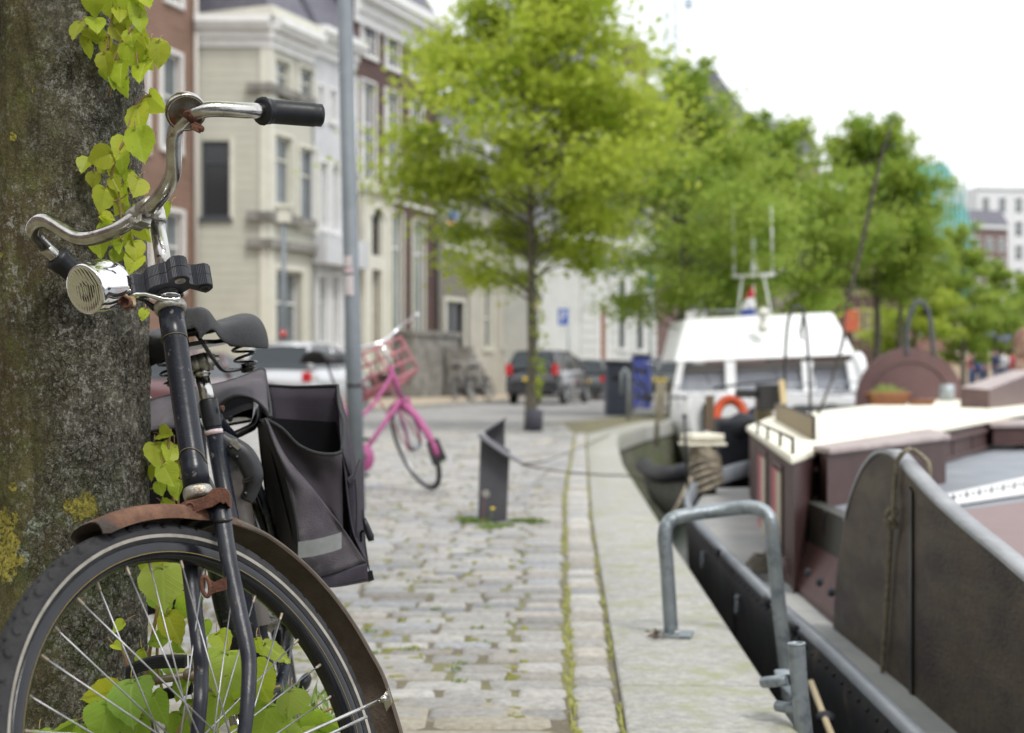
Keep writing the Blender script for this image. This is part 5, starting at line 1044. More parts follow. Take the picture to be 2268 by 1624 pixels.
t = thing('mooring_rope', 'thin dark mooring line running from the grey stand across the quay to the boats', 'rope', gr(1160,1040,.3)); m = MB(); m.tube(spline([at(1155,1029,8.4), gr(1230,1043,.16), gr(1330,1052,.10), at(1395,1055,10.8), at(1440,1070,11.2)],6), .006, 6); m.build('line', MATS['dark_rope'], t)
t = thing('mooring_rope', 'second thin mooring line curving up from the grey stand towards the far quay corner', 'rope', gr(1160,1035,.3)); m = MB(); m.tube(spline([at(1156,1028,8.5), gr(1220,1018,.12), gr(1300,985,.05), gr(1350,962,.03)],6), .006, 6); m.build('line', MATS['dark_rope'], t)
t = thing('dandelion_clock', 'white dandelion seed head on reddish stem before the grey stand', 'flower', gr(1070,1160)); p0 = gr(1070,1165); Y = p0.y; m = MB(); m.tube(spline([p0, at(1071,1130,Y), at(1075,1100,Y)],4), .0022, 6); m.build('stem', mat('red_stem', (.30,.10,.08), .6), t)
c = at(1076,1094,Y); m = MB(); rnd = random.Random(2)
for k in range(260):
    d = V((rnd.gauss(0,1),rnd.gauss(0,1),rnd.gauss(0,1))).normalized(); u = d.orthogonal().normalized()*.004; e = c+d*.022; w2 = d.cross(u); m.add([e+u,e-u,c+d*.018], [(0,1,2)], False); m.add([e+w2,e-w2,c+d*.018], [(0,1,2)], False)
m.sphere(c, .006, 8, 6); m.build('seed_head', mat('seed_white', (.62,.60,.56), .9), t)
t = thing('dandelion_flower', 'yellow dandelion flower low beside the seed head', 'flower', gr(1086,1165)); m = MB(); p0 = gr(1084,1166); m.tube([p0, at(1091,1128,p0.y)], .002, 6); m.build('stem', mat('green_stem', (.14,.22,.05), .6), t); m = MB(); m.lathe(at(1091,1128,p0.y), (0,-.3,1), [(0,-.004),(.010,0),(.014,.006),(.008,.009),(0,.010)], 12); m.build('petals', mat('dandelion_yellow', (.75,.58,.03), .7), t)
# ---------------------------------------------------------------- simple bicycles (pink one by the lamp post, dark ones by the houses)
def city_bike(name, label, loc, rot, paint, steer=0., carrier=False, group=None, ext=True):
    t = thing(name, label, 'bicycle', loc, group); t.rotation_euler = rot
    HA = radians(67); ax = V((-cos(HA),0,sin(HA))); fr = V((sin(HA),0,cos(HA))); R = .345; hub = V((0,0,R)); A0 = hub-fr*.05; S = Matrix.Rotation(steer, 3, ax)
    sw = lambda p: A0+S@(V(p)-A0); A = lambda k: A0+ax*k
    def wheel(c, tf, nm):
        m = MB(); m.tube([tf(c+V((cos(a)*.326,0,sin(a)*.326))) for a in [2*pi*k/40 for k in range(40)]], .018, 8, closed=True); w_ = m.build(nm, M_TYRE, t, local=True)
        m = MB(); m.tube([tf(c+V((cos(a)*.305,0,sin(a)*.305))) for a in [2*pi*k/40 for k in range(40)]], .010, 6, closed=True); m.build('rim', M_HUB, w_, local=True)
        m = MB(); m.tube([tf(c+V((0,-.04,0))), tf(c+V((0,.04,0)))], .022, 10)
        for k in range(20):
            a = 2*pi*k/20; m.tube([tf(c+V((0,.03*(-1)**k,0))), tf(c+V((cos(a)*.3,0,sin(a)*.3)))], .0012, 3)
        m.build('hub', M_GALV, w_, local=True)
    idt = lambda p: V(p)
    rh = V((-1.08,0,R)); wheel(hub, sw, 'front_wheel'); wheel(rh, idt, 'rear_wheel')
    def fender(c, tf, a0, a1):
        rows = []
        for k in range(25):
            a = a0+(a1-a0)*k/24; rr = .365; rows.append([tf(c+V((cos(a)*(rr+dz), b, sin(a)*(rr+dz)))) for b, dz in ((-.028,-.016),(-.02,0),(0,.006),(.02,0),(.028,-.016))])
        m = MB(); m.patch(rows); m.build('mudguard', paint, t, local=True, solid=.003, fixn=False); return rows[-1]
    e = fender(hub, sw, radians(70), radians(205)); fender(rh, idt, radians(30), radians(200))
    m = MB(); c = (e[0]+e[-1])/2; q = [sw(hub+V((cos(a)*.368, b, sin(a)*.368))) for a, b in ((radians(186),-.05),(radians(186),.05),(radians(214),.06),(radians(214),-.06))]; m.add(q, [(0,1,2,3)], False); m.build('mudflap', M_BLK, t, local=True, solid=.006, fixn=False)
    bb = V((-.62,0,.28)); m = MB(); m.tube([A(.40), bb+V((.02,0,.02))], .017, 10); m.tube(spline([A(.60), A(.60)+V((-.2,0,-.22)), bb+V((-.10,0,.22))],4), .014, 10); st = bb+(V((-.36,0,.86)).normalized())*.5; m.tube([bb, st], .015, 10)
    for s in (-1,1): m.tube([bb, rh+V((0,.05*s,0))], .009, 8); m.tube([st, rh+V((0,.05*s,0))], .008, 8)
    m.tube([A(.38), A(.66)], .019, 12); m.build('frame', paint, t, local=True)
    m = MB()
    for s in (-1,1): m.tube([sw(A(.38)+V((0,.05*s,0))), sw(A(.15)+V((0,.052*s,0))), sw(hub+V((0,.05*s,0)))], [.013,.012,.009], 8)
    m.tube([sw(A(.38)+V((0,-.055,0))), sw(A(.38)+V((0,.055,0)))], .016, 8); m.build('fork', paint, t, local=True)
    m = MB(); m.tube([sw(A(.66)), sw(A(.82))], .012, 8); hb = A(.84)+fr*.03; m.tube([sw(p) for p in spline([hb+V((-.2,-.28,.05)), hb+V((-.06,-.28,.06)), hb+V((.04,-.2,.05)), hb, hb+V((.04,.2,.05)), hb+V((-.06,.28,.06)), hb+V((-.2,.28,.05))],4)], .012, 8); m.build('handlebar', mat('chrome_plain', (.75,.75,.77), .2, 1.), t, local=True)
    m = MB(); sd_ = st+V((-.09,0,.22)); m.tube([st, sd_], .012, 8); sdl = m.build('seat_post', M_HUB, t, local=True)
    m = MB(); rows = []
    for k in range(9):
        u = k/8; wd = .02+.085*max(0,(u-.35)/.65)**.8; x = sd_.x+.14-.27*u; rows.append([V((x, wd*b, sd_.z+.05-.02*abs(b)**2+.015*(u > .7)-(.03 if abs(b) > 1.2 else 0))) for b in (-1.3,-1,-.5,0,.5,1,1.3)])
    m.patch(rows); m.build('saddle', M_BLK, t, local=True, solid=.02)
    m = MB(); m.lathe(bb+V((0,-.045,0)), (0,1,0), [(0,0),(.09,0),(.10,.01),(.09,.02),(0,.02)], 24); m.prism([bb+V((0,-.045,.085)), bb+V((0,-.045,-.085)), rh+V((0,-.045,-.045)), rh+V((0,-.045,.045))], V((0,.02,0))); m.build('chain_guard', paint, t, local=True)
    for s, d in ((1,V((.1,0,-.13))),(-1,V((-.1,0,.13)))):
        m = MB(); m.tube([bb+V((0,.06*s,0)), bb+V((0,.075*s,0))+d], .009, 6); cr_ = m.build('crank', M_HUB, t, local=True); m = MB(); m.boxb(bb+V((0,.12*s,0))+d, V((.045,0,0)), V((0,.045,0)), V((0,0,.012))); m.build('pedal', M_BLK, cr_, local=True)
    if carrier:
        m = MB(); o = A(.54)+fr*.05; B_ = lambda x, y, z: sw(V((o.x+x, y, o.z+z)))
        for x in (.0,.11,.22,.33): m.tube([B_(x,-.22,0), B_(x,.22,0)], .011, 6)
        for y in (-.22,-.07,.07,.22): m.tube([B_(-.02,y,0), B_(.36,y,0)], .008, 6)
        for z in (.09,.18,.27): m.tube([B_(0,-.22,z), B_(0,.22,z)], .010, 6)
        for y in (-.22,-.11,0,.11,.22): m.tube([B_(0,y,0), B_(0,y,.27)], .009, 6)
        for s in (-1,1): m.tube([B_(0,.22*s,.27), B_(.36,.22*s,.0)], .009, 6); m.tube([B_(.28,.06*s,0), sw(hub+V((0,.055*s,0)))], .007, 6)
        m.build('front_carrier', mat('salmon_pink', (.44,.17,.20), .55), t, local=True)
    return t
M_PINK = mat('pink_paint', (.36,.065,.21), .5, col2=(.42,.11,.26), nscale=6); M_DKB = mat('dark_bike_paint', (.03,.032,.038), .4)
p = gr(940,1090); pk = city_bike('pink_bicycle', 'pink bicycle with salmon front carrier leaning behind the lamp post', (p.x,p.y,0), (radians(-3),0,radians(48)), M_PINK, steer=radians(70), carrier=True)
p = gr(1040,893); d1 = city_bike('parked_bicycle', 'dark bicycle parked against the grey house right of the steps, left of its pair', (p.x,p.y-1.0,0.1), (0,0,radians(70)), M_DKB, group='dark bicycles before the grey house')
p = gr(1083,893); d2 = dup(d1, (p.x,p.y-1.2,.1), radians(64), 'dark bicycle before the grey house, right one of its pair')
p = gr(1474,905,0); dup(d1, (p.x,p.y-1,0), radians(30), 'dark bicycle parked by the stakes left of the white cruiser')
# ---------------------------------------------------------------- the old tree trunk with its shoots
def barkmat():
    m = bpy.data.materials.new('old_lime_bark'); m.use_nodes = True; t = m.node_tree; L = t.links.new; b = t.nodes['Principled BSDF']; b.inputs['Roughness'].default_value = .92; b.inputs['Specular IOR Level'].default_value = .25
    c = t.nodes.new('ShaderNodeTexCoord'); O = c.outputs['Object']
    def noise_(s, d=8, r=.65, st=None, vec=None):
        v = vec or O
        if st: mp = t.nodes.new('ShaderNodeMapping'); mp.inputs['Scale'].default_value = st; L(v, mp.inputs[0]); v = mp.outputs[0]
        n = t.nodes.new('ShaderNodeTexNoise'); n.inputs['Scale'].default_value = s; n.inputs['Detail'].default_value = d; n.inputs['Roughness'].default_value = r; L(v, n.inputs['Vector']); return n.outputs
    def mr(o, a, b_, c_=0., d=1.):
        n = t.nodes.new('ShaderNodeMapRange'); n.inputs[1].default_value = a; n.inputs[2].default_value = b_; n.inputs[3].default_value = c_; n.inputs[4].default_value = d; L(o, n.inputs[0]); return n.outputs[0]
    def mth(op, a, b_=None, v=None):
        n = t.nodes.new('ShaderNodeMath'); n.operation = op; L(a, n.inputs[0])
        if b_ is not None: L(b_, n.inputs[1])
        if v is not None: n.inputs[1].default_value = v
        return n.outputs[0]
    def mixc(f, A, B):
        n = t.nodes.new('ShaderNodeMix'); n.data_type = 'RGBA'; L(f, n.inputs[0])
        for i, q in ((6,A),(7,B)):
            if isinstance(q, tuple): n.inputs[i].default_value = (*q,1)
            else: L(q, n.inputs[i])
        return n.outputs[2]
    sx = t.nodes.new('ShaderNodeSeparateXYZ'); L(O, sx.inputs[0])
    # warped coordinates for the cracks
    nw = noise_(14, 4)[1]; sc = t.nodes.new('ShaderNodeVectorMath'); sc.operation = 'SCALE'; sc.inputs['Scale'].default_value = .035; L(nw, sc.inputs[0])
    ad = t.nodes.new('ShaderNodeVectorMath'); ad.operation = 'ADD'; L(O, ad.inputs[0]); L(sc.outputs[0], ad.inputs[1])
    def crack(s, st):
        mp = t.nodes.new('ShaderNodeMapping'); mp.inputs['Scale'].default_value = st; L(ad.outputs[0], mp.inputs[0])
        v = t.nodes.new('ShaderNodeTexVoronoi'); v.feature = 'DISTANCE_TO_EDGE'; v.inputs['Scale'].default_value = s; v.inputs['Randomness'].default_value = 1; L(mp.outputs[0], v.inputs['Vector']); return v.outputs['Distance']
    c1 = mr(crack(85, (1,1,.75)), .0, .07); c2 = mr(crack(230, (1,1,.9)), .0, .10)
    side = mth('ADD', mth('MULTIPLY', sx.outputs[0], v=5.5), mth('MULTIPLY', noise_(7)[0], v=2.2)); side = mr(side, .85, 1.45)     # 0 = mossy flank, 1 = grey cracked flank
    fine = noise_(120, 8, .7)[0]; mid = noise_(30, 8, .7)[0]; big = noise_(6, 6)[0]; vert = noise_(26, 7, .7, (1,1,.28))[0]
    grey = mixc(mr(mid, .35, .68), (.060,.054,.040), (.182,.170,.130)); grey = mixc(mr(fine, .54, .64), grey, (.30,.29,.25))
    moss = mixc(mr(vert, .35, .65), (.062,.053,.026), (.155,.142,.062)); moss = mixc(mr(mid, .52, .66), moss, (.12,.135,.035)); moss = mixc(mr(big, .5, .62), moss, (.10,.075,.04))
    col = mixc(side, moss, grey)
    low = mth('MULTIPLY', mr(noise_(11, 8)[0], .5, .6), mr(sx.outputs[2], .85, .35)); col = mixc(mth('MULTIPLY', low, v=.8), col, (.085,.115,.03))
    # dark cracks
    ck = mth('MULTIPLY', c1, mr(c2, 0, 1, .6, 1.)); ck = mth('MAXIMUM', ck, mr(side, 0, 1, .85, .0)); ck = mth('MAXIMUM', ck, mr(mth('ADD', noise_(8)[0], mth('MULTIPLY', sx.outputs[2], v=.45)), .93, 1.2, 0., .8)); ck = mth('MAXIMUM', ck, mr(noise_(19)[0], .42, .6, 0., .9)); dk = mixc(mr(ck, 0, 1), (.10,.09,.075), (1,1,1))
    mu = t.nodes.new('ShaderNodeVectorMath'); mu.operation = 'MULTIPLY'; L(col, mu.inputs[0]); L(dk, mu.inputs[1]); col = mu.outputs[0]
    # pale lichen flecks
    fl = mth('MULTIPLY', mr(noise_(85, 7, .85, (1,1,.8))[0], .535, .575), mr(mth('ADD', noise_(9, 6)[0], mth('MULTIPLY', side, v=.14)), .42, .64)); col = mixc(mth('MULTIPLY', fl, v=.85), col, (.36,.36,.32))
    fl2 = mth('MULTIPLY', mr(noise_(44, 9, .85)[0], .60, .62), mr(noise_(5, 3)[0], .45, .55)); col = mixc(mth('MULTIPLY', fl2, v=.7), col, (.36,.33,.31))
    # shaped lichen patches (grey-green then yellow)
    nn = noise_(42, 8, .75)[0]; hgt = None
    for pts, cc in (((((95,1175),.028),((62,1228),.026),((120,1130),.02),((30,1262),.022),((145,1340),.018),((300,1245),.008)), (.32,.36,.27)), ((((178,1120),.024),((10,1185),.035),((22,1245),.03),((96,1243),.022),((38,1080),.012),((65,325),.007),((28,305),.007),((75,200),.005),((5,565),.006),((60,800),.004),((40,1100),.010)), (.37,.325,.07))):
        for (x,y),r in pts:
            p = at(x,y,TY-.115); d = t.nodes.new('ShaderNodeVectorMath'); d.operation = 'DISTANCE'; L(O, d.inputs[0]); d.inputs[1].default_value = tuple(p-TO); r = r*1.18
            q = mth('ADD', d.outputs['Value'], mth('MULTIPLY', mth('SUBTRACT', nn, v=.5), v=-r*2.6)); f = mr(q, r*1.05, r*.95); f = mth('MULTIPLY', f, mr(fine, .38, .46))
            lc = mixc(mr(fine, .4, .65), tuple(k*.6 for k in cc), tuple(min(1,k*1.25) for k in cc)); col = mixc(f, col, lc)
            hgt = f if hgt is None else mth('MAXIMUM', hgt, f)
    fs = t.nodes.new('ShaderNodeVectorMath'); fs.operation = 'SCALE'; L(col, fs.inputs[0]); L(mr(noise_(210, 6, .8)[0], .35, .65, .60, 1.38), fs.inputs['Scale']); col = fs.outputs[0]
    L(col, b.inputs['Base Color'])
    h = mth('ADD', mth('MULTIPLY', ck, v=.9), mth('MULTIPLY', fine, v=.35)); h = mth('ADD', h, mth('MULTIPLY', mid, v=.7)); h = mth('ADD', h, mth('MULTIPLY', hgt, v=.4))
    bp = t.nodes.new('ShaderNodeBump'); bp.inputs['Strength'].default_value = 1; bp.inputs['Distance'].default_value = .006; L(h, bp.inputs['Height']); L(bp.outputs[0], b.inputs['Normal'])
    return m
TY = 2.64
def redge(y): return interp([(296,-500),(300,0),(306,120),(312,200),(306,240),(304,330),(310,500),(314,700),(318,820),(324,1000),(328,1150),(322,1300),(318,1500),(330,1650),(350,1900)], y)
def tw(y): return interp([(146,-500),(147,0),(155,300),(165,800),(174,1200),(184,1600),(205,1900)], y)     # half width in px
TO = V((at(redge(800)-tw(800),800,TY).x, TY, 0))
tree0 = thing('old_lime_tree', 'thick old tree trunk with mossy cracked bark and bright green shoots, bicycle leaning on it', 'tree', TO)
ny, na = 330, 260; m = MB(); rows = []
for j in range(ny):
    y = 1905-j*2600/(ny-1); z = at(0,y,TY).z; r = tw(y)/FPX*TY*1.0; cx = at(redge(y)-tw(y),y,TY).x; row = []
    for k in range(na+1):
        a = 2*pi*(k % na)/na; p = V((cos(a)*4, sin(a)*4, z*5)); h = .010*noise.noise(p*.5)+.005*noise.noise(V((cos(a)*9,sin(a)*9,z*14)))
        q = V((cos(a)*11+.6*noise.noise(V((cos(a)*8,z*20,1))), sin(a)*11, z*22)); d = noise.voronoi(q, distance_metric='DISTANCE')[0]; e = min(1, (d[1]-d[0])*4)
        wr = max(0, min(1, (cos(a)+.15)*1.2)); h += -(1-e)*.0010*wr+.0016*noise.noise(V((cos(a)*28,sin(a)*28,z*50)))+.0012*noise.noise(V((cos(a)*60,sin(a)*60,z*90)))
        row.append(V((cx+cos(a)*(r+h), TY+sin(a)*(r+h), z)))
    rows.append(row)
m.patch(rows); m.build('trunk', barkmat(), tree0, fixn=False)
M_LEAF = leafmat('shoot_leaf', (.43,.52,.04), (.55,.62,.06), .5, veins=True)
M_STEM = mat('shoot_stem', (.26,.13,.07), .6, col2=(.30,.24,.08), nscale=20)
rl = random.Random(12)
def leaf(mb, x, y, L_, ang, Y, wd=1., tint=(1,1,1), tilt=None, curl=None):
    """heart shaped serrated leaf: (x,y) its middle in the photo, L_ its length in px, ang tip direction from straight down"""
    L = L_*(1.16 if L_ < 75 else 1.06)/FPX*Y; c = at(x,y,Y); a = radians(ang); dn = V((sin(a), 0, -cos(a))); sd = V((cos(a), 0, sin(a)))
    tl = tilt if tilt is not None else rl.uniform(-.4,.75); tw_ = rl.uniform(-.75,.75) if L_ < 75 else rl.uniform(-.3,.3); fold = rl.uniform(.1,.6) if L_ < 75 else rl.uniform(.05,.22); cu = curl if curl is not None else rl.uniform(-.1,.5)
    toward = V((0,-1,0)); dn2 = (dn*cos(tl)+toward*sin(tl)*.9).normalized(); nrm = (toward-dn2*toward.dot(dn2)).normalized(); sd2 = dn2.cross(nrm).normalized(); sd2 = (sd2*cos(tw_)+nrm*sin(tw_)).normalized(); nrm = sd2.cross(dn2).normalized()
    if nrm.y > 0: nrm = -nrm
    W = [(0,.0),(-.03,.12),(-.03,.25),(.03,.37),(.12,.45),(.23,.495),(.35,.50),(.46,.465),(.57,.395),(.67,.30),(.76,.20),(.84,.115),(.91,.05),(1.0,0)]
    n = len(W); vs = []; uv = []; fs = []
    for s in (-1, 1):
        o = len(vs)
        for i, (u, w_) in enumerate(W):
            w_ *= .96*wd
            if 0 < i < n-1: w_ += (.018 if i % 2 else -.012)+rl.uniform(-.006,.006)
            for q in (0, .5, 1):
                ww = w_*q; uu = u if q else max(0, u) 
                if i == 1 and q == 0: uu = .05
                if i == 2 and q == 0: uu = .12
                if i == 0: uu = .0
                if q == .5: uu = (u+max(0.0,(0,.05,.12)[i] if i < 3 else u))/2
                hz = fold*ww*1.0-cu*(uu-.45)**2*.9+.02*sin(uu*22+s)*q*q
                vs.append(c+dn2*(uu-.45)*L+sd2*s*ww*L+nrm*hz*L); uv.append((uu, s*ww))
        for i in range(n-1):
            for q in (0,1): fs.append((o+i*3+q, o+i*3+q+1, o+(i+1)*3+q+1, o+(i+1)*3+q))
    # fine serration: extra teeth along the rim
    for s in (0,1):
        for i in range(2, n-2):
            a_, b_ = s*n*3+i*3+2, s*n*3+(i+1)*3+2
            for k in range(2):
                p0 = vs[a_].lerp(vs[b_], k/2); p1 = vs[a_].lerp(vs[b_], (k+1)/2); out = (vs[a_]-vs[s*n*3+i*3]).normalized()
                tp = p0.lerp(p1,.75)+out*.022*L+dn2*.012*L; vs += [p0,p1,tp]; uv += [(.5,.3)]*3; fs.append((len(vs)-3,len(vs)-2,len(vs)-1))
    mb.add(vs, fs, True); mb.uv += uv; mb.col += [tint]*len(vs)
    return c-dn2*.45*L
def shoot(name, leaves, stems, Y0, dY=0.):
    mb = MB(); mb.uv = []; mb.col = []; st = MB()
    for q in leaves:
        x, y, L_, ang = q[:4]; Y = (q[4] if len(q) > 4 else Y0)+dY; t_ = rl.uniform(.78,1.08); g = rl.uniform(.9,1.12)
        tint = (t_, min(1.1,t_*g), t_*.9)
        if len(q) > 5: tint = q[5]
        wd = q[6] if len(q) > 6 else rl.uniform(.78,1.)
        b_ = leaf(mb, x, y, L_, ang, Y+rl.uniform(-.015,.015), wd, tint)
        a = radians(ang); e = b_+V((-sin(a)*.018+rl.uniform(-.008,.008), .02, cos(a)*.014)); mb.cur = 1; o_ = len(mb.v); mb.tube(spline([b_, b_.lerp(e,.5)+V((0,-.003,.002)), e],3), .0009, 5); mb.cur = 0; mb.uv += [(.5,.3)]*(len(mb.v)-o_); mb.col += [(1,1,1)]*(len(mb.v)-o_)
    for P in stems:
        w_ = P[0]; st = MB(); st.tube(spline([at(x,y,Y+dY) for x,y,Y in P[1:]], 5), w_, 7); st.build('shoot_stem', M_STEM, tree0)
    mb.build(name, [M_LEAF, M_STEM], tree0, fixn=False)
YS = 2.46
top = [(208,10,52,-5),(248,14,60,5),(292,8,78,15),(320,-4,60,30),(228,-20,60,-10),(170,67,46,-15),(212,55,48,20),(203,74,40,40),(236,104,43,0),(198,110,36,5),(188,92,28,-20),(275,45,55,10),(311,54,38,10),(318,92,50,5),(294,122,56,12),(352,121,58,-5),(340,110,50,15),(236,141,46,10),(268,162,60,0),(316,156,62,-8),(232,162,28,5),(253,184,32,2),(281,194,42,0),(291,84,38,10),(262,75,40,30),(225,85,34,50),(330,135,44,25),(255,118,34,-30),(300,30,50,-10),(265,32,40,10)]
mid = [(348,228,56,48,2.50),(308,265,72,12),(309,320,74,10),(270,330,62,-15),(222,348,52,-70),(190,366,42,-20),(272,366,54,15),(230,372,34,20),(208,399,34,-5),(227,442,54,-10),(256,408,36,30),(301,415,54,-5),(278,432,46,15),(238,482,32,70,YS,(1.1,1.0,.7)),(372,470,42,-25,2.5),(266,458,42,-20),(222,545,50,5),(272,538,56,-5),(290,524,62,10),(322,508,56,25),(246,504,56,60),(296,584,50,-20),(258,570,34,-10),(318,697,26,-15),(255,385,34,40),(285,395,36,-10),(300,555,46,10),(240,525,40,30),(312,470,40,20)]
pal = (1.0,1.0,1.5)
low1 = [(366,962,42,88,2.62),(345,1008,54,10,2.62),(379,1003,50,-10,2.64),(373,1052,52,25,2.58,(1.02,1.05,1)),(396,1085,46,-5,2.62),(376,1118,38,70,2.6),(354,1082,34,15,2.62),(392,1040,44,5,2.66),(340,1046,36,-15,2.66)]
low2 = [(362,1298,98,5,2.36,(.92,.98,2.0),1.1),(384,1392,80,22,2.38,(1.05,.97,.8),.7),(264,1390,32,-50,2.4),(259,1432,24,60,2.4),(424,1344,66,5,2.42,(.7,.88,.8)),(325,1256,36,10,2.42),(355,1248,42,-5,2.44),(325,1456,42,30,2.4),(350,1420,42,-70,2.42,(.7,.9,.8)),(226,1538,84,-80,2.33,(1.1,1.0,.7)),(289,1552,112,8,2.30,(.62,.86,1.6),1.05),(232,1600,92,-12,2.32,(.66,.88,1.3),1.05),(352,1568,72,30,2.36,(.66,.88,1.2)),(458,1618,74,10,2.38,(.8,.95,1.1)),(500,1492,112,-4,2.32,(.80,.93,1.2),1.1),(574,1512,100,28,2.36,(.92,.98,1.0),.95),(492,1424,52,35,2.38,(.85,.9,.9)),(612,1446,78,52,2.40,(.95,1.0,2.0),.45),(575,1432,40,20,2.42),(641,1558,66,-8,2.36,(.85,.95,2.0),1.1),(476,1577,84,0,2.34,(.8,.95,1.0)),(585,1602,92,-15,2.34,(.75,.9,1.2),1.05),(684,1592,52,-30,2.4,(.7,.9,.9)),(408,1352,44,-20,2.44,(.65,.85,.8)),(728,1602,66,70,2.42,(.65,.85,.8)),(540,1640,70,20,2.36),(140,1612,60,-65,2.34,(.7,.9,1)),(405,1530,50,-30,2.40,(.7,.88,.8)),(430,1580,60,10,2.44,(.65,.85,.9)),(520,1560,60,60,2.42,(.75,.9,.9)),(668,1624,60,10,2.40,(.75,.9,1.2)),(300,1625,70,-10,2.36,(.7,.9,1)),(380,1480,46,10,2.5,(.6,.85,.8)),(345,1500,44,-30,2.5,(.6,.85,.8)),(395,1430,40,40,2.52,(.6,.8,.8)),(450,1395,44,0,2.5,(.7,.88,.9)),(402,1310,46,15,2.46,(.75,.9,.9)),(368,1355,40,-10,2.52,(.6,.8,.8)),(340,1330,40,20,2.52,(.6,.8,.8)),(700,1640,60,-20,2.42,(.6,.8,.8)),(620,1600,56,20,2.44,(.7,.88,.9)),(395,1610,60,-20,2.42,(.65,.85,.9)),(200,1640,70,10,2.36,(.7,.9,1)),(90,1640,50,20,2.4,(.7,.9,1))]
TS = TY-.10
shoot('upper_foliage', top, [(.0022,(300,-60,2.5),(285,40,2.47),(262,110,2.46),(245,150,2.46)),(.0018,(255,-20,2.46),(245,60,2.46),(238,110,2.46)),(.0015,(300,60,2.47),(300,100,2.46),(306,150,2.45)),(.0022,(240,215,2.52),(255,165,2.47),(272,120,2.46),(290,60,2.45))], YS, .03)
shoot('middle_foliage', mid, [(.0024,(335,213,2.5),(316,217,2.49),(296,250,2.47),(275,310,2.46),(255,355,2.455),(245,400,2.46),(235,460,2.47)),(.0016,(246,380,2.46),(262,420,2.46),(268,480,2.46),(270,540,2.46)),(.0014,(240,450,2.46),(268,440,2.46),(292,420,2.46)),(.0014,(238,500,2.46),(270,530,2.46),(300,560,2.46))], YS, .03)
shoot('lower_foliage', low1, [(.0028,(388,1130,2.66),(378,1070,2.64),(373,1000,2.63),(377,950,2.63)),(.0022,(396,1130,2.66),(392,1060,2.65),(388,990,2.64)),(.0018,(330,1085,2.64),(352,1075,2.62),(366,1050,2.60))], 2.62)
shoot('base_foliage', low2, [(.0032,(290,1700,2.5),(318,1560,2.46),(332,1440,2.45),(352,1330,2.44),(358,1240,2.46),(372,1170,2.56)),(.0026,(400,1700,2.46),(350,1480,2.46),(358,1400,2.45),(378,1350,2.44)),(.0024,(455,1640,2.4),(480,1580,2.38),(540,1545,2.38),(620,1520,2.38)),(.0022,(260,1420,2.42),(275,1450,2.42),(290,1500,2.42)),(.0022,(380,1650,2.4),(420,1570,2.42),(470,1500,2.38),(500,1440,2.36)),(.0024,(640,1640,2.42),(690,1590,2.42),(760,1560,2.42))], 2.4)
# weeds at the foot of the trunk
m = MB(); rnd = random.Random(5)
for k in range(700):
    x = rnd.choice([rnd.uniform(60,460), rnd.uniform(560,760)]); y = 1880-rnd.random()**.7*(260 if x < 480 else 330); Y = rnd.uniform(2.45,2.7)
    p = at(x,y,Y); d = V((rnd.gauss(0,.5),rnd.gauss(0,.5),1)).normalized(); s = d.orthogonal().normalized()*.0022; L_ = rnd.uniform(.02,.05); m.add([p-s,p+d*L_*.5-s*1.6,p+d*L_,p+d*L_*.5+s*1.6,p+s], [(0,1,2,3,4)], False)
m.build('weeds', mat('weed_green', (.10,.17,.03), .6, col2=(.17,.25,.05), nscale=30), kind='stuff')

# unseen crown of the old tree, added for its soft shade on the bicycle
lv, br = crown(77, 4.2, 9.0, 3.0, 6500, sh, .13, clumps=60)
for mb_, nm_, mt_ in ((lv,'unseen_crown_foliage',M_LEAFY),(br,'unseen_crown_branch',M_BARKT)):
    mb_.v = [p+V((TO.x-.1, TY, 0)) for p in mb_.v]; mb_.build(nm_, mt_, tree0, fixn=False)
m = MB(); m.tube([V((at(redge(-500)-146,-500,TY).x,TY,2.0)), V((TO.x-.12,TY,4.5)), V((TO.x-.1,TY,8.6))], [.118,.10,.02], 16); m.build('upper_trunk', M_BARKT, tree0)
# unseen houses round the viewer, added to darken reflections and block low sky
for i, (P_, d_, L_, H_, wm) in enumerate((((12,-16),(-1,0.05),13,11,M_BRICKB),((-1.2,-15.4),(-1,.05),12,12.5,M_CREAM),((-13.4,-14.8),(-.12,1),20,12,M_BRICKR),((-15.8,5.2),(-.02,1),14,11,M_BRICKP))):
    f = Facade(P_, d_); t = thing('unseen_terraced_house', ['dark brick terraced house across the street behind the viewer','cream terraced house across the street behind the viewer','red brick terraced house left of the viewer, outside the picture','purple brick terraced house left of the parked cars, outside the picture'][i], 'building', f.P)
    H = [(a, a+1.1, z, z+1.9) for a in [1+2.6*k for k in range(int((L_-1)/2.6))] for z in (1.0,4.4,7.8)]
    f.wall(t, wm, 0, L_, 0, H_, H, depth=5)
    for h in H: f.window(t, h, surround=.1)
    f.cornice(t, 0, L_, H_-.4, PR)
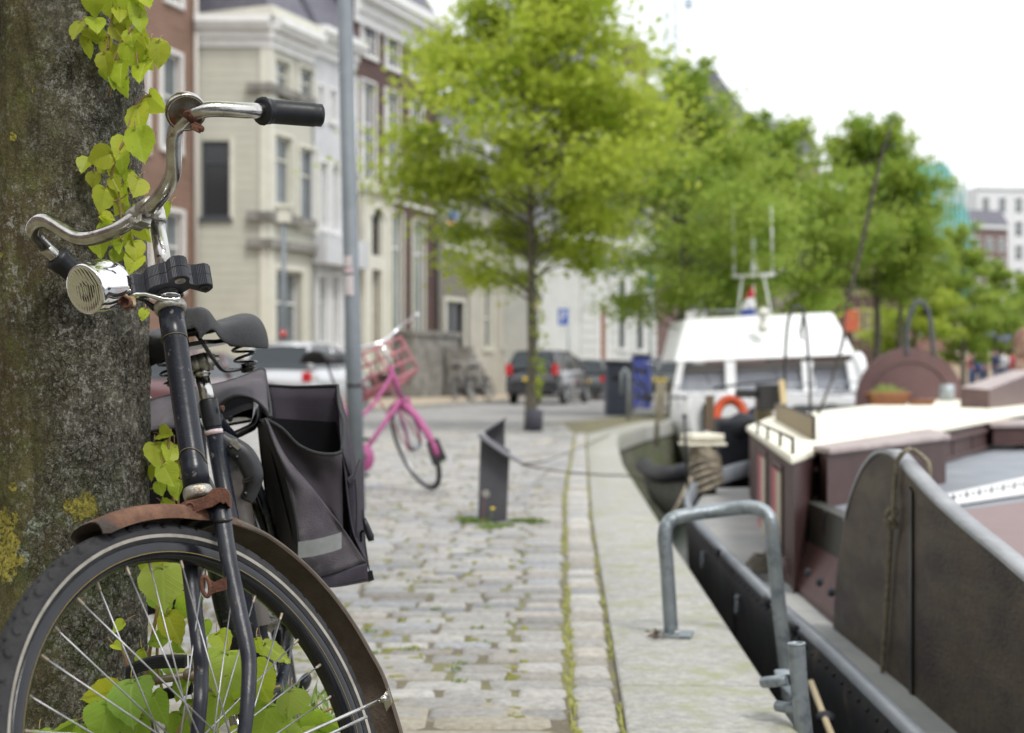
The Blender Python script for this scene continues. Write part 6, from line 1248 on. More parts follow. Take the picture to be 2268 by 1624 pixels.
# ---------------------------------------------------------------- the old black bicycle
BX, BY, BA, BL, BS = -.3151, 1.9464, -.1286, .1879, -.6871
Mb = Matrix(((-sin(BA), cos(BA), 0), (-cos(BA), -sin(BA), 0), (0, 0, 1)))
Ml = Matrix.Rotation(BL, 3, 'X'); MBk = Mb@Ml
HAx = V((-cos(radians(67)), 0, sin(radians(67)))); FRx = V((sin(radians(67)), 0, cos(radians(67)))); HUB = V((0,0,.352)); P0 = HUB-FRx*.06
RS = Matrix.Rotation(BS, 3, HAx); OB = V((BX,BY,0))
def Wb(q): return OB+MBk@V(q)                                     # frame parts (x forward, y rider's left, z up)
def Ws(q): return Wb(P0+RS@(V(q)-P0))                             # steered parts
def St(t, a=0., b=0.): return Ws(P0+HAx*t+FRx*a+V((0,b,0)))      # along the steering axis
UP = (St(1)-St(0)).normalized(); FW_ = (St(.5,1)-St(.5,0)).normalized(); LF = (St(.5,0,1)-St(.5,0,0)).normalized()
def rp(x, y, p, n):                                               # where the sight line through (x,y) meets a plane
    d = V(((x-CX)/FPX, 1, (HZ-y)/FPX)); o = V((0,0,CH)); return o+d*((p-o).dot(n)/d.dot(n))
M_FRM = mat('black_frame_enamel', (.010,.012,.019), .26, col2=(.017,.020,.029), nscale=14, bump=.05, bscale=90, spec=.38, col3=(.13,.12,.11), n3=70, mix3=(.625,.66))
M_FORK = mat('worn_fork_enamel', (.016,.018,.026), .28, col2=(.034,.037,.046), nscale=22, stretch=(1,1,.25), bump=.12, bscale=120, spec=.32, col3=(.15,.065,.03), n3=70, mix3=(.655,.69))
M_RUST = mat('rusty_steel', (.095,.036,.022), .85, col2=(.15,.065,.038), nscale=45, bump=.5, bscale=220, col3=(.075,.045,.035), n3=18, mix3=(.5,.62))
M_RUSTF = mat('rusty_fender', (.105,.047,.027), .72, col2=(.19,.095,.055), nscale=26, bump=.35, bscale=160, col3=(.05,.037,.030), n3=11, mix3=(.50,.62))
M_FIN = mat('fender_underside', (.10,.078,.06), .6, col2=(.14,.112,.09), nscale=20, spec=.25, bump=.3, bscale=150)
M_CHR = mat('worn_chrome', (.60,.59,.57), .15, 1., col2=(.36,.33,.30), nscale=30, mix=(.45,.7), bump=.06, bscale=160, col3=(.22,.14,.09), n3=42, mix3=(.60,.68))
M_CHRB = mat('bright_chrome', (.82,.82,.83), .05, 1., bump=.015, bscale=25)
M_ALU = mat('tarnished_alloy', (.52,.51,.47), .38, .9, col2=(.34,.32,.28), nscale=60, bump=.25, bscale=180, col3=(.22,.16,.10), n3=35, mix3=(.6,.7))
M_RUB = mat('tyre_rubber', (.026,.026,.029), .75, col2=(.040,.040,.043), nscale=25, spec=.25, bump=.25, bscale=300)
M_REFL = mat('reflex_band', (.33,.31,.27), .6, col2=(.24,.22,.19), nscale=30, mix=(.45,.6))
M_RIM = mat('black_rim', (.006,.007,.010), .18, col2=(.013,.014,.017), nscale=20)
M_GOLD = mat('gold_pinstripe', (.17,.125,.035), .5); M_SPK = mat('dull_spoke', (.46,.47,.50), .42, .85, col2=(.36,.36,.37), nscale=60)
M_NIP = mat('spoke_nipple', (.42,.38,.32), .55, .6, col2=(.30,.24,.18), nscale=90)
M_GRIP = mat('grip_rubber', (.013,.014,.018), .38, col2=(.019,.021,.026), nscale=30, spec=.4, bump=.05, bscale=120); M_PLA = mat('ribbed_plastic', (.030,.032,.042), .5, col2=(.038,.040,.050), nscale=60, spec=.35)
M_SAD = mat('saddle_vinyl', (.012,.012,.014), .42, spec=.4, col2=(.020,.020,.022), nscale=9, bump=.35, bscale=420, bdetail=2); M_SPR = mat('spring_black', (.014,.013,.012), .35, coat=.3)
bk = thing('bicycle', 'old black city bicycle with rusty front mudguard leaning against the tree trunk', 'bicycle', OB)
# wheels
def ring(tf, c, rad, prof, n=144):
    """prof: list of (dr, b) closed section swept round the hub"""
    rows = []
    for dr, b in prof+[prof[0]]:
        rows.append([tf(c+V((cos(a)*(rad+dr), b, sin(a)*(rad+dr)))) for a in [2*pi*k/n for k in range(n+1)]])
    return rows
def wheel(nm, tf, c, fancy=True):
    m = MB(); m.patch(ring(tf, c, .308, [(.012,-.0155),(.012,-.0135),(.002,-.012),(-.006,-.008),(-.009,0),(-.006,.008),(.002,.012),(.012,.0135),(.012,.0155),(.008,.0165),(-.004,.0165),(-.011,.011),(-.0145,0),(-.011,-.011),(-.004,-.0165),(.008,-.0165)])); wh = m.build(nm, M_RIM, bk)
    for s in (-1,1):
        m = MB(); m.patch(ring(tf, c, .3035, [(-.0006,s*.01655),(.0006,s*.0168),(.0003,s*.0163)])); m.build('pinstripe', M_GOLD, wh)
    nt_, npf = (1584 if fancy else 144), (44 if fancy else 20); rows = []; R0 = .3305; rr = .0198
    for j in range(npf+1):
        ph = radians(-128+256*j/npf); row = []
        for k in range(nt_+1):
            th = 2*pi*(k % nt_)/nt_; r = rr
            if fancy:
                pa = abs(ph); sg = 1 if ph > 0 else -1
                per = th*66/(2*pi)
                if .50 < pa < 1.18:
                    f = (per+sg*.3*sin((pa-.50)*3.6)+.25) % 1
                    if f < .24: r -= .0030
                elif pa <= .46:
                    f = (per*1.0+.25*sin(ph*5)+.5*(sg > 0)) % 1
                    if f < .2: r -= .0022
                    if abs(pa-.17) < .04: r -= .0012
                if pa < 1.2: r += .0009
            row.append(tf(c+V((cos(th)*(R0+r*cos(ph)), r*sin(ph)*1.03, sin(th)*(R0+r*cos(ph))))))
        rows.append(row)
    m = MB(); m.patch(rows); ty = m.build('tyre', M_RUB, wh)
    for s in (-1,1):
        m = MB(); rows = []
        for ph in (1.66,1.78,1.90):
            rows.append([tf(c+V((cos(th)*(R0+(rr+.0006)*cos(ph)), s*(rr+.0006)*sin(ph)*1.03, sin(th)*(R0+(rr+.0006)*cos(ph))))) for th in [2*pi*k/180 for k in range(181)]])
        m.patch(rows); m.build('reflective_band', M_REFL, ty, fixn=False)
    hb = MB(); A = tf(c+V((0,-.048,0))); B = tf(c+V((0,.048,0))); ax_ = (B-A).normalized(); L = (B-A).length
    hb.lathe(A, ax_, [(.004,-.02),(.005,-.018),(.009,-.005),(.012,0),(.014,.004),(.030,.012),(.031,.015),(.018,.018),(.016,L/2),(.018,L-.018),(.031,L-.015),(.030,L-.012),(.014,L-.004),(.012,L),(.009,L+.005),(.004,L+.02)], 24); hb.build('hub', M_ALU, wh)
    for k in range(36):
        s = 1 if k % 2 else -1; th = 2*pi*(k+.35)/36; g = (k//2) % 2; ha = th+(1.05 if g else -1.05)*1.0
        a = c+V((cos(ha)*.026, s*.034, sin(ha)*.026)); b = c+V((cos(th)*.2965, s*.004, sin(th)*.2965)); m = MB()
        d = (b-a).normalized(); m.tube([tf(a), tf(b-d*.012)], .00118, 6); m.cur = 1; m.tube([tf(b-d*.015), tf(b-d*.013), tf(b-d*.002), tf(b+d*.002)], [.0013,.0022,.0024,.0030], 8); m.build('spoke', [M_SPK, M_NIP], wh)
    return wh
wheel('front_wheel', Ws, HUB); RH = V((-1.10,0,.352)); wheel('rear_wheel', Wb, RH, False)
# front mudguard: sheet with rolled lips, open side seen from below
def guard(tf, c, a0, a1, r0, r1, nm, mo, mi, hw=.031, bend=None, n=90):
    rows = []; prof = [(-.0295,-.024),(-.031,-.017),(-.0305,-.008),(-.026,-.0015),(-.016,.0025),(0,.004),(.016,.0025),(.026,-.0015),(.0305,-.008),(.031,-.017),(.0295,-.024)]
    for k in range(n+1):
        u = k/n; a = a0+(a1-a0)*u; r = r0+(r1-r0)*u; e = min(1, u*40+.8) if bend else 1
        if bend: r += bend(u)
        dl = (1 if u < .2 else max(.28, 1-(u-.2)*5)) if bend else 1; rows.append([tf(c+V((cos(a)*(r+dz*e*dl), b*hw/.031*(.55+.45*e), sin(a)*(r+dz*e*dl)))) for b, dz in prof])
    m = MB(); m.patch(rows)
    if bend: m.mi = [1 if (i//10)/n > .27+.02*sin(i) else 0 for i in range(len(m.f))]
    q = m.build(nm, [mo, mat('worn_guard_brown', (.075,.055,.042), .55, col2=(.11,.085,.066), nscale=30)], bk, solid=0, fixn=False)
    m2 = MB(); rr = []
    cen = tf(c); 
    for k, row in enumerate(rows):
        mid_ = row[5]; inw = (cen-mid_).normalized(); rr.append([p+inw*.0016+(mid_-p)*.05 for p in row])
    m2.patch(rr); m2.build('inner_face', mi, q, fixn=False); return rows
gd = guard(Ws, HUB, radians(87), radians(236), .3680, .4000, 'front_mudguard', M_RUSTF, M_FIN, hw=.034, bend=lambda u: .004*math.exp(-((u-.655)/.03)**2))
guard(Wb, RH, radians(8), radians(190), .370, .372, 'rear_mudguard', mat('worn_black_guard', (.040,.038,.040), .5, col2=(.085,.072,.062), nscale=16, stretch=(1,1,.4), col3=(.13,.09,.045), n3=24, mix3=(.56,.64)), M_FIN)
# stay of the mudguard, from hub to the guard edge
e = gd[66][9]; m = MB(); m.tube([at(852,1547,1.93+.16), at(700,1614,2.02), at(560,1676,1.93)], .0028, 8); m.lathe(at(845,1550,2.085), (1,-.3,.4), [(.0045,-.004),(.0055,0),(.0045,.008),(0,.009)], 10); m.boxb(at(858,1549,2.10), V((.004,0,.006)), V((0,.006,0)), V((-.003,0,.011))); m.tube([at(812,1588,2.12), at(700,1640,2.05), at(640,1668,2.0)], .0026, 8); m.build('mudguard_stay', M_CHR, bk)
# fork
def blade(P, nm):
    m = MB(); S = spline(P, 6); n = len(S); m.tube(S, [.0122-.0035*(i/n) for i in range(n)], 14, flat=(.92,1.08)); return m.build(nm, M_FORK, bk)
b1 = blade([at(489,1119,2.105),at(493,1150,2.09),at(508,1246,2.06),at(528,1343,2.03),at(547,1432,2.0),at(552,1480,1.985),at(549,1550,1.96),at(541,1624,1.94),at(527,1705,1.92)], 'fork_blade')
blade([at(400,1135,2.15),at(405,1160,2.14),at(418,1243,2.11),at(430,1343,2.08),at(442,1440,2.04),at(446,1490,2.03),at(444,1550,2.0),at(437,1624,1.985),at(425,1705,1.97)], 'fork_blade')
m = MB(); d = (at(495,1160,2.09)-at(493,1145,2.09)).normalized(); m.lathe(at(494,1148,2.087), d, [(.0128,0),(.0136,.001),(.0138,.004),(.0128,.005)], 18); m.build('fork_ring', M_SPR, b1)
m = MB(); m.tube([St(.352,.006,-.05), St(.362,.004,-.03), St(.368,.002,0), St(.362,.004,.03), St(.352,.006,.05)], [.012,.015,.018,.015,.012], 12); m.build('fork_crown', M_FORK, bk)
pl = [(379,1128),(392,1121),(410,1110),(434,1106),(455,1099),(470,1083),(486,1080),(501,1082),(508,1092),(510,1126),(505,1121),(500,1113),(494,1117),(488,1112),(478,1118),(470,1123),(452,1128),(434,1136),(410,1133),(384,1129)]
pc = St(.372,0,.0); nr = V((.15,-1,.12)).normalized(); Pq = [rp(x,y,V((-.45,2.078,.69)),nr) for x,y in pl]; m = MB(); m.prism(Pq, -nr*.06); m.build('crown_cover', M_RUST, bk, bevel=.004)
q = rp(420,1124,V((-.45,2.078,.69)),nr); m = MB(); m.lathe(q-nr*.001, nr, [(.0085,0),(.0085,.003),(.006,.005),(.0055,.003),(0,.004)], 16); m.build('crown_rivet', M_RUST, bk)
# lamp bracket tab on the fork
m = MB(); Yt = 2.03; m.prism([at(462,1284,Yt),at(474,1290,Yt),at(500,1278,Yt),at(503,1306,Yt),at(478,1312,Yt),at(464,1318,Yt),at(470,1300,Yt)], V((0,.003,0))); m.tube([at(456+9*cos(a)+3*sin(a), 1299+22*sin(a), Yt) for a in [2*pi*k/20 for k in range(20)]], .0032, 6, closed=True); m.build('fork_tab', M_RUST, bk)
# head tube, headset
T1, T2 = .4128, .7205
m = MB(); a0 = St(T1); L = .3077; R_ = .0192
m.lathe(a0, UP, [(R_+.0012,.004),(R_+.0012,.035),(R_+.0002,.040),(R_,.045),(R_,L-.055),(R_+.0009,L-.052),(R_+.0009,L-.004)], 40); hd = m.build('head_tube', M_FRM, bk)
def ringline(t0, amp, ph, nm):
    m = MB(); e1 = UP.orthogonal().normalized(); e1 = (V((1,0,0))-UP*UP.x).normalized(); e2 = UP.cross(e1); S = []
    for k in range(41):
        a = 2*pi*k/40; S.append(a0+UP*(t0+amp*max(0,sin(a+ph))**.7)+(e1*cos(a)+e2*sin(a))*(R_+.0011))
    m.tube(S, .0008, 5); m.build(nm, mat('lug_line', (.16,.125,.07), .6), hd)
ringline(.040, .022, pi+.25, 'lug_edge'); ringline(L-.056, .004, pi, 'lug_edge')
m = MB(); m.lathe(a0, UP, [(.019,-.016),(.0215,-.012),(.0225,-.006),(.0222,-.001),(.0205,.003)], 32); m.build('lower_headset', M_ALU, bk)
m = MB(); z = L; m.lathe(a0, UP, [(.0205,z-.006),(.0235,z-.005),(.0255,z+.000),(.0258,z+.005),(.0242,z+.009),(.0205,z+.0125),(.0180,z+.0145),(.0172,z+.018)], 40); m.build('upper_headset', M_ALU, bk)
m = MB(); m.lathe(a0, UP, [(.0165,z+.021),(.0175,z+.0212),(.0175,z+.0272),(.0160,z+.0275)], 6, False); m.build('lock_nut', M_CHR, bk)
m = MB(); m.lathe(a0, UP, [(.0185,z+.018),(.0190,z+.0185),(.0190,z+.0205),(.0185,z+.021)], 32); m.build('washer', M_CHRB, bk)
# lamp bracket arm
Pa = St(T2+.019,.0,0); pts = [(400,662),(382,663),(365,662),(345,657),(325,653),(305,653),(290,659)]; 
rows = []
for i,(x,y) in enumerate(pts):
    c = at(x,y,Pa.y-.018-.012*i/6); w_ = .0085 if i < 3 else .0085-.0008*(i-3); rows.append([c+V((0,-w_,-.002-.002*sin(i))), c+V((0,-w_*.4,.0012)), c+V((0,w_*.4,.0014)), c+V((0,w_,-.001))])
m = MB(); m.patch(rows); m.build('lamp_bracket', M_CHRB, bk, solid=.0055, fixn=False)
m = MB(); rows = []
for i,(x,y) in enumerate([(392,672),(365,683),(352,688),(338,686),(320,676),(300,668)]):
    c = at(x,y-4,Pa.y-.008); rows.append([c+V((0,-.006,.006)), c+V((0,0,-.004 if i in (1,2,3) else .002)), c+V((0,.006,.006))])
m.patch(rows); m.build('bracket_web', M_FRM, bk, solid=.002, fixn=False)
LY = 2.155; lb = at(281,672,LY); m = MB(); m.lathe(lb, (-.15,-1,.1), [(.0085,-.012),(.0090,.004),(.0086,.008),(.0066,.008),(.006,.003),(.0,.003)], 20); m.build('lamp_bolt', M_RUST, bk)
m = MB(); m.prism([at(258,668,LY),at(272,655,LY),at(292,657,LY),at(294,676,LY),at(285,686,LY),at(272,684,LY)], V((.003,.012,0))); m.build('lamp_lug', mat('yellowed_steel', (.50,.42,.28), .4, .5, col2=(.33,.20,.08), nscale=90), bk, bevel=.002)
# headlamp
LC = at(190,641,2.12); LA = V((.50,.83,.24)).normalized()
m = MB(); m.lathe(LC, LA, [(.0352,-.003),(.0378,-.002),(.0386,.002),(.0381,.006),(.0390,.008),(.0402,.016),(.0404,.026),(.0392,.038),(.0362,.050),(.0312,.061),(.0235,.070),(.0130,.0755),(0,.0775)], 56); lm = m.build('headlamp', M_CHRB, bk)
m = MB(); m.lathe(LC, LA, [(.0355,-.0005),(.030,.010),(.022,.018),(.012,.023),(.005,.025),(0,.025)], 40); m.build('reflector', mat('lamp_reflector', (.62,.60,.54), .22, .9), lm)
m = MB(); m.sphere(LC+LA*.012, .006, 12, 8); m.build('bulb', mat('bulb_glass', (.6,.58,.5), .1), lm)
g = bpy.data.materials.new('lamp_lens'); g.use_nodes = True; gb = g.node_tree.nodes['Principled BSDF']; gb.inputs['Transmission Weight'].default_value = 1; gb.inputs['Roughness'].default_value = .08; gb.inputs['IOR'].default_value = 1.45; gb.inputs['Base Color'].default_value = (.93,.93,.88,1)
e1 = (V((0,0,1))-LA*LA.z).normalized(); e2 = LA.cross(e1); rows = []; n = 41
m = MB(); vs = []; N = 110
for j in range(31):
    r = .0355*j/30
    for k in range(N):
        a = 2*pi*k/N; x, y = cos(a)*r, sin(a)*r; bump_ = .0011*abs(sin(y*620)) if x < .006 else .0010*abs(sin(y*430+x*260)); vs.append(LC+e1*x+e2*y-LA*(.0015+.0045*(1-(r/.0355)**2)+bump_))
m.add(vs, [(j*N+k, j*N+(k+1)%N, (j+1)*N+(k+1)%N, (j+1)*N+k) for j in range(30) for k in range(N)], True); m.build('lens', g, lm, fixn=False)
# ribbed black bracket block round the stem
pb = St(T2+.029); F1 = [(250,1052),(248,960),(300,905),(380,880),(450,868),(478,850),(500,820),(560,760),(640,710)]
front = [(242,985),(262,955),(330,925),(400,905),(448,890),(468,862),(480,1010)]
C2 = lambda x,y: (265.8+.1193*x, 526+.1193*y)
fr_ = [(252,1050),(262,1000),(330,1040),(480,1062)]
out = [(250,1046),(300,1062),(390,1066),(465,1064),(492,1040),(510,1000),(560,945),(640,905),(760,868),(860,848),(905,832),(930,800),(985,752),(1070,722),(1160,712),(1240,722),(1285,752),(1296,790),(1280,832),(1300,862),(1370,880),(1450,880),(1540,862),(1620,852),(1690,868),(1724,905),(1722,945),(1660,1000),(1590,1032),(1290,952),(1115,1064),(900,1060),(700,1090),(560,1120),(400,1130),(300,1110)]
O3 = [rp(*C2(x,y), pb, UP) for x,y in out]; S = []
for i in range(len(O3)):
    a, b = O3[i], O3[(i+1)%len(O3)]; n = max(1, round((b-a).length/.00125)); S += [a.lerp(b,k/n) for k in range(n)]
cen = sum(S, V((0,0,0)))/len(S); n = len(S); S2 = []
for i, p in enumerate(S):
    tg = (S[(i+1)%n]-S[i-1]).normalized(); nr_ = tg.cross(UP); S2.append(p+nr_*(.00045 if i % 2 else -.00045))
H_ = .0370; m = MB(); m.add([p for p in S]+[p+UP*.0008 for p in S2]+[p+UP*(H_*.5-.0006) for p in S2]+[p+UP*H_*.5+(cen-p).normalized()*.0012 for p in S]+[p+UP*(H_*.5+.0006) for p in S2]+[p+UP*(H_-.0012) for p in S2]+[p+UP*H_ for p in S], [(j*n+i, j*n+(i+1)%n, (j+1)*n+(i+1)%n, (j+1)*n+i) for j in range(6) for i in range(n)]+[tuple(range(n))[::-1], tuple(range(6*n,7*n))], False); blk = m.build('bracket_block', M_PLA, bk)
for (x,y),r,c in (((1118,805),.0085,M_ALU),((1565,940),.0085,M_SPR)):
    p = rp(*C2(x,y),pb-UP*.0005,UP); m = MB(); m.lathe(p, -UP, [(r,0),(r,.0012),(r*.72,.0014),(r*.68,-.006),(0,-.006)], 24); m.build('screw_hole', c, blk)
m = MB(); m.lathe(St(T2+.0275), UP, [(.0160,-.001),(.0175,.0),(.0180,.003)], 28); m.build('block_collar', M_SPR, blk)
p = rp(*C2(1130,1065), pb-UP*.006, UP); m = MB(); m.sphere(p, .005, 12, 8); m.build('clamp_screw', M_SPR, blk)
# stem
T3 = .889; m = MB(); m.tube([St(T2+.02), St(T3+.018)], .0128, 28); m.lathe(St(T3-.012), UP, [(.0128,0),(.0148,.001),(.0148,.020),(.0138,.030),(.0105,.035),(.006,.037),(0,.0375)], 28); stm = m.build('stem', M_CHR, bk)
m = MB(); p = St(T3-.075)+(V((0,0,0))-UP*0)+V((-.25,-1,0)).normalized()*.0126; m.lathe(p, V((-.25,-1,-.35)), [(.0038,0),(.0038,.0006),(0,.0006)], 12); m.build('stem_hole', M_SPR, stm)
# handlebar
HBQ = [(.0278,0,0),(.0486,.0525,-.0147),(.0648,.1142,-.0016),(.0893,.1619,.0487),(.0776,.2103,.0575),(.0205,.2482,.0576),(-.0396,.2795,.059),(-.1096,.3096,.0516)]
half = [St(T3+c,a,b) for a,b,c in HBQ]; half[-1] = at(728,257,half[-1].y); half[-2] = at(598,247,half[-2].y); other = [St(T3+c,a,-b) for a,b,c in HBQ]; other[-1] = at(218,652,2.500); other[-2] = at(113,560,2.44)
H1 = spline(half, 10); H2 = spline(other, 10); bar = H2[::-1]+H1[1:]; m = MB(); m.tube(bar[4:-4], .0122, 22); m.build('handlebar', M_CHR, bk)
def grip(H, s0=.81):
    S = H[int(len(H)*s0):int(len(H)*.985)]; n = len(S); m = MB(); R = []
    for i in range(n):
        u = i/(n-1); R.append(.0165 if i == 0 else .0193+.0024*math.exp(-((u-.10)/.07)**2)+(.0012 if u < .3 else 0)-(.001 if u > .92 else 0))
    m.tube([S[0]]+S+[S[-1]+(S[-1]-S[-2]).normalized()*.003], [.0118]+R+[.0135], 16); m.build('grip', M_GRIP, bk)
grip(spline(half, 24)); grip(spline(other, 24), .875)
c0 = St(T3,.0278,0); bd = (H1[2]-H2[2]).normalized(); m = MB(); m.lathe(c0-bd*.026, bd, [(.0118,0),(.0165,.001),(.0175,.004),(.0175,.022),(.0168,.0235),(.0168,.0265),(.0178,.028),(.0178,.049),(.0165,.0515),(.0118,.052)], 30)
m.tube([St(T3+.004,-.002,0), St(T3+.003,.010,0), St(T3+.001,.022,0)], [.0145,.0150,.0165], 20); cl = m.build('bar_clamp', M_ALU, bk)
dn_ = (FW_*.35-UP).normalized(); m = MB()
for s in (-.0095,.0065): m.boxb(c0+dn_*.020+bd*s, bd*.0062, dn_*.010, FW_*.011)
m.build('clamp_ear', M_ALU, cl, bevel=.002); m = MB(); m.lathe(c0+dn_*.024-FW_*.016-bd*.001, FW_, [(.0058,0),(.0058,.006),(.0045,.0065),(.0045,.030),(.0066,.0305),(.0066,.036),(0,.037)], 6, False); m.build('clamp_bolt', M_ALU, cl)
# bell with rusty strap
i_ = min(range(len(H1)), key=lambda i: abs(CX+FPX*H1[i].x/H1[i].y-424)+abs(HZ-FPX*(H1[i].z-CH)/H1[i].y-262)); bp_ = H1[i_]; bt = (H1[i_+1]-H1[i_-1]).normalized()
BXA = V((-.34,.74,.58)).normalized(); bc = at(411,247,bp_.y-.004); r = .0305
m = MB(); m.lathe(bc, BXA, [(r*.96,-.006),(r*1.01,-.0055),(r*1.02,-.002),(r*1.0,.004),(r*.93,.011),(r*.78,.0175),(r*.5,.0225),(r*.2,.0245),(0,.025)], 48); bell = m.build('bell', mat('rusty_chrome', (.62,.60,.58), .2, 1., col2=(.50,.44,.38), nscale=30, col3=(.20,.09,.045), n3=34, mix3=(.50,.60), bump=.1, bscale=150), bk)
m = MB(); m.lathe(bc, BXA, [(r*1.0,-.0057),(r*.97,-.0068),(r*.92,-.0058),(r*.4,-.0085),(0,-.0095)], 40); m.build('bell_base', mat('dark_chrome', (.20,.20,.20), .25, 1., col2=(.14,.12,.11), nscale=50, col3=(.13,.055,.03), n3=28, mix3=(.52,.62)), bell)
m = MB(); S = bp_+bt*.002; u_ = bt.orthogonal().normalized(); v_ = bt.cross(u_); rows = []
for k in range(33):
    a = 2*pi*k/32; rows.append([S+bt*w_+(u_*cos(a)+v_*sin(a))*.0122 for w_ in (-.0055,.0055)])
m.patch(rows); m.tube([bp_-V((0,0,-.010)), bc-BXA*.005], .0062, 8); m.tube([bc-BXA*.004, bc-BXA*.0125], .0055, 8); strap = m.build('bell_strap', M_RUST, bell, solid=.0022, fixn=False)
m = MB(); e_ = at(437,283,bp_.y-.008); m.boxb(e_, V((.0062,0,-.003)), V((0,.006,0)), V((.003,0,.0055))); m.lathe(e_, V((.8,-.4,-.3)), [(.0048,-.011),(.0048,.011),(0,.0115)], 10); m.build('strap_screw', M_RUST, bell, bevel=.001)
# ------------ frame behind the fork
bb = V((-.63,0,.29)); stp = V((-.735,0,.83)); c1 = Wb((-.755,0,.90))
Q1, Q2 = at(461,888,2.66), at(585,1560,2.575); dS = (Q1-Q2).normalized()
m = MB(); m.tube([Q2, Q1], .0165, 22); sq = m.build('seat_tube', M_FRM, bk)
m = MB(); Qc = Q1-dS*.000; m.lathe(Q1-dS*.052, dS, [(.0168,.0),(.0172,.002),(.0178,.016),(.0180,.018),(.0180,.050),(.0170,.054),(.014,.0545)], 28); m.build('seat_collar', M_GRIP, sq)
m = MB(); m.lathe(Q1-dS*.066, dS, [(.0169,0),(.0169,.009)], 28); m.build('white_tape', mat('torn_tape', (.62,.58,.58), .6, col2=(.50,.32,.33), nscale=90), sq)
m = MB(); m.lathe(at(488,905,2.65), V((1,-.3,0)), [(.003,0),(.0062,.001),(.0062,.006),(.004,.007)], 12); m.build('collar_bolt', M_RUST, sq)
m = MB(); m.tube(spline([St(T1+.03), St(T1+.03)+V((.012,.05,-.055)), at(478,1240,2.36), at(502,1370,2.46), at(560,1520,2.56)],5), .0165, 20); m.build('down_tube', M_FRM, bk)
m = MB(); m.tube([Wb((-.63,-.04,.29)), Wb((-.63,.04,.29))], .024, 20); m.build('bottom_bracket', M_FRM, bk)
for s in (-1,1):
    m = MB(); m.tube([Wb((-.66,.03*s,.285)), Wb((-1.09,.055*s,.352))], .010, 12); m.build('chain_stay', M_FRM, bk)
    m = MB(); m.tube([Wb((-.80,.045*s,.72)), Wb((-.90,.055*s,.60)), Wb((-1.095,.058*s,.36))], .008, 12); m.build('seat_stay', M_FRM, bk)
m = MB(); m.tube([Wb((-.63,-.055,.29)), at(436,1495,2.42)], [.012,.009], 12); m.build('crank', M_ALU, bk)
m = MB(); S = [Wb((-.63+cos(a)*.095,-.05,.29+sin(a)*.095)) for a in [2*pi*k/48 for k in range(48)]]; m.tube(S, .005, 6, closed=True)
for k in range(5): m.tube([Wb((-.63,-.05,.29)), S[int(k*48/5)]], .006, 6)
m.build('chainring', M_CHR, bk)
# right pedal: two rubber blocks, axle, end plates
def block(P, h, dpt, nm='pedal_rubber'):
    S = spline(P, 8); m = MB(); rows = []
    for p in S: rows.append([p+V((0,-dpt,-h)), p+V((0,-dpt,h)), p+V((0,dpt,h)), p+V((0,dpt,-h)), p+V((0,-dpt,-h))])
    m.patch(rows, False); m.add(rows[0][:4], [(0,1,2,3)], False); m.add(rows[-1][:4], [(0,1,2,3)], False)
    for i in range(len(S)-1):
        for j in range(4):
            for f in (.25,.75):
                c = S[i].lerp(S[i+1],f)+V((0,-dpt-.0008,-h*.66+h*.44*j)); m.boxb(c, (S[i+1]-S[i])*.13, V((0,.0012,0)), V((0,0,h*.13)))
    return m.build(nm, M_RUB, pd)
m = MB(); m.tube([at(325,1512,2.41), at(372,1503,2.41), at(428,1494,2.41)], [.0068,.0068,.0075], 14); m.lathe(at(408,1497,2.41), V((1,0,.15)), [(.0075,0),(.011,.004),(.012,.010),(.010,.020)], 16); pd = m.build('pedal', mat('rusty_axle', (.20,.12,.07), .5, .6, col2=(.33,.29,.24), nscale=40), bk)
block([at(281,1489,2.365),at(310,1475,2.365),at(350,1466,2.365),at(412,1465,2.365)], .0098, .009); block([at(352,1543,2.45),at(385,1532,2.45),at(426,1523,2.45)], .0098, .009)
for x, y in ((418,1466),(279,1490)): m = MB(); m.prism([at(x,y-14,2.36),at(x+6,y-12,2.36),at(x+11,y+50,2.45),at(x+4,y+52,2.45)], V((.0015,.0,0))); m.build('pedal_plate', M_CHR, pd)
# lock round the rear wheel
m = MB(); YL = 2.66; oc = spline([at(x,y,YL) for x,y in ((486,968),(505,985),(540,1010),(560,1050),(556,1085),(546,1108))],6); nL = len(oc); m.tube(oc, [.0145+.007*sin(pi*min(1,i/nL*1.25)) for i in range(nL)], 14, flat=(1,.75)); lk = m.build('ring_lock', mat('lock_plastic', (.022,.023,.027), .42, col2=(.032,.033,.038), nscale=30), bk)
m = MB(); m.prism([at(513,972,YL-.018),at(522,972,YL-.018),at(533,992,YL-.018),at(527,997,YL-.018),at(515,988,YL-.018),at(510,982,YL-.018)], V((0,.003,0))); m.build('worn_patch', M_ALU, lk)
for x, y in ((509,990),(524,1012),(543,1093)): m = MB(); m.lathe(at(x,y,YL-.017), (0,-1,.1), [(.0042,-.004),(.0042,.001),(0,.0025)], 12); m.build('rivet', M_SPR, lk)
m = MB(); m.boxb(at(549,1060,YL-.017), V((.010,0,.003)), V((0,.004,0)), V((0,0,.0018))); m.boxb(at(549,1066,YL-.017), V((.010,0,.003)), V((0,.004,0)), V((0,0,.0018))); m.build('key_slot', M_SPR, lk)
m = MB(); m.tube(spline([at(484,925,2.70),at(500,950,2.74),at(517,968,2.78)],4), .012, 10, flat=(1,.5)); m.build('lock_arm', M_FRM, lk)
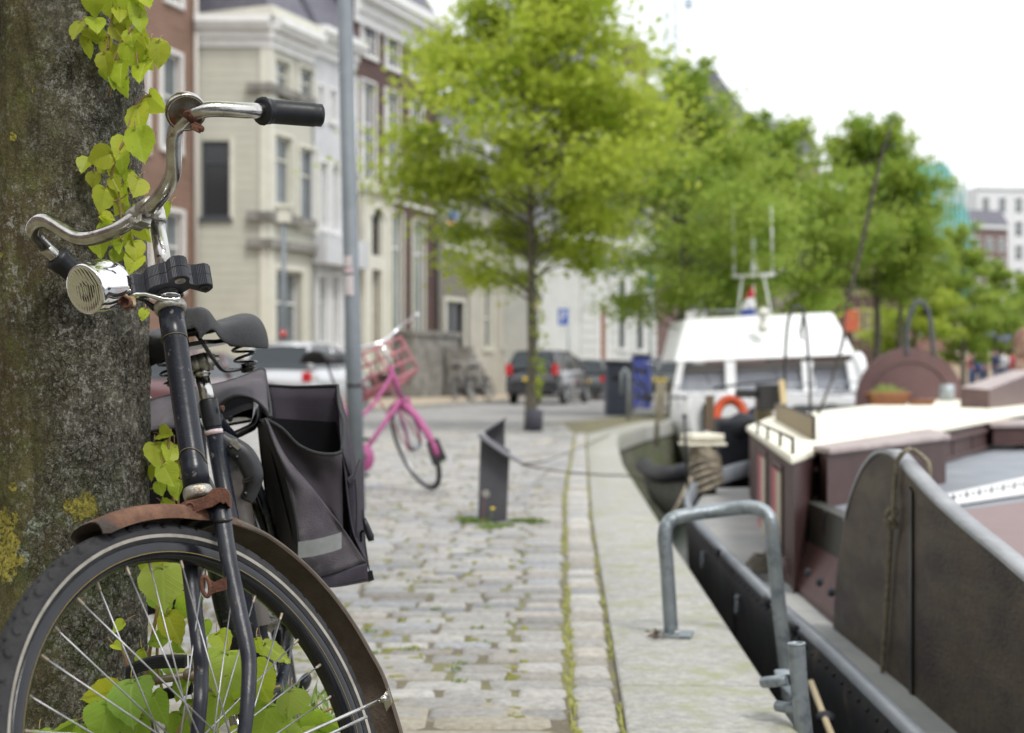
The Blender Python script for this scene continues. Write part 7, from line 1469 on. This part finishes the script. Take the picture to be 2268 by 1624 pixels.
# rear carrier
m = MB(); m.tube(spline([at(512,968,2.80),at(540,955,2.82),at(560,944,2.84),at(568,925,2.86),at(570,900,2.95),at(566,885,3.2)],5), .0085, 12)
m.tube([at(505,941,2.95), at(568,930,2.95)], .003, 8); m.tube(spline([at(512,968,2.80),at(470,958,2.9),at(450,930,3.0),at(448,905,3.2)],5), .0085, 12); m.tube([at(510,930,2.9), at(515,915,3.3)], .005, 8)
m.tube([at(560,1102,2.86), at(578,1150,2.88), at(601,1215,2.92), at(625,1330,3.0)], .0085, 12); m.tube([at(540,1180,2.95), at(600,1390,3.03)], .004, 8); m.build('rear_carrier', M_SPR, bk)
# kickstand
m = MB(); m.tube(spline([at(636,1382,2.98),at(632,1440,2.98),at(624,1495,2.98),at(610,1530,2.98)],5), .0095, 12); m.lathe(at(634,1392,2.98), V((-.1,0,1)), [(.0102,0),(.0102,.012)], 16); m.build('stay_tube', M_FRM, bk)
m = MB(); m.lathe(at(592,1380,3.0), V((1,0,.1)), [(.018,0),(.022,.006),(.014,.012),(.016,.03),(.021,.036),(.019,.045),(.008,.047),(.007,.06)], 20); m.build('rear_hub_brake', M_ALU, bk)
m = MB(); m.boxb(at(658,1556,2.95), V((.009,0,.003)), V((0,.004,0)), V((-.006,0,.036))); ks = m.build('kickstand', M_ALU, bk, bevel=.001)
m = MB(); m.tube(spline([at(662,1534,2.95),at(670,1520,2.95),at(678,1505,2.95),at(684,1492,2.95)],4), [.010,.013,.017,.021,.024,.025,.026,.025,.024,.022,.018,.013,.007][:13], 16, flat=(.5,1)); m.build('rubber_foot', M_GRIP, ks)
# saddle
m = MB(); rows = []
SP = [  # x along bike, half width, top z, edge z drop, crown bulge
 (-.585,.014,.965,.024,.0),(-.592,.030,.992,.034,.003),(-.610,.039,1.002,.042,.004),(-.640,.041,1.000,.044,.003),(-.670,.043,.989,.044,.001),(-.705,.052,.974,.044,-.002),(-.735,.078,.972,.050,-.004),(-.765,.100,.976,.058,-.005),(-.80,.118,.984,.072,-.006),(-.835,.123,.990,.074,-.006),(-.862,.114,.989,.068,-.004),(-.880,.085,.976,.048,0),(-.888,.040,.965,.035,0)]
for x, w_, zt, dr, cb in SP:
    row = []
    for q in (-1.0,-1.02,-.97,-.86,-.68,-.42,-.2,0,.2,.42,.68,.86,.97,1.02,1.0):
        a = abs(q); h = -dr if (a == 1.0 and row is not None and (q in (-1.0,1.0))) else (-dr*.62 if a > 1 else -dr*.24 if a > .9 else -.004 if a > .8 else .002 if a > .6 else cb*.6 if a > .3 else cb)
        row.append(Wb((x, q*w_, zt+h)))
    rows.append(row)
m.patch(rows); sdl = m.build('saddle', M_SAD, bk, subsurf=2, solid=.004, fixn=False)
m = MB(); m.prism([Wb((x,y,.938)) for x,y in ((-.63,-.02),(-.63,.02),(-.72,.03),(-.80,.085),(-.85,.085),(-.85,-.085),(-.80,-.085),(-.72,-.03))], MBk@V((0,0,.008))); m.build('saddle_base', M_SPR, sdl)
for s in (-1,1):
    m = MB(); m.tube(spline([Wb((-.63,.010*s,.955)), Wb((-.66,.016*s,.935)), Wb((-.705,.026*s,.905)), Wb((-.745,.034*s,.888)), Wb((-.80,.05*s,.885)), Wb((-.845,.068*s,.886))],5), .0040, 10); m.build('saddle_rail', M_SPR, sdl)
    m = MB(); c = V((-.845,.072*s,.888)); n = 75; S = [Wb(c+V((cos(a)*.0205, sin(a)*.0205, .052*a/(2*pi*2.6)))) for a in [2*pi*2.6*k/n for k in range(n+1)]]; m.tube(S, .0028, 8); m.lathe(Wb(c+V((0,0,-.006))), MBk@V((0,0,1)), [(.006,-.006),(.012,-.004),(.012,.0),(.018,.001),(.018,.004),(.010,.006),(.010,.012),(0,.013)], 16); m.build('saddle_spring', M_SPR, sdl)
cA = at(427,809,2.66); cB = at(460,800,2.66); cx_ = (cB-cA).normalized(); m = MB(); L = (cB-cA).length
m.lathe(cA, cx_, [(.010,-.003),(.0165,.0),(.0180,.002),(.0180,L*.47),(.0172,L*.49),(.0180,L*.51),(.0180,L-.002),(.0165,L),(.014,L+.002),(.019,L+.003),(.019,L+.006),(.012,L+.007),(.011,L+.014),(.007,L+.016),(.006,L+.022),(0,L+.022)], 28); m.build('saddle_clamp', M_ALU, sdl)
m = MB(); m.tube([Q1-dS*.02, at(446,826,2.66)], .0138, 26); m.lathe(at(448,834,2.66), dS, [(.0138,0),(.017,.004),(.017,.010)], 20); m.build('seat_post', M_CHR, bk)
# ---------------------------------------------------------------- double panniers
M_CANV = mat('pannier_cloth', (.095,.085,.102), .7, spec=.2, col2=(.135,.124,.138), nscale=9, bump=.5, bscale=420, bdetail=3, col3=(.16,.15,.155), n3=22, mix3=(.60,.72)); M_CAND = mat('pannier_dark_cloth', (.036,.030,.043), .7, spec=.2, col2=(.062,.054,.070), nscale=7, bump=.3, bscale=500, bdetail=2)
M_INN = mat('pannier_lining_and_shade', (.008,.008,.010), .8, spec=.08); M_PIPE = mat('pannier_piping', (.022,.024,.026), .6, bump=.6, bscale=600)
pn = thing('double_pannier', 'faded purple grey double pannier with open left bag over the rear carrier', 'pannier bag', at(640,1000,2.95))
def edgecurve(P, n): 
    S = spline(P, 10); L = [0]
    for a, b in zip(S, S[1:]): L.append(L[-1]+(b-a).length)
    o = []
    for k in range(n+1):
        t = L[-1]*k/n; i = 0
        while i < len(L)-2 and L[i+1] < t: i += 1
        f = (t-L[i])/max(1e-9, L[i+1]-L[i]); o.append(S[i].lerp(S[i+1], min(1,f)))
    return o
def cloth(A, B, n=24, m_=18, sag=0., wr=.0015, seed=0, fr=26.):
    """ruled cloth between two edge curves with belly and small wrinkles"""
    A = edgecurve(A, n); B = edgecurve(B, n); rows = []
    for j in range(m_+1):
        v = j/m_; row = []
        for i in range(n+1):
            p = A[i].lerp(B[i], v); k = noise.noise(V((p.x*fr, p.z*fr*.6, seed)))*wr*2+noise.noise(V((p.x*fr*.35+p.z*fr*.3, p.z*8, seed+4)))*wr*4; e = sin(pi*v)*sin(pi*i/n) if sag else 0; w2 = min(1, sin(pi*v)*3)
            row.append(p+V((0,-1,0))*(sag*e+k*w2))
        rows.append(row)
    return rows
def X(l): return [at(*q) for q in l]
inE = X([(587,926,2.74),(606,985,2.745),(634,1060,2.75),(655,1150,2.76),(664,1230,2.765),(668,1290,2.77)])
diag = X([(592,930,2.74),(632,1010,2.755),(688,1076,2.77),(745,1150,2.80),(812,1246,2.86)])
m = MB(); m.patch(cloth(inE, diag, 30, 24, .012, .0030, 1, 34.)); m.build('front_gusset', M_CANV, pn, solid=.002, fixn=False)
bot = X([(668,1290,2.77),(690,1300,2.78),(750,1298,2.82),(815,1286,2.88)]); m = MB(); m.patch(cloth(X([(668,1270,2.768),(700,1278,2.79),(760,1262,2.83),(813,1247,2.86)]), bot, 16, 6, .004, .001, 2)); m.build('bottom_panel', M_CAND, pn, solid=.002, fixn=False)
rim = X([(588,928,2.74),(625,950,2.75),(660,985,2.76),(700,1003,2.77),(738,1006,2.79),(757,1000,2.81)])
inn = X([(592,930,2.745),(632,1010,2.775),(688,1076,2.80),(742,1150,2.83),(760,1200,2.86)])
m = MB(); m.patch(cloth(rim, inn, 26, 18, -.012, .0032, 3, 30.)); m.build('front_panel', mat('pannier_mid_cloth', (.056,.048,.058), .7, spec=.2, col2=(.085,.075,.085), nscale=6, bump=.25, bscale=500, bdetail=2), pn, solid=.002, fixn=False)
outF = X([(757,1000,2.81),(764,1050,2.82),(770,1110,2.83),(782,1180,2.85),(812,1247,2.86)]); outB = X([(748,856,3.10),(775,960,3.10),(795,1080,3.10),(806,1180,3.10),(818,1262,3.08)])
m = MB(); m.patch(cloth(outF, outB, 18, 16, .0, .0018, 4)); m.build('outer_panel', M_CAND, pn, solid=.002, fixn=False)
m = MB(); m.patch(cloth(X([(590,853,3.14),(660,856,3.14),(748,856,3.10)]), X([(660,1290,3.1),(740,1292,3.1),(816,1280,3.08)]), 14, 14, 0, .002, 5)); m.cur = 0; m.build('back_panel', [M_CAND], pn, solid=.002, fixn=False)
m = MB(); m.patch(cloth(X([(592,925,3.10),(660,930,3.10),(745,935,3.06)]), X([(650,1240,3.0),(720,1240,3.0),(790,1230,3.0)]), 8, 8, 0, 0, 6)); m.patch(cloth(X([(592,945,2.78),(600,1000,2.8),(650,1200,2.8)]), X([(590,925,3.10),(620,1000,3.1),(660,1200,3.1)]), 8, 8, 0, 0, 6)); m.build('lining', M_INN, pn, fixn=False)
inB = X([(560,960,2.95),(590,1060,2.95),(620,1180,2.96),(640,1290,2.97)]); m = MB(); m.patch(cloth(inE, X([(572,930,2.86),(582,1030,2.90),(600,1160,2.92),(632,1280,2.95)]), 18, 8, -.01, .0015, 7)); m.build('inner_panel', mat('pannier_backing', (.045,.045,.048), .6, col2=(.065,.065,.066), nscale=8), pn, solid=.002, fixn=False)
for P, r in ((inE,.0032),(rim,.0032),(X([(590,853,3.14),(660,857,3.14),(748,854,3.10)]),.0032),(X([(748,854,3.10),(752,900,3.0),(762,940,2.9),(757,1000,2.81)]),.0036),(X([(757,1000,2.81),(770,1040,2.85),(778,1070,2.9)]),.003),(X([(668,1290,2.77),(690,1300,2.78),(750,1298,2.82),(815,1286,2.88)]),.0022),(X([(572,930,2.86),(582,1030,2.90),(600,1160,2.92),(632,1280,2.95)]),.003)):
    m = MB(); m.tube(spline(P,8), r, 8); m.build('piping', M_PIPE, pn)
m = MB(); A = edgecurve(X([(661,1200,2.742),(700,1194,2.748),(740,1184,2.762),(757,1178,2.775)]), 16); m.patch([[p+V((0,-.004,0)) for p in A],[p+V((0,-.0045,-.016)) for p in A],[p+V((0,-.004,-.032)) for p in A]]); m.build('reflective_strip', mat('grey_reflector', (.25,.26,.26), .4, col2=(.21,.22,.22), nscale=40), pn, fixn=False)
# side pocket, straps, clips
m = MB(); m.patch(cloth(X([(770,1058,2.85),(784,1046,2.87),(797,1018,2.95),(803,1020,3.0)]), X([(778,1240,2.87),(790,1235,2.89),(802,1235,2.95),(810,1240,3.0)]), 12, 12, .006, .0016, 8)); m.build('side_pocket', M_CAND, pn, solid=.002, fixn=False)
m = MB(); m.tube(spline(X([(768,1060,2.845),(776,1070,2.85),(786,1056,2.86),(797,1018,2.92)]),5), .0022, 6); m.tube(spline(X([(786,1056,2.86),(790,1120,2.86),(788,1200,2.865)]),5), .0018, 6); m.build('pocket_seam', M_PIPE, pn)
m = MB(); m.tube(spline(X([(803,1130,2.95),(806,1170,2.93),(808,1195,2.9),(812,1230,2.9),(818,1262,2.9),(822,1284,2.9)]),5), .0024, 6, flat=(1,.5)); m.build('strap', M_PIPE, pn)
m = MB(); m.tube(X([(806,1148,2.88),(812,1166,2.88),(820,1188,2.88),(822,1198,2.88)]), [.004,.0065,.008,.006], 10); m.tube(spline(X([(808,1175,2.89),(800,1180,2.9),(800,1200,2.9)]),4), .003, 6); m.boxb(at(820,1276,2.89), V((.006,0,.002)), V((0,.002,0)), V((-.002,0,.010))); m.build('strap_clip', M_GRIP, pn)
# flap over the carrier
topE = X([(300,900,3.08),(360,880,3.06),(430,862,3.02),(480,852,2.98),(530,838,2.98),(575,819,3.0),(586,822,3.02)]); lowE = X([(300,962,2.95),(350,952,2.93),(400,946,2.90),(440,925,2.86),(485,905,2.82),(520,880,2.80),(560,884,2.79),(588,908,2.78),(597,925,2.77)])
m = MB(); m.patch(cloth(topE, lowE, 60, 24, .012, .0058, 9, 24.)); m.build('top_flap', M_CANV, pn, solid=.003, fixn=False)
m = MB(); m.patch(cloth(X([(586,822,3.02),(592,860,2.95),(598,900,2.85),(600,922,2.78)]), X([(592,853,3.14),(594,880,3.1),(596,910,2.95),(600,930,2.80)]), 12, 6, .0, .002, 10)); m.build('flap_end', M_CANV, pn, solid=.002, fixn=False)
for P in (topE, lowE, X([(586,822,3.02),(592,860,2.95),(598,900,2.85),(600,925,2.78)])): m = MB(); m.tube(spline(P,8), .0032, 8); m.build('piping', M_PIPE, pn)
m = MB(); m.patch(cloth(X([(300,955,3.0),(400,948,3.0),(470,940,2.98),(560,905,2.95),(598,930,2.9)]), X([(300,900,3.3),(400,890,3.3),(480,880,3.3),(560,870,3.3),(598,880,3.3)]), 14, 6, 0, .002, 12)); m.patch(cloth(X([(440,880,3.08),(500,875,3.08),(560,872,3.08),(594,885,3.06)]), X([(440,950,3.06),(500,930,3.06),(545,925,3.06),(594,945,3.02)]), 10, 4, 0, .0, 12)); m.build('flap_lining_and_shade', M_INN, pn, fixn=False)  # lining, plus an upright near-black sheet standing in for shade under the flap
# far-side bag
m = MB(); f_ = X([(300,958,2.95),(398,948,2.93),(405,1110,2.95),(398,1350,2.95),(300,1370,2.95)]); m.prism(f_, V((.0,.26,.0))); m.build('far_bag', M_CAND, pn, bevel=.01)
m = MB(); m.tube(X([(326,875,2.9),(334,882,2.9),(326,890,2.9)]), .0025, 6); m.tube(X([(322,912,2.9),(331,920,2.9),(332,930,2.9),(324,938,2.9)]), .0025, 6); m.build('strap_loop', M_CHR, pn)
for o in bpy.data.objects:
    if '_o' in o: del o['_o']
